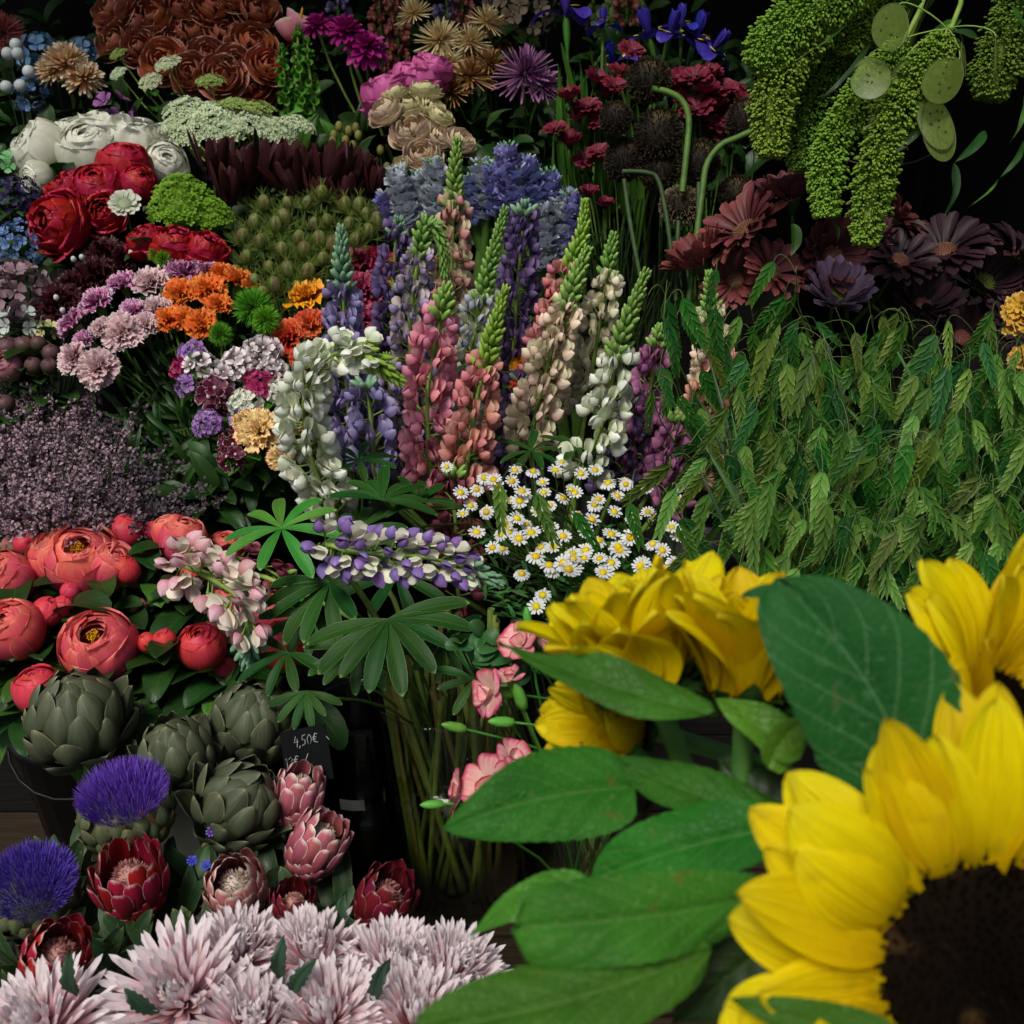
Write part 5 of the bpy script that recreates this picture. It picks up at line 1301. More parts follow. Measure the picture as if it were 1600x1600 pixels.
# ---- dark gerberas
GD = petal_mat('gerbera_mauve', '3c1e26', '6a3a40', edge='8a5654', ew=.94, streak='4a262c', sk=6, sa=.5, trans=.12)
GDR = petal_mat('gerbera_rosewood', '4a1e22', '7c3e3e', edge='9a605a', ew=.94, streak='5a282a', sk=6, sa=.5, trans=.12)
GDD = petal_mat('gerbera_dark', '24161c', '3c262e', edge='523842', ew=.94, streak='2a1a20', sk=6, sa=.5, trans=.1)
SCL = petal_mat('scabious_lilac', '6a5468', '8c7490', edge='a08aa8', ew=.9, streak='5c4a60', sk=6, sa=.5)
GC = petal_mat('gerbera_eye', '3c4a1c', '6a7a30', trans=.05)
GCB = petal_mat('gerbera_eye_brown', '4a2a20', '8a5a48', trans=.05)
GBK = leaf_mat('gerbera_calyx', '2e4a24', '3c5a2c', None, 5, .2)
GB = Vector((.55, 1.72, .79))
for i, (px, py, r, dr, m, c, lab) in enumerate([
    (1235, 312, 62, (-.2, .85, .35), GD, GCB, 'mauve gerbera seen from the side behind the green plumes'), (1165, 362, 78, (-.65, .55, .45), GDR, GCB, 'large rosewood gerbera turned left beside the dark seed heads'), (1095, 412, 62, (-.5, .7, .3), GDR, GCB, 'rosewood gerbera lowest at the left of the dark gerberas'),
    (1205, 425, 55, (.3, .45, .8), GDR, GCB, 'rosewood gerbera with curled petals above the seed grass'), (1298, 402, 72, (.05, -.15, .9), GD, GCB, 'mauve gerbera hanging its face below the longest plume'), (1400, 345, 55, (.6, .6, .4), GDR, GCB, 'small rosewood gerbera right of the longest plume'), (1305, 465, 62, (0, .5, .85), SCL, GC, 'lilac scabious above the seed grass'),
    (1475, 395, 75, (-.2, .6, .6), GDD, GCB, 'dark gerbera in the deep shade, upper of the right pair'), (1535, 445, 72, (.1, .3, .95), GDD, GC, 'dark gerbera with a greenish eye at the right'), (1405, 410, 62, (.1, .5, .7), GDD, GCB, 'dark gerbera between the hanging one and the shaded pair'), (1350, 375, 52, (.2, .6, .6), GD, GCB, 'mauve gerbera tucked right behind the longest plume'), (1150, 440, 55, (-.3, .3, .8), GDR, GCB, 'rosewood gerbera behind the tips of the seed grass'), (1440, 480, 60, (0, .4, .8), GDD, GCB, 'dark gerbera low in the shade left of the green-eyed one'), (1590, 400, 60, (.3, .6, .5), GDD, GCB, 'dark gerbera at the right edge'), (1500, 530, 60, (.0, .3, .8), GDD, GCB, 'dark gerbera lowest in the shade above the grass'), (1580, 510, 55, (.2, .3, .8), GDD, GCB, 'dark gerbera behind the amber carnation')]):
    flower('gerbera' if m is not SCL else 'scabious', lab, 'gerbera' if m is not SCL else 'scabious', 'dark gerberas on the right', px, py, 1.55 + .02 * (i % 3), r * 1.14, dr, t_daisy(m, c, 22, .78, .115, OBOV, .2, 14, 2, .24, .10, -.55 if i % 2 else .4, 120, i, False, GBK, .35), GB + Vector((ru(-.2, .2), ru(-.03, .03), 0)), STEM, .0035, 0, stem0=.3)
YOL = petal_mat('yellow_edge_flower', 'b87818', 'd8a838', edge='e0c068', ew=.93)
for px, py in [(1598, 500), (1606, 560), (1600, 480)]:
    flower('yellow_carnation', 'amber carnation cut off by the right edge', 'carnation', 'amber carnations at the right edge', px, py, 1.42, 34, (-.5, .5, .6), t_carnation(YOL, int(py), (7, 6, 5, 4), .03, CAL), GB + Vector((.25, -.2, -.1)), STEM, .002, 0)

# ---- green hanging plumes
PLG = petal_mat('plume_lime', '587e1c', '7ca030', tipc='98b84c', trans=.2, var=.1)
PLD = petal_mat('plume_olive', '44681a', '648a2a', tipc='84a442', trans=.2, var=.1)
PT = P(1480, -260, 1.50)
for i, (pix, d, Rp, n, m, lab) in enumerate([
    ([(1400, -60), (1290, 5), (1225, 50), (1185, 110)], 1.30, 44, 3400, PLG, 'thick lime plume arching to the upper left'),
    ([(1360, -50), (1260, 60), (1212, 130), (1205, 245)], 1.32, 38, 3000, PLG, 'lime plume hanging straight down at the left'),
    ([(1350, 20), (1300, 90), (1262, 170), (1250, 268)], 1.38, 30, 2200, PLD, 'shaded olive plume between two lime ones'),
    ([(1410, 70), (1340, 160), (1296, 240), (1290, 338)], 1.29, 31, 3000, PLG, 'lime plume hanging second longest over the dark gerberas'),
    ([(1480, 60), (1415, 150), (1375, 250), (1350, 382)], 1.24, 34, 3600, PLG, 'longest lime plume hanging in front of the dark gerberas'),
    ([(1420, -80), (1360, -20), (1335, 30), (1328, 85)], 1.33, 32, 2200, PLG, 'short lime plume behind the honesty pods'),
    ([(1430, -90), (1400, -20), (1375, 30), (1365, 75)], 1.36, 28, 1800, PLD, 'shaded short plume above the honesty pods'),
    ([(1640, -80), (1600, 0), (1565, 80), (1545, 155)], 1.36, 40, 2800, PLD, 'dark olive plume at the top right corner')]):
    pts = [P(x, y, d + .01 * j) for j, (x, y) in enumerate(pix)]
    t = thing('green_plume', lab, 'plume', 'green hanging plumes', pts[0], pix[2][0], pix[2][1])
    g = seed_plume([q - pts[0] for q in pts], Rp * d / F_PX * .93, int(n * 1.3), .0034, i)
    o = ob('seeds', g.mesh('seeds', m), t)
    ob('stem', gt(bez((0, 0, 0), pts[0] - pts[1] + Vector((0, 0, .02)), PT - pts[0] + Vector((0, 0, -.05)), PT - pts[0] + Vector((ru(-.03, .03), .2, -.5)), 8), .003, 5).mesh('stem', STEM_L), t)
# the bucket those plumes stand in, high on the back tier
bucket(PT.x, min(PT.y + .2, 1.93), .76, .11, .56, 'tall black bucket of the green plumes and honesty', 1490, 200)

# ---- honesty pods
HON = N('honesty_pod')
uvn = HON.n('ShaderNodeUVMap'); vo = HON.n('ShaderNodeTexNoise'); vo.inputs['Scale'].default_value = 4.; HON.l(uvn.outputs[0], vo.inputs[0])
b_ = HON.n('ShaderNodeBsdfPrincipled'); HON.l(HON.mix(vo.outputs[0], lin('4a6a30'), lin('8a9c40')), b_.inputs['Base Color']); b_.inputs['Roughness'].default_value = .35
tr_ = HON.n('ShaderNodeBsdfTranslucent'); tr_.inputs[0].default_value = lin('8f9a3a')
tp_ = HON.n('ShaderNodeBsdfTransparent'); m1 = HON.n('ShaderNodeMixShader'); m1.inputs[0].default_value = .35; m2 = HON.n('ShaderNodeMixShader'); m2.inputs[0].default_value = .36
HON.l(b_.outputs[0], m1.inputs[1]); HON.l(tr_.outputs[0], m1.inputs[2]); HON.l(m1.outputs[0], m2.inputs[1]); HON.l(tp_.outputs[0], m2.inputs[2]); HON.l(m2.outputs[0], HON.o.inputs[0])
HRIM = plain('honesty_rim', '3c4a20', '55662c', 60, .5); HSEED = plain('honesty_seed', '2c3418', '3c4420', 60, .5)
hb = PT + Vector((.03, .17, -.5))
hon = thing('honesty_branch', 'branch of flat translucent green honesty pods before the plumes', 'honesty', None, hb, 1430, 120)
node = P(1480, 45, 1.24) - hb
ob('branch', gt(bez((0, 0, 0), (0, -.05, .1), node + Vector((.05, .05, .06)), node, 9), .0022, 5).mesh('branch', STEM_L), hon)
for i, (px, py, a, b2, rot, nn) in enumerate([(1392, 42, 29, 46, -25, (.2, .2, .95)), (1360, 122, 30, 40, 5, (-.3, .3, .9)), (1418, 122, 28, 27, 10, (0, -.3, .9)), (1474, 124, 30, 54, -42, (.3, .2, .9)), (1466, 203, 27, 52, 8, (.1, .1, .95)), (1505, 92, 13, 32, -25, (.8, .1, .6)), (1556, 90, 10, 33, 0, (.85, 0, .5)), (1460, 190, 26, 50, 14, (0, .2, .95))]):
    p = P(px, py, 1.22 + .012 * (i % 3)); z = DR(*nn); up = DR(math.sin(rad(-rot)), math.cos(rad(rot)), 0); up = (up - z * up.dot(z)).normalized(); x = up.cross(z)
    M = Matrix.Translation(p - hb) @ Matrix((x, up, z)).transposed().to_4x4() @ Matrix.Scale(1.22 / F_PX, 4)
    th = np.linspace(0, 2 * pi, 28, endpoint=False); rr_ = np.linspace(.02, 1, 6)
    Rr, Th = np.meshgrid(rr_, th, indexing='ij')
    pod = ob('pod', G().grid(np.stack([a * Rr * np.cos(Th) * (1 - .08 * np.sin(Th)), b2 * Rr * np.sin(Th), 2.5 * (1 - Rr ** 2)], -1), np.stack([Rr * np.cos(Th), Rr * np.sin(Th)], -1), wrap=True).mesh('pod', HON.m), hon, M)
    ob('rim', gt([(a * math.cos(q) * (1 - .08 * math.sin(q)), b2 * math.sin(q), 0) for q in np.linspace(0, 2 * pi, 30)], .9, 5).mesh('rim', HRIM), pod)
    g = G()
    for s_ in range(5): g.grid(ell(1.8, 2.4, 1.2, 5, 7, (ru(-.5, .5) * a, ru(-.6, .6) * b2, 2.6)), wrap=True)
    ob('seeds', g.mesh('seeds', HSEED), pod)
    top = M @ Vector((0, b2, 0))
    ob('pod_stalk', gt(bez(top, top + (M.to_3x3() @ Vector((0, 14, 0))), node.lerp(top, .4) + Vector((0, 0, .01)), node, 8), .0009, 4).mesh('pod_stalk', STEM_L), hon)
# blades hanging among the plumes
for i, (x0, y0, x1, y1, wd) in enumerate([(1360, 65, 1275, 162, 5), (1320, 40, 1235, 100, 2), (1460, 165, 1385, 250, 7), (1380, 255, 1360, 300, 2), (1540, 205, 1490, 255, 8), (1600, 150, 1575, 226, 4), (1600, 220, 1560, 280, 5), (1560, 280, 1512, 324, 2), (1240, 350, 1236, 400, 10), (1300, 345, 1308, 380, 4), (1490, 255, 1475, 340, 7), (1500, 30, 1440, 60, 8), (1530, 60, 1480, 50, 9), (1600, 60, 1580, 10, 12), (1420, 15, 1440, 0, 12), (1500, 65, 1470, 75, 7)]):
    d = 1.24 if y1 < 340 else 1.36
    p, q = P(x0, y0, d + .02), P(x1, y1, d)
    g = big_leaf(p, q, DR(.3, .5, .8), wd * d / F_PX, .08, .06, .3, 0, .02, i, prof(.5, .9, .15), nu=14, nv=5, teeth=0)
    me = g.mesh('grass_blade', LEAF_M if i % 2 else LEAF_D); me.transform(Matrix.Translation(-p))
    thing('grass_blade', 'thin green blade hanging among the lime plumes', 'grass blade', 'blades among the plumes', p, x1, y1, me)
# ================================================================== top and upper left
# ---- brown roses
RB = petal_mat('rose_terracotta', 'b05026', 'a05a44', edge='b48a7c', ew=.95, streak='8a4228', sk=8, sa=.35, trans=.18)
RB2 = petal_mat('rose_rust', 'b85420', 'a8583c', edge='b88874', ew=.95, streak='94421e', sk=8, sa=.35, trans=.18)
TR = [t_rose(RB, 5, .7, 0), t_rose(RB, 5, .45, 1), t_rose(RB2, 5, .6, 2)]
BR = bucket(-.52, 2.36, .94, .12, .24, 'black bucket of the terracotta roses', 300, 200)
for px, py, r in [(172, 12, 34), (178, 62, 34), (215, 72, 30), (238, 22, 38), (282, 8, 28), (300, 46, 40), (352, 52, 40), (335, 8, 32), (396, 66, 36), (404, 14, 36), (425, 44, 28), (252, 92, 34), (296, 112, 32), (345, 116, 32), (394, 128, 40), (368, 96, 28), (210, 35, 30), (270, 60, 30), (325, 85, 30), (420, 100, 28), (190, -5, 30), (372, -10, 32)]:
    dr = ((px - 300) / 330 + ru(-.2, .2), .25 + (70 - py) / 300 + ru(-.2, .15), .95)
    flower('rose', 'terracotta rose in the big bunch at the top', 'rose', 'terracotta roses', px, py, dep(py) + .02 + .05 * (random.random() < .3), r, dr, random.choice(TR), BR + Vector((ru(-.05, .05), ru(-.05, .05), 0)), STEM_D, .003, 3, LEAF_D, .05, .018, (.03, .25))

# ---- white and red peonies
WP = petal_mat('peony_ivory', 'c8c8a0', 'd8d8c8', edge='e0e0d4', ew=.95, streak='b8b890', sk=10, sa=.3, trans=.25)
RP = petal_mat('peony_crimson', '780818', 'a01028', edge='b82c40', ew=.95, streak='700818', sk=10, sa=.4, trans=.15)
CRD = petal_mat('crimson_cockscomb', '8a0a20', 'a81a30', trans=.15)
TWP = [t_peony(WP, 'globe', SEPG, None, 20), t_peony(WP, 'full', SEPG, None, 21)]
TRP = [t_peony(RP, 'globe', SEPG, None, 22), t_peony(RP, 'full', SEPG, None, 23)]
BW = bucket(-.78, 2.17, .94, .1, .2, 'black bucket of the ivory peonies', 130, 330)
BC = bucket(-.66, 1.86, .76, .09, .22, 'black bucket of the crimson peonies', 140, 420)
for px, py, r, dr, k, lab in [(68, 238, 46, (-.6, .4, .6), 0, 'ivory peony at the left end of its row'), (145, 240, 52, (0, .5, .8), 0, 'large ivory peony in the middle of its row'), (170, 212, 50, (0, .9, .4), 1, 'ruffled ivory peony highest in its row'), (215, 226, 50, (.2, .8, .5), 1, 'ruffled ivory peony above the crimson ones'), (256, 262, 38, (.4, .3, .8), 0, 'ivory peony at the right end of its row'), (115, 212, 36, (-.2, .9, .4), 1, 'ruffled ivory peony behind the large one'), (87, 246, 18, (-.1, .6, .7), 0, 'small ivory peony bud beside the leftmost bloom'), (60, 278, 26, (-.4, -.2, .7), 0, 'ivory peony drooping below the leftmost bloom')]:
    flower('ivory_peony', lab, 'peony', 'ivory peonies', px, py, dep(py) + .05, r, dr, TWP[k], BW + Vector((ru(-.04, .04), 0, 0)), STEM, .003, 2, LEAF_D, .07, .017, (.04, .3))
for px, py, r, dr, k, lab in [(92, 350, 46, (-.5, .0, .85), 1, 'crimson peony hanging lowest at the left'), (108, 300, 36, (-.4, .7, .5), 1, 'crimson peony above the hanging one'), (155, 300, 42, (0, .5, .8), 0, 'crimson peony in the middle of its bunch'), (195, 265, 42, (.1, .8, .5), 0, 'crimson peony highest in its bunch'), (215, 290, 30, (.5, .4, .6), 0, 'crimson peony right behind the white scabious'), (165, 335, 32, (0, .1, .95), 1, 'crimson peony below the white scabious'), (228, 378, 30, (-.3, .7, .5), 1, 'crimson bloom below the lime green ball'), (275, 388, 40, (.1, .8, .5), 1, 'crimson bloom in front of the nigella pods'), (320, 392, 34, (.4, .7, .5), 1, 'crimson bloom right of the lime green ball')]:
    flower('crimson_peony', lab, 'peony', 'crimson peonies', px, py, dep(py) - .02, r, dr, TRP[k], BC + Vector((ru(-.04, .04) + (.15 if px > 220 else 0), ru(0, .02), 0)), STEM, .003, 3, LEAF_D, .07, .017, (.04, .3))
SCW = petal_mat('scabious_white', 'b8c0a0', 'd0d4c4', trans=.25); SCG = petal_mat('scabious_heart', '8a9a70', 'b0b894', trans=.1)
flower('white_scabious', 'small white scabious in front of the crimson peonies', 'scabious', None, 195, 320, 1.74, 29, (.1, .4, .9), t_daisy(SCW, SCG, 14, .6, .16, OBOV, .35, 12, 2, .42, .2, -.4, 90, 3, False, CAL), BC, STEM, .0015, 0, stem0=.3)

# ---- lime ball, lacy white umbels
LIM = petal_mat('lime_viburnum', '5c8414', '86ac26', tipc='98bc3c', trans=.25)
flm = floret5(LIM, LIM, .4, 3)
for px, py, R, lab in [(285, 318, 56, 'lime green moss-like ball below the crimson and ivory peonies'), (330, 335, 34, 'small lime green ball right of the big one')]:
    flower('lime_ball', lab, 'guelder rose', 'lime green balls', px, py, 1.80, R, (0, .7, .6), [('florets', umbel_mesh(240, .98, .13, LIM, px, .95), T(0, 0, -.2)), ('core', G().grid(ell(.72, .72, .6, 8, 12), wrap=True).mesh('core', LIM), T(0, 0, -.15))], Vector((-.48, 1.9, .765)), STEM_L, .002, 3, LEAF_M, .05, .016)
LAC = petal_mat('lace_flower', 'a4b87c', 'd8e2c4', tipc='e4ead8', trans=.3)
LACG = petal_mat('lace_flower_green', '6a8a3c', 'a0b868', trans=.3)
for px, py, R, m, dr in [(285, 170, 34, LAC, (-.2, .7, .6)), (330, 180, 40, LAC, (0, .7, .6)), (300, 205, 36, LAC, (-.1, .5, .8)), (350, 205, 38, LAC, (0, .6, .7)), (395, 195, 40, LAC, (.1, .7, .6)), (430, 205, 34, LAC, (.1, .6, .7)), (465, 195, 28, LAC, (.3, .7, .5)), (405, 172, 30, LACG, (.1, .8, .4)), (365, 165, 28, LACG, (0, .8, .4)), (270, 195, 24, LAC, (-.3, .6, .6)), (262, 100, 22, LAC, (-.2, .6, .7)), (235, 128, 20, LAC, (-.2, .5, .8)), (330, 128, 24, LACG, (0, .7, .6)), (185, 85, 16, LACG, (-.3, .6, .6)), (185, 115, 16, LAC, (-.3, .5, .6)), (445, 210, 20, LAC, (.2, .3, .9))]:
    flower('lace_flower', 'greenish lace flower umbel' if m is LACG else 'white lace flower umbel', 'lace flower', 'lace flower umbels', px, py, dep(py) - .03, R, dr, [('florets', umbel_mesh(90, .95, .17, m, px, .35), I4)] + [('ray', gt([(0, 0, -.8), (.4 * math.cos(a), .4 * math.sin(a), -.25), (.7 * math.cos(a), .7 * math.sin(a), .15)], .02, 4).mesh('ray', STEM_L), I4) for a in np.linspace(0, 5.3, 6)], Vector((-.42, 2.1, .945)), STEM_L, .0018, 1, LEAF_M, .04, .01, stem0=.8)

# ---- dark leucadendron
LEU = petal_mat('leucadendron', '2a1216', '3e1a1e', edge='5a2c28', ew=.93, streak='1c0c10', sk=5, sa=.5, trans=.1, rough=.4)
for i, (px, py, r) in enumerate([(340, 265, 62), (385, 268, 66), (430, 265, 66), (475, 262, 62), (520, 272, 62), (565, 280, 56), (360, 285, 50), (455, 285, 56), (545, 300, 50), (500, 300, 50), (590, 295, 40)]):
    random.seed(i)
    ms = [gp(L=1.15, W=.15, pf=prof(.7, .6, .3), nu=8, nv=4, a0=-.1, a1=.25 + .15 * v, cup=.35).mesh('bract', LEU) for v in range(2)]
    tp = [('bract', ms[j % 2], wh(j * 2.4, .12 + .015 * j, -.5 + .012 * j, rad(86 - 2.2 * j + ru(-6, 6)), ru(.85, 1.1))) for j in range(16)]
    flower('leucadendron', 'dark burgundy leucadendron with upright pointed bracts', 'leucadendron', 'dark leucadendrons', px, py + (i * 37 % 23) - 9, 1.86 + .03 * (i > 5) - .04 * (py > 280), r * ru(.85, 1.15), (ru(-.4, .4), .95, .3), tp, Vector((-.34 + ru(-.1, .1), 2.0, .765)), STEM_D, .003, 2, LEAF_D, .06, .012, stem0=.5)

# ---- nigella pods
NIG = petal_mat('nigella_pod', '525e28', '6c7838', streak='5c3c32', sk=9, sa=.85, tipc='8a9a50', trans=.2)
NIGT = plain('nigella_thread', '566a26', '71863a', 60, .6)
def t_nigella(s):
    random.seed(s)
    th = np.linspace(.05, pi - .05, 9); ph = np.linspace(0, 2 * pi, 25, endpoint=False)
    A, B = np.meshgrid(th, ph, indexing='ij')
    R = .62 * (1 + .08 * np.cos(5 * B))
    out = [('pod', G().grid(np.stack([R * np.sin(A) * np.cos(B), R * np.sin(A) * np.sin(B), -.82 * np.cos(A)], -1), np.stack([A / pi, B / 6.28], -1), wrap=True).mesh('pod', NIG), I4)]
    for i in range(5):
        a = i * 1.257
        out.append(('horn', gt([(.1 * math.cos(a), .1 * math.sin(a), .75), (.2 * math.cos(a), .2 * math.sin(a), 1.1), (.5 * math.cos(a), .5 * math.sin(a), 1.5)], [.04, .03, .012], 4).mesh('horn', NIGT), I4))
    g = G()
    for i in range(90):
        a = ru(0, 6.28); e = ru(-.2, 1.2); d = Vector((math.cos(a) * math.cos(e), math.sin(a) * math.cos(e), math.sin(e))); q = Vector((d.x * .5, d.y * .5, -.7)); L = ru(.9, 1.7)
        g.grid(tube([q, q + d * L * .5 + Vector((0, 0, .1)), q + d * L + Vector((ru(-.3, .3), ru(-.3, .3), .3))], [.025, .02, .008], 3), wrap=True)
    out.append(('thread_bracts', g.mesh('thread_bracts', NIGT), I4))
    return out
TN = [t_nigella(s) for s in range(3)]
rn = random.Random(3)
npos = [(413, 318), (450, 318), (480, 318), (503, 302), (562, 322), (545, 350), (490, 350), (398, 348), (432, 352), (512, 345), (468, 372), (408, 378), (440, 392), (475, 392), (520, 382), (385, 402), (420, 418), (450, 422), (482, 424), (572, 335), (590, 345), (505, 405), (398, 440), (430, 446), (465, 450), (380, 370), (540, 320), (555, 375), (370, 425), (410, 460), (575, 362), (445, 340), (500, 375), (530, 400)]
for i, (px, py) in enumerate(npos):
    flower('nigella_pod', 'striped green nigella seed pod with thread-like bracts', 'seed pod', 'nigella seed pods', px, py, float(np.interp(py, [300, 460], [1.80, 1.66])) + rn.uniform(-.01, .02), rn.uniform(14, 19), (rn.uniform(-.3, .3), .9, .35), TN[i % 3], Vector((-.36 + rn.uniform(-.05, .05), 1.82, .765)), NIGT, .0014, 3, LEAF_M, .05, .002, (.03, .4), stem0=.8)

# ---- blue delphiniums
DEL = {k: petal_mat('delphinium_' + k, a, b, streak=a, sk=6, sa=.4, trans=.25, var=.15, hue=.02) for k, a, b in (('blue', '6c72bc', 'a0a4d4'), ('pale', 'a4aec4', 'ccd2d8'), ('violet', '6e68b4', '9a96cc'))}
DE = petal_mat('delphinium_eye', 'b0b8a8', 'd0d4c8')
DFL = {k: floret5(DEL[k], DE, .38, 2, cup=.4) for k in DEL}
for i, (pix, k) in enumerate([([(640, 360), (625, 300), (618, 262)], 'pale'), ([(670, 370), (660, 310), (655, 268)], 'pale'), ([(760, 340), (755, 290), (750, 250)], 'pale'), ([(800, 360), (795, 280), (790, 225)], 'violet'), ([(835, 360), (830, 295), (822, 245)], 'blue'), ([(870, 370), (862, 310), (855, 265)], 'blue'), ([(850, 420), (850, 370), (845, 320)], 'pale'), ([(780, 330), (775, 290), (770, 255)], 'blue'), ([(615, 370), (608, 330), (604, 300)], 'violet'), ([(685, 340), (680, 290), (676, 250)], 'pale'), ([(880, 420), (880, 365), (876, 310)], 'pale'), ([(740, 350), (735, 310), (730, 275)], 'blue'), ([(815, 330), (812, 290), (808, 262)], 'blue'), ([(895, 400), (892, 350), (888, 300)], 'violet')]):
    pts = [PY(x, y, 1.78 + .02 * (i % 3)) for x, y in pix]
    spike('delphinium', {'blue': 'bright blue delphinium spike', 'pale': 'pale grey-blue delphinium spike', 'violet': 'violet-blue delphinium spike'}[k] + ' behind the lupins', 'delphinium', 'blue delphiniums', pts, 0, None, None, STEM, BUDB if i % 2 else DEL['pale'], flr=.0195, tipf=.05, gap=.0165, whorl=8, base=Vector((.0 + (i - 7) * .02, 1.85, .765)), seed=40 + i, fl=DFL[k], px=pix[1][0], py=pix[1][1], srad=.012)

# ---- irises with sword leaves
IRI = petal_mat('iris_violet', '241a6e', '3a30a0', edge='4a42b8', ew=.93, streak='1c1458', sk=8, sa=.4, trans=.2)
IRY = petal_mat('iris_signal', '30269a', '3a30a0', trans=.2)
YEL = petal_mat('iris_blotch', 'd0b020', 'e0c840')
bl = G().grid(ell(.06, .16, .012, 5, 8), wrap=True).mesh('yellow_blotch', YEL)
BI = Vector((.20, 2.12, .945))
for i, (px, py, r, dr, rl, lab) in enumerate([(885, 28, 46, (-.05, .95, .3), .2, 'violet iris standing highest at the left of the irises'), (942, 45, 26, (0, .98, .1), 1., 'closed violet iris between the sword leaves'), (1015, 60, 38, (-.3, .8, .4), .6, 'violet iris with a yellow blotch, above the dark red flowers'), (1045, 62, 36, (.2, .8, .4), 1.4, 'violet iris in the middle of the right group'), (1085, 68, 40, (.2, .7, .5), 2., 'violet iris with a drooping fall at the right'), (960, 100, 30, (-.3, .6, .6), .3, 'violet iris low among the dark red flowers'), (1110, 82, 34, (.5, .5, .5), .9, 'dark violet iris at the far right of the group'), (1065, 45, 30, (0, .9, .3), .1, 'violet iris behind the middle of the right group')]):
    tp = [q + ([('yellow_blotch', bl, T(.42, 0, .2) @ Matrix.Rotation(.1, 4, 'Y'))],) if (j % 2 == 0 and q[0] == 'petal') else q for j, q in enumerate(t_iris(IRI, i))]
    flower('iris', lab, 'iris', 'violet irises', px, py, 1.92 + .03 * (i % 3), r * 1.3, dr, tp, BI + Vector(((i - 3) * .03, ru(-.03, .03), 0)), STEM, .0035, 0, roll=rl)
for i in range(24):
    x0, y1 = [(880, 60), (905, 90), (925, 70), (940, 110), (955, 60), (870, 150), (985, 90), (895, 130), (1050, 110), (1080, 110)][i % 10]
    x0 += ru(-12, 12); y1 += ru(0, 60)
    p, q = PY(x0 + ru(-10, 40), y1 + 260, 2.0), PY(x0, y1, 1.96)
    me = big_leaf(p, q, DR(ru(-.8, .8), .1, 1), .007, ru(-.05, .05), ru(-.06, .06), .3, 0, .01, i, prof(.25, .6, .7), nu=14, nv=5, teeth=0).mesh('iris_leaf', LEAF_M)
    me.transform(Matrix.Translation(-p))
    thing('iris_leaf', 'upright sword-shaped green iris leaf', 'leaf', 'iris sword leaves', p, x0, y1 + 60, me)

# ---- dark red small chrysanthemums
DRC = petal_mat('button_dark_red', '5c1426', '7c2238', edge='a04a5c', ew=.95, streak='4a0e1e', sk=5, sa=.4, trans=.15)
DRH = petal_mat('button_heart', '3c0c18', '6a2030')
TDR = [t_daisy(DRC, DRH, 15, .72, .16, OBOV, .18, 6 + 12 * s, 2, .2, .1, -.4 + .6 * s, 40, s, False, GBK, .3) for s in range(2)]
for i, (px, py, r) in enumerate([(985, 80, 18), (930, 128, 20), (970, 114, 19), (890, 155, 20), (915, 168, 20), (945, 150, 20), (868, 203, 17), (890, 225, 20), (915, 252, 18), (920, 305, 16), (940, 190, 18), (925, 185, 20), (960, 135, 18), (905, 185, 18), (945, 175, 18), (945, 322, 14), (935, 238, 16),
                               (1060, 130, 22), (1085, 122, 22), (1108, 120, 20), (1075, 150, 24), (1100, 145, 24), (1125, 140, 22), (1145, 150, 20), (1090, 170, 24), (1115, 168, 22), (1140, 175, 22), (1160, 165, 20), (1120, 200, 22), (1105, 210, 20), (1150, 195, 20), (1065, 165, 20), (1085, 190, 20), (1172, 185, 18), (1135, 215, 18), (1055, 150, 18)]):
    flower('button_chrysanthemum', 'small dark red button chrysanthemum in the dense cluster' if px > 1040 else 'small dark red button chrysanthemum beside the iris leaves', 'chrysanthemum', 'dark red button chrysanthemums', px, py, 1.80 + .02 * (i % 3), r * 1.5, (ru(-.3, .3), ru(.4, .9), .6), TDR[i % 2], Vector((.18 if px < 1040 else .34, 1.9, .765)), STEM, .0014, 1, LEAF_D, .04, .01, stem0=.2)
# ---- dark seed heads on bent stems
DSH = petal_mat('seed_head_brown', '120e0a', '261d13', tipc='54482a', tip0=.75, trans=.05, rough=.8, var=.15)
DSB = petal_mat('seed_head_pale', '4a3a2c', '7a6a50', tipc='a89878', tip0=.7, trans=.05, rough=.8)
for i, (px, py, r, zs, m, lab) in enumerate([(1014, 126, 38, 1., DSH, 'round dark seed head, uppermost of the bunch'), (1028, 212, 42, 1.15, DSH, 'largest dark seed head below the uppermost one'), (975, 250, 34, 1.1, DSH, 'dark seed head at the left of the bunch'), (962, 185, 28, 1., DSH, 'small dark seed head behind the red button flowers'), (1064, 322, 36, .9, DSB, 'brown seed head lowest in the bunch, with a pale top'), (1150, 302, 30, 1., DSH, 'dark seed head beside the mauve gerbera'), (1165, 190, 34, 1.2, DSH, 'dark seed head at the right under the plumes'), (1092, 255, 36, 1.1, DSH, 'dark seed head in the deepest shade of the bunch'), (1030, 268, 34, 1., DSH, 'dark seed head under the largest one')]):
    tp = [('core', G().grid(ell(.8, .8, .8 * zs, 10, 14), wrap=True).mesh('core', DSH), I4), ('bristles', bristles(1500, .78, .2, .034, 0, 180, .12, i, sc=(1, 1, zs)).mesh('bristles', m), I4)]
    flower('dark_seed_head', lab, 'seed head', 'dark seed heads', px, py, 1.64 + .02 * (i % 3), r, (.1, .7, .5), tp, Vector((.28, 1.78, .765)), None)
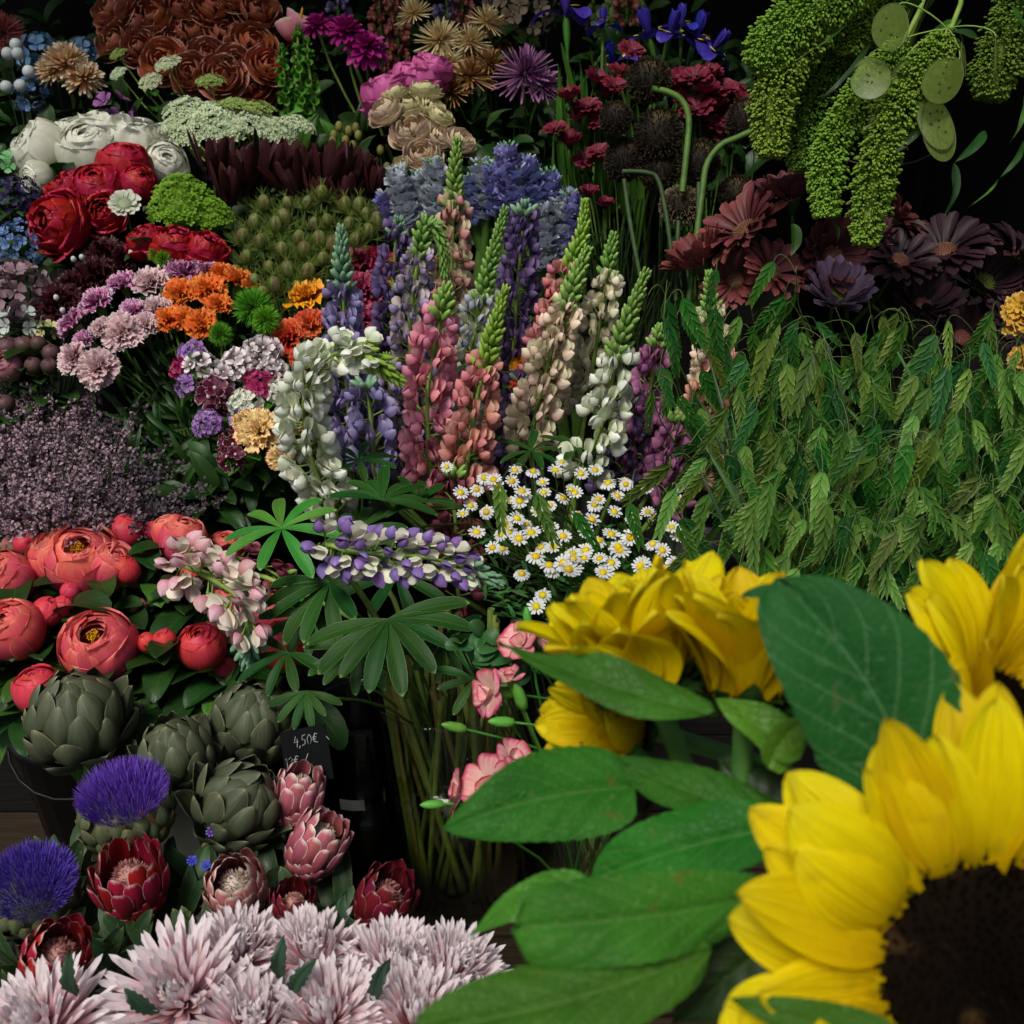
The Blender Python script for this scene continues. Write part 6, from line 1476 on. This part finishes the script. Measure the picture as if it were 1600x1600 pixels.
for j, pth in enumerate([[(1018, 138), (1044, 144), (1066, 158), (1076, 185), (1074, 225), (1066, 300)], [(1172, 206), (1150, 216), (1125, 228), (1104, 258), (1096, 310), (1086, 390), (1075, 480)], [(972, 268), (990, 268), (1012, 270), (1028, 280), (1040, 330), (1050, 400)], [(1060, 345), (1058, 400), (1056, 470)], [(1150, 320), (1125, 380), (1110, 460)], [(975, 280), (985, 350), (1000, 430)], [(1092, 285), (1090, 350), (1085, 430)]]):
    pts = [P(x, y, 1.62) for x, y in pth]
    t = thing('seed_head_stem', ['thick green stem hooked beside the uppermost seed head', 'long green stem bowing right under the plumes', 'short green stem bent below the largest seed head', 'straight stem under the lowest seed head', 'stem slanting left of the mauve gerbera', 'dark stem under the left seed head', 'dark stem in the deepest shade of the seed heads'][j], 'stem', 'stems of the dark seed heads', pts[-1], pth[1][0], pth[1][1])
    ob('stalk', gt([q - pts[-1] for q in spline(pts, 24)], .0048 if j < 2 else .0035, 8).mesh('stalk', STEM if j < 2 else STEM_D), t)
for i in range(40):
    px, py = ru(900, 1110), ru(300, 470)
    p = P(px, py, 1.72 + ru(0, .1)); b = Vector((.22 + ru(-.08, .1), 1.9, .765))
    t = thing('thin_stalk', 'thin dark stalk in the gap behind the lupins', 'stalk', 'thin stalks in the dark gap', b, px, py)
    ob('stem', gt([(p - b) * f for f in np.linspace(0, 1, 4)], .0015, 4).mesh('stem', STEM_D), t)

# ---- top middle
DAH = petal_mat('dahlia_magenta', '7a0e5c', 'a8187c', edge='c048a0', ew=.94, trans=.2)
PGE = petal_mat('peony_hot_pink', 'a03070', 'c8609c', streak='b04080', sk=8, sa=.3)
CRM = petal_mat('spider_cream', 'c8a068', 'd8cc9c', trans=.25)
BRZ = petal_mat('spider_bronze', '7a4a24', 'a07a4c', trans=.2)
PUR = petal_mat('spider_purple', '5c2c58', '84507c', tipc='9a6c94', trans=.2)
SRO = petal_mat('spray_rose_cream', 'c09a78', 'd4c4a4', edge='d0a8a0', ew=.92, streak='c8b088', sk=8, sa=.3, trans=.25)
SRY = petal_mat('spray_rose_ivory', 'b8b070', 'd0cc98', edge='c8a898', ew=.95, trans=.25)
BT = Vector((-.15, 2.3, .945))
bucket(-.15, 2.32, .94, .12, .22, 'black bucket of the magenta dahlias', 560, 200); bucket(.12, 2.19, .94, .1, .2, 'black bucket of the cream roses', 680, 280)
for px, py, r, dr, lab in [(495, 38, 28, (-.2, .8, .5), 'magenta dahlia at the left of its trio'), (540, 45, 36, (0, .8, .5), 'magenta dahlia in the middle of its trio'), (572, 72, 38, (.1, .55, .8), 'magenta dahlia in front of its trio')]:
    flower('dahlia', lab, 'dahlia', 'magenta dahlias', px, py, 2.05, r, dr, t_mum(DAH, 7, 14, .14, 1., .5, 84, -30, int(px), None, .25, .55), BT + Vector((-.05, 0, 0)), STEM_L, .003, 0)
for px, py, r, dr, lab in [(612, 150, 46, (-.3, .75, .4), 'hot pink peony beside the cream spray roses'), (650, 130, 42, (.1, .85, .4), 'hot pink peony behind the cream spray roses'), (675, 108, 30, (.2, .9, .3), 'hot pink peony under the cream spider blooms')]:
    flower('pink_peony', lab, 'peony', 'hot pink peonies', px, py, 2.0, r, dr, t_peony(PGE, 'full', SEPG, None, int(px)), BT + Vector((.1, 0, 0)), STEM, .003, 2, LEAF_D, .06, .016)
for px, py, r, m, dr, lab in [(645, 18, 34, CRM, (-.3, .7, .5), 'cream spider chrysanthemum highest at the top'), (685, 58, 46, CRM, (-.1, .6, .7), 'largest cream spider chrysanthemum above the pink peonies'), (735, 62, 38, CRM, (.2, .7, .6), 'cream spider chrysanthemum right of the largest one'), (762, 30, 36, CRM, (.3, .8, .5), 'cream spider chrysanthemum near the top edge'), (700, 95, 34, CRM, (0, .3, .9), 'cream spider chrysanthemum drooping below the largest'), (735, 115, 46, BRZ, (.0, .7, .6), 'bronze spider chrysanthemum beside the purple one'), (705, 140, 36, BRZ, (-.3, .5, .7), 'bronze spider chrysanthemum beside the cream roses'), (765, 95, 36, BRZ, (.2, .8, .5), 'bronze spider chrysanthemum behind the purple one'), (820, 110, 60, PUR, (.0, .6, .75), 'purple spider chrysanthemum beside the iris leaves'), (850, 130, 40, PUR, (.3, .6, .5), 'purple spider chrysanthemum behind the first')]:
    flower('spider_chrysanthemum', lab, 'chrysanthemum', 'spider chrysanthemums', px, py, 2.06 - .1 * (m is PUR) - .04 * (m is BRZ), r, dr, t_mum(m, 6, 24, .035, 1., .6, 80, -14, int(px), None, .15, .5), BT + Vector((.2, 0, 0)), STEM, .0025, 2, LEAF_D, .05, .014)
for px, py, r, m, dr in [(600, 170, 30, SRO, (-.5, .5, .6)), (640, 162, 28, SRY, (-.1, .7, .6)), (675, 165, 22, SRY, (.3, .6, .6)), (665, 138, 26, SRY, (.1, .9, .4)), (640, 202, 34, SRO, (-.2, .45, .85)), (660, 240, 30, SRO, (0, .3, .95)), (690, 212, 24, SRO, (.3, .5, .7)), (722, 218, 26, SRO, (.5, .5, .6)), (680, 268, 20, SRO, (.1, .2, .95)), (615, 145, 22, SRY, (-.4, .8, .4)), (690, 180, 22, SRY, (.4, .6, .5)), (625, 255, 14, SRY, (-.3, .4, .8))]:
    flower('spray_rose', 'cream spray rose' if m is SRO else 'greenish ivory spray rose', 'rose', 'cream spray roses', px, py, 1.90 - (py - 150) * .0006, r, dr, t_rose(m, 5, .35, int(px)), Vector((-.08, 2.06, .945)), STEM, .0022, 3, LEAF_D, .04, .013, (.03, .25))
SNP = petal_mat('snapdragon_dusty', '7a3c3c', 'a06058', streak='8a4a44', sk=5, sa=.4); SNL = petal_mat('larkspur_grey', '4a4468', '70688c')
for i, (pix, m, lab) in enumerate([([(600, 110), (595, 40), (590, -30)], SNP, 'dusty rose snapdragon spike behind the dahlias'), ([(625, 120), (622, 50), (618, -20)], SNP, 'dusty rose snapdragon spike left of the cream spider blooms'), ([(530, 40), (528, 10), (526, -20)], SNL, 'grey-violet larkspur at the top edge above the dahlias'), ([(700, 30), (698, 5), (696, -30)], SNL, 'grey-violet larkspur at the top edge between the cream blooms'), ([(980, 30), (978, 5), (975, -30)], SNP, 'dusty pink snapdragon at the top edge above the irises'), ([(720, 90), (722, 30), (724, -30)], SNP, 'dusty rose snapdragon spike behind the cream spider blooms')]):
    spike('snapdragon' if m is SNP else 'larkspur', lab, 'snapdragon' if m is SNP else 'larkspur', None, [PY(x, y, 2.34) for x, y in pix], 0, m, m, STEM, m, flr=.026, tipf=.1, gap=.02, whorl=6, base=BT + Vector((.0, .05, 0)), seed=70 + i, px=pix[1][0], py=pix[1][1])
BEL = petal_mat('bells_green', '2f6418', '4a8424', trans=.3); CAP = petal_mat('calla_pink', 'c8506a', 'd890a0', edge='d8c8b8', ew=.9)
fb = G().grid(lathe([(.05, 0), (.2, .3), (.35, .6), (.55, .75)], 7), wrap=True)
fbm = G().add(fb, [Matrix.Rotation(pi / 2, 4, 'Y')]).mesh('floret', BEL)
for i, pix in enumerate([[(478, 190), (468, 110), (465, 40)], [(455, 200), (445, 130), (440, 70)], [(490, 160), (482, 100), (480, 60)]]):
    spike('bells_of_ireland', ['green bells of Ireland stalk in the middle of three', 'green bells of Ireland stalk beside the terracotta roses', 'green bells of Ireland stalk beside the dahlias'][i], 'bells of Ireland', 'bells of Ireland stalks', [PY(x, y, 2.16) for x, y in pix], 0, None, None, STEM_L, BEL, flr=.015, tipf=.12, gap=.02, whorl=5, base=Vector((-.36, 2.2, .945)), seed=80 + i, fl=fbm, px=pix[1][0], py=pix[1][1])
for px, py, r, dr, lab in [(450, 40, 20, (-.3, .9, .2), 'pink calla lily beside the terracotta roses, left of the pair'), (470, 28, 24, (.2, .9, .2), 'pink calla lily beside the dahlias, right of the pair')]:
    flower('calla_lily', lab, 'calla lily', 'pink calla lilies', px, py, 2.1, r, dr, [('spathe', gs(R=.8, th0=6, th1=105, W=2.6, zs=1.6, pf=prof(.4, .35, .9), flare=.25, nu=10, nv=14).mesh('spathe', CAP), I4), ('spadix', G().grid(ell(.1, .1, .7, 6, 8), wrap=True).mesh('spadix', STAM), I4)], Vector((-.36, 2.25, .945)), STEM_L, .004, 0, stem0=1.1)
# broad leaves and green buds below the dahlias
for i, (x0, y0, x1, y1, wd, m) in enumerate([(520, 235, 480, 140, 24, LEAF_M), (540, 240, 500, 185, 26, LEAF_M), (470, 240, 500, 175, 20, LEAF_M), (560, 220, 570, 150, 18, LEAF_D), (160, 60, 200, 95, 16, LEAF_D), (200, 160, 185, 100, 20, LEAF_D), (215, 190, 225, 150, 18, LEAF_D), (445, 170, 470, 145, 12, LEAF_L), (445, 190, 475, 172, 12, LEAF_L), (960, 60, 995, 20, 24, LEAF_D), (965, 90, 940, 30, 22, LEAF_D), (1000, 40, 960, 10, 20, LEAF_D), (740, 190, 760, 150, 16, LEAF_D), (760, 200, 800, 170, 16, LEAF_D), (860, 230, 840, 180, 16, LEAF_D), (560, 250, 590, 210, 14, LEAF_D), (1010, 20, 1050, 5, 26, LEAF_D), (1080, 20, 1120, -5, 24, LEAF_D)]):
    d = dep(min(y0, y1)) + .04
    p, q = P(x0, y0, d), P(x1, y1, d - .03)
    me = big_leaf(p, q, DR(ru(-.4, .4), .5, .7), wd * d / F_PX * .6, .1, .05, .25, .02, .03, i, nu=16, nv=9).mesh('broad_leaf', m)
    me.transform(Matrix.Translation(-p))
    thing('broad_leaf', 'broad green leaf between the flowers of the back tier', 'leaf', 'broad leaves of the back tier', p, x1, y1, me)
BGB = plain('hypericum_bud', '5a5a28', '76703a', 40, .5)
for i, (px, py) in enumerate([(530, 198), (545, 205), (522, 212), (556, 200), (540, 220), (560, 212), (535, 232), (575, 255), (595, 235), (605, 262), (520, 222), (552, 228)]):
    flower('green_berry', 'small olive berry between the leucadendron and the spray roses', 'berry', 'olive berries', px, py, 1.92, 8, (0, .9, .4), [('berry', G().grid(ell(.8, .8, 1.1, 7, 9), wrap=True).mesh('berry', BGB), I4)], Vector((-.25, 2.05, .945)), STEM_D, .0012, 1, LEAF_D, .03, .008)

# ---- far upper left: blue, peach and violet things in the shade
HYB = petal_mat('hydrangea_blue', '5078a0', '7098b8', trans=.25); HYD = petal_mat('hydrangea_steel', '4c6c9c', '6c8cbc', edge='8aa4cc', ew=.93, trans=.25)
HYM = petal_mat('hydrangea_mauve', '7a6068', '9c8088', trans=.2); PEA = petal_mat('peach_chrysanthemum', 'd09048', 'd8b890', tipc='dcd0bc', trans=.25)
PIN = petal_mat('pincushion_rose', '8a3c3c', 'a85a54', trans=.15); WHB = petal_mat('white_berry', '9aa4a8', 'b8c0c0', trans=.1)
ORC = petal_mat('orchid_purple', '6a3470', '8c5890', edge='a07aa4', ew=.92); DPU = petal_mat('dark_purple_statice', '1c1438', '30224e', trans=.15)
MIN = petal_mat('mint_hydrangea', '5aa060', '80bc80', trans=.25); WHF = petal_mat('white_phlox', 'b0b8b4', 'd0d4d0', trans=.25); DBU = petal_mat('scabious_burgundy', '22080e', '3a1018', trans=.1)
BL = Vector((-.95, 2.2, .945))
def cluster(name, lab, cat, px, py, d, R, m, n, fs, dr, k, th=(60, 180), base=BL, zs=.8):
    f = floret5(m, m, .44, k, 4, .1)
    flower(name, lab, cat, None, px, py, d, R, dr, ball_of_florets('x', 'floret', n, f, .85, fs, th, .12, zs, k), base, STEM_D, .003, 3, LEAF_D, .07, .025, (.03, .25))
cluster('blue_hydrangea', 'pale blue hydrangea behind the peach chrysanthemum', 'hydrangea', 60, 85, 2.16, 38, HYB, 16, .42, (-.2, .7, .6), 1)
cluster('blue_hydrangea', 'pale blue hydrangea right behind the peach chrysanthemum', 'hydrangea', 132, 88, 2.18, 32, HYB, 14, .42, (.1, .8, .5), 2)
cluster('blue_hydrangea', 'blue hydrangea below the peach chrysanthemum', 'hydrangea', 50, 145, 2.08, 30, HYD, 12, .42, (-.2, .4, .9), 3)
cluster('blue_hydrangea', 'steel blue hydrangea at the left edge under the crimson peony', 'hydrangea', 35, 382, 1.80, 52, HYD, 60, .17, (-.1, .6, .7), 4, base=Vector((-.9, 1.9, .765)))
cluster('blue_hydrangea', 'steel blue hydrangea glimpsed right of the hanging crimson peony', 'hydrangea', 115, 388, 1.84, 30, HYD, 40, .2, (.1, .6, .7), 5, base=Vector((-.85, 1.95, .765)))
cluster('mauve_hydrangea', 'dusty mauve hydrangea at the left edge above the dusty buds', 'hydrangea', 22, 455, 1.70, 56, HYM, 22, .36, (-.1, .6, .7), 6, base=Vector((-.85, 1.78, .765)))
cluster('mint_hydrangea', 'mint green hydrangea at the left edge', 'hydrangea', 18, 262, 1.98, 30, MIN, 14, .42, (-.1, .6, .7), 7)
cluster('white_phlox', 'white phlox cluster below the dusty mauve hydrangea', 'phlox', 30, 508, 1.68, 34, WHF, 12, .4, (0, .5, .8), 8, base=Vector((-.85, 1.78, .765)))
cluster('white_phlox', 'ivory phlox cluster left of the striped carnations', 'phlox', 75, 520, 1.66, 22, SRY, 8, .5, (0, .5, .8), 9, base=Vector((-.85, 1.78, .765)))
cluster('beige_hydrangea', 'pale beige hydrangea at the top edge behind the irises', 'hydrangea', 812, 15, 2.3, 66, SRO, 40, .26, (0, .5, .8), 15, base=Vector((.02, 2.5, .945)))
cluster('beige_hydrangea', 'dusky beige hydrangea behind the purple spider chrysanthemum', 'hydrangea', 770, 70, 2.28, 50, BRZ, 30, .28, (0, .5, .8), 16, base=Vector((.0, 2.5, .945)))
cluster('green_hydrangea', 'dusky green hydrangea at the top edge between the irises', 'hydrangea', 965, 30, 2.25, 55, LACG, 26, .3, (0, .5, .8), 17, base=Vector((.2, 2.5, .945)))
cluster('purple_orchid', 'purple orchid between the ivory peonies and the lace flowers', 'orchid', 178, 172, 2.02, 28, ORC, 6, .7, (.1, .4, .9), 10)
cluster('dark_purple_statice', 'very dark purple statice at the left edge', 'statice', 22, 310, 1.88, 46, DPU, 60, .16, (0, .6, .7), 11, base=Vector((-.9, 1.95, .765)))
cluster('dark_purple_statice', 'very dark purple statice behind the crimson peonies', 'statice', 60, 330, 1.90, 36, DPU, 46, .2, (0, .6, .7), 12, base=Vector((-.9, 1.95, .765)))
for px, py, r, dr, lab in [(100, 95, 44, (-.1, .7, .6), 'peach chrysanthemum at the upper left, the largest of three'), (130, 118, 36, (.3, .4, .8), 'peach chrysanthemum beside the lace flower leaf'), (80, 108, 32, (-.4, .4, .8), 'peach chrysanthemum left of its twin')]:
    flower('peach_chrysanthemum', lab, 'chrysanthemum', 'peach chrysanthemums', px, py, 2.06, r, dr, t_mum(PEA, 9, 20, .08, 1., .9, 86, -20, int(px), None, .25, .5), BL, STEM, .003, 2, LEAF_D, .05, .014)
flower('pincushion', 'rose pincushion flower cut by the upper left edge', 'pincushion', None, 5, 52, 2.14, 34, (-.1, .6, .7), [('pins', bristles(500, .3, .7, .03, 40, 180, .08, 3).mesh('pins', PIN), I4)], BL, STEM_D, .003, 3, LEAF_D, .05, .014)
for px, py in [(10, 136), (25, 70), (12, 84), (28, 84), (45, 112), (32, 134)]:
    flower('white_berry', 'white snowberry beside the blue hydrangeas', 'berry', 'white snowberries', px, py, 2.04, 11, (0, .6, .7), [('berry', G().grid(ell(.9, .9, .9, 8, 10), wrap=True).mesh('berry', WHB), I4)], BL, STEM_D, .0015, 1, LEAF_D, .03, .01)
for px, py, r, dr, lab in [(165, 395, 36, (.0, .7, .6), 'burgundy-black scabious highest under the crimson peonies'), (150, 430, 40, (0, .5, .8), 'burgundy-black scabious in the middle, left of the striped carnations'), (90, 475, 42, (-.2, .4, .85), 'burgundy-black scabious lowest, beside the ivory phlox'), (195, 405, 30, (.3, .7, .5), 'burgundy-black scabious right, above the pale pink carnation'), (115, 445, 34, (-.2, .6, .7), 'burgundy-black scabious between the middle and lowest ones')]:
    flower('burgundy_scabious', lab, 'scabious', 'burgundy-black scabious', px, py, dep(py) + .03, r, dr, t_carnation(DBU, int(px), (9, 9, 8, 6), .06, CAL), Vector((-.78, 1.78, .765)), STEM_D, .002, 2, LEAF_D, .05, .014)
for px, py in [(115, 405), (128, 402), (88, 465), (98, 485), (205, 395)]:
    flower('white_berry', 'tiny white bud among the burgundy-black scabious', 'bud', 'tiny white buds', px, py, dep(py) - .02, 5, (0, .6, .7), [('berry', G().grid(ell(.9, .9, 1.1, 7, 8), wrap=True).mesh('berry', WHF), I4)], Vector((-.78, 1.78, .765)), STEM_D, .001, 0)
# dark evergreen foliage in the shaded gaps of the back tiers
for i in range(130):
    px, py = ru(-40, 1180), ru(-30, 330)
    if i > 98: px, py = ru(-40, 360), ru(330, 480)
    d = dep(py) + .10 + ru(0, .1)
    p = P(px, py, d); b = Vector((p.x, p.y + .05, step(p.y + .05)))
    t = thing('evergreen_sprig', 'dark evergreen sprig filling a shaded gap between the bunches', 'leaf spray', 'evergreen sprigs in the shaded gaps', b, px, py)
    ob('stem', gt(bez(p - b, (p - b) * .85, (0, 0, .1), (0, 0, 0), 6), .0018, 4).mesh('stem', STEM_D), t)
    for k in range(7):
        out = Vector((ru(-1, 1), ru(-1, .2), ru(-.2, 1.))).normalized()
        ob('leaf', stem_leaf(LEAF_D, .06, .014, k % 3), t, place((p - b) * ru(.86, 1), out, (0, -.5, 1), ru(.05, .09)))
# ================================================================== foreground: sunflowers
SFP = petal_mat('sunflower_petal', 'e0bc00', 'f4de00', tipc='f8e624', tip0=.85, streak='d8ac00', sk=18, sa=.3, trans=.36, rough=.55, var=.1, hue=.012, rib=.6, mott=.08, spec=.2)
SFC = petal_mat('sunflower_disc', '060302', '120a05', tipc='2c1a0a', tip0=.85, trans=.0, rough=.9, spec=.05)
SFS = leaf_mat('sunflower_sepal', '26501e', '346028', '5a8448', 5, .35, rough=.55)
SFL = leaf_mat('sunflower_leaf', '236014', '34761c', '86b060', 7, .35, net=260., rough=.55, trans=.28, var=.14, mid=.03, spec=.22)
SFLT = leaf_mat('sunflower_leaf_blue', '184e24', '205c2c', '7cae80', 7, .4, net=230., rough=.5, trans=.2, var=.05, mid=.022, spec=.12)
SFLB = leaf_mat('sunflower_leaf_bright', '43801c', '569426', '8ab050', 7, .4, net=260., rough=.5, trans=.3, var=.08)
SFST = plain('sunflower_stalk', '3c6a2c', '527f3a', 50, .6)
def sunflower(lab, px, py, d, rdisc, rpet, dr, base, seed, n=(17, 17), elev=(10, 24), W=.19, roll=0., curl=-.35, sep=12, sepL=.75):
    random.seed(seed)
    R = rpet / rdisc
    s = rdisc * d / F_PX
    tp = []
    L = R - .85
    ms = [gp(L=L, W=W * L * (1 + .12 * v), pf=prof(.75, .68, .28), nu=14, nv=9, a0=.3 + .1 * v, a1=curl * (.6 + v * .7), cup=.3 - .2 * v, crease=.16, ruf=.09, rk=4, seed=seed * 5 + v).mesh('petal', SFP) for v in range(4)]
    for r in range(2):
        for i in range(n[r]):
            tp.append(('petal', ms[random.randrange(4)], wh((i + r * .5) * 2 * pi / n[r] + ru(-.12, .12), .86, -.05 - .06 * r, rad(elev[r] + ru(-13, 13)), ru(.84, 1.08), ru(-.45, .45))))
    th = np.linspace(0, 1, 10)
    g = G().grid(lathe([(q, .16 * (1 - q ** 2) - .05 - .25 * (1 - q) ** 2 * .3) for q in np.linspace(.02, 1.02, 10)], 30), wrap=True)
    fl = G().grid(ell(.022, .022, .085, 4, 5, (0, 0, .06)), wrap=True)
    nf = 620
    mm = []
    for i in range(nf):
        q = math.sqrt((i + .5) / nf); a = i * 2.39996 + ru(-.06, .06); q += ru(-.012, .012)
        mm.append(frame((q * math.cos(a) * .5, q * math.sin(a) * .5, 1), 0, (q * math.cos(a), q * math.sin(a), .14 * (1 - q * q) - .04), ru(.7, 1.15) * (.7 + .3 * q ** 3)))
    g.add(fl, mm)
    tp.append(('disc', g.mesh('disc', SFC), I4))
    sm = [gp(L=sepL, W=.22 * sepL / .75, pf=prof(.4, .9, .7), nu=9, nv=5, a0=-.2 + .3 * v, a1=.3 - .9 * v, crease=.2, ruf=.06, seed=v).mesh('sepal', SFS) for v in range(2)]
    for r in range(2):
        for i in range(sep):
            tp.append(('sepal', sm[random.randrange(2)], wh((i + r * .5) * 2 * pi / sep + ru(-.1, .1), .75 - .15 * r, -.22 - .1 * r, rad((elev[1] * .6) - 12 * r + ru(-14, 14)), ru(.85, 1.15))))
    g = G().grid(lathe([(.12, -.75), (.2, -.66), (.62, -.42), (.92, -.2), (.98, -.08)], 20), wrap=True)
    tp.append(('calyx', g.mesh('calyx', SFS), I4))
    return flower('sunflower', lab, 'sunflower', 'sunflowers in the foreground', px, py, d, 0, dr, tp, base, SFST, .006, 0, stem0=.7, scale=s, roll=roll)
def sleaf(root, bpx, tpx, db, dt, W, nrm, seed, mat=SFL, **k):
    b, t = P(bpx[0], bpx[1], db), P(tpx[0], tpx[1], dt)
    g = big_leaf(b, t, DR(*nrm), W * (db + dt) / 2 / F_PX, seed=seed, **k)
    o = root.location
    lf = ob('leaf', g.mesh('leaf', mat), root, Matrix.Translation(-Vector(o)))
    return lf
SB = Vector((.28, .31, .03))
sunb = bucket(.28, .31, .001, .12, .36, 'tall black bucket of the sunflowers, on the ground before the stand', 1400, 1590)
s1 = sunflower('largest sunflower with a dark brown disc in the lower right corner', 1566, 1540, .37, 200, 472, (-.12, .28, .95), SB, 1, (27, 26), (6, 30), .175)
s2 = sunflower('sunflower half cut by the right edge, above the largest one', 1562, 1105, .47, 72, 285, (.22, .42, .82), SB + Vector((.04, .03, 0)), 2, (19, 18), (22, 46), .2)
s3 = sunflower('sunflower seen from the side beside the big upright leaf, petals standing up', 1165, 1085, .49, 66, 268, (.06, .97, .12), SB + Vector((-.01, .03, 0)), 3, (14, 13), (58, 74), .25, sepL=1.1, curl=-.6)
s6 = sunflower('sunflower seen from the side, leaning left behind the long pointed leaf', 1020, 1075, .51, 62, 250, (-.38, .88, .15), SB + Vector((-.04, .04, 0)), 6, (14, 13), (58, 74), .25, sepL=1.1, curl=-.48)
s4 = sunflower('small sunflower turned left, beside the pink spray carnations', 988, 1140, .56, 54, 190, (-.93, .1, .28), SB + Vector((-.05, 0, 0)), 4, (18, 16), (40, 62), .21, sepL=.9)
s5 = sunflower('sunflower at the bottom edge, only one petal tip in view', 1235, 1735, .36, 60, 190, (-.3, .4, .85), SB + Vector((-.02, -.06, 0)), 5, (13, 12), (8, 20), .24)
sleaf(s3, (1445, 1400), (1215, 902), .395, .405, 124, (-.1, -.05, 1), 1, SFLT, bend=.05, sidebend=-.11, fold=.12, quilt=.016, wave=.025, pf=prof(.55, .5, .2))
sleaf(s3, (1225, 926), (1158, 932), .41, .42, 13, (-.1, .5, .8), 21, SFLT, bend=.1, fold=.3, quilt=.0, wave=.02)
sleaf(s4, (1120, 1120), (778, 1005), .46, .50, 41, (-.1, .75, .6), 2, SFL, bend=.05, sidebend=.06, fold=.18, quilt=.012, wave=.032)
sleaf(s4, (990, 1228), (690, 1296), .49, .48, 74, (.05, .45, .85), 3, SFL, bend=.06, sidebend=-.03, fold=.12, quilt=.02, wave=.032, pf=prof(.32, .78, .05))
sleaf(s3, (1250, 1300), (945, 1185), .46, .50, 48, (.1, .6, .7), 4, SFL, bend=.06, sidebend=.04, fold=.15, quilt=.02, wave=.032)
sleaf(s3, (1230, 1290), (925, 1375), .45, .47, 62, (.0, .5, .8), 5, SFL, bend=.05, sidebend=-.02, fold=.12, quilt=.02, wave=.032, pf=prof(.5, .6, .1))
sleaf(s1, (1215, 1395), (805, 1450), .42, .39, 66, (.0, .35, .9), 6, SFL, bend=.06, sidebend=.02, fold=.05, quilt=.02, wave=.028, pf=prof(.45, .22, .2), tipdrop=.06)
sleaf(s1, (1110, 1485), (640, 1615), .40, .38, 72, (-.05, .6, .75), 7, SFL, bend=.05, sidebend=.04, fold=.1, quilt=.02, wave=.032, pf=prof(.5, .6, .06))
sleaf(s1, (920, 1375), (733, 1462), .46, .47, 28, (.0, .5, .8), 8, SFLB, bend=.04, sidebend=-.05, fold=.2, quilt=.012, wave=.032)
sleaf(s3, (1250, 1185), (1118, 1092), .44, .46, 41, (.1, .55, .8), 9, SFLB, bend=-.16, sidebend=-.12, fold=.35, quilt=.01, wave=.03)
sleaf(s3, (1200, 1200), (1265, 1118), .44, .44, 31, (.3, .2, .9), 10, SFLB, bend=-.1, sidebend=.05, fold=.3, quilt=.01, wave=.03)
sleaf(s1, (1420, 1640), (1140, 1560), .345, .36, 39, (0, .3, .9), 11, SFL, bend=.04, fold=.1, quilt=.012, wave=.028)
sleaf(s2, (1500, 1200), (1640, 1130), .45, .46, 47, (.1, .4, .9), 13, SFLT, bend=.04, fold=.15, quilt=.02, wave=.032)
sleaf(s1, (1180, 1450), (1000, 1530), .43, .44, 47, (.1, .5, .8), 14, LEAF_D, bend=.04, fold=.15, quilt=.02, wave=.032)
sleaf(s1, (1260, 1420), (1050, 1600), .42, .43, 70, (.1, .4, .9), 15, LEAF_D, bend=.04, fold=.12, quilt=.02, wave=.032)
sleaf(s3, (1280, 1330), (1120, 1180), .48, .50, 62, (.1, .4, .9), 16, LEAF_D, bend=.04, fold=.12, quilt=.02, wave=.032)
sleaf(s3, (1240, 1420), (1040, 1440), .45, .46, 47, (.1, .5, .8), 17, SFLB, bend=.04, fold=.12, quilt=.02, wave=.032)
sleaf(s4, (1020, 1215), (905, 1160), .53, .54, 31, (.2, .4, .9), 18, SFL, bend=.04, fold=.12, quilt=.02, wave=.032)
# ================================================================== labels that single each thing out
ORD = 'first second third fourth fifth sixth seventh eighth ninth tenth eleventh twelfth'.split()
SHARED = ('leaf sprays under', 'leaf sprays below', 'stalks', 'cut stems', 'chamomile', 'seed grass', 'evergreen')
by = {}
for o, px, py in REG: by.setdefault(o['label'], []).append((px, py, o))
for lab, it in by.items():
    if len(it) < 2 or any(s in it[0][2].get('group', '') for s in SHARED): continue
    nr = 1 if len(it) <= 6 else 2 if len(it) <= 14 else 3 if len(it) <= 26 else 4
    it.sort(key=lambda a: a[1])
    rows = np.array_split(np.arange(len(it)), nr)
    rn_ = {1: ['']}.get(nr, {2: [', upper row', ', lower row'], 3: [', top row', ', middle row', ', bottom row'], 4: [', top row', ', second row', ', third row', ', bottom row']}.get(nr))
    for ri, idx in enumerate(rows):
        row = sorted([it[i] for i in idx], key=lambda a: a[0])
        for k, (px, py, o) in enumerate(row):
            o['label'] = lab + rn_[ri] + ', ' + (ORD[k] if k < 12 else str(k + 1) + 'th') + ' from the left'
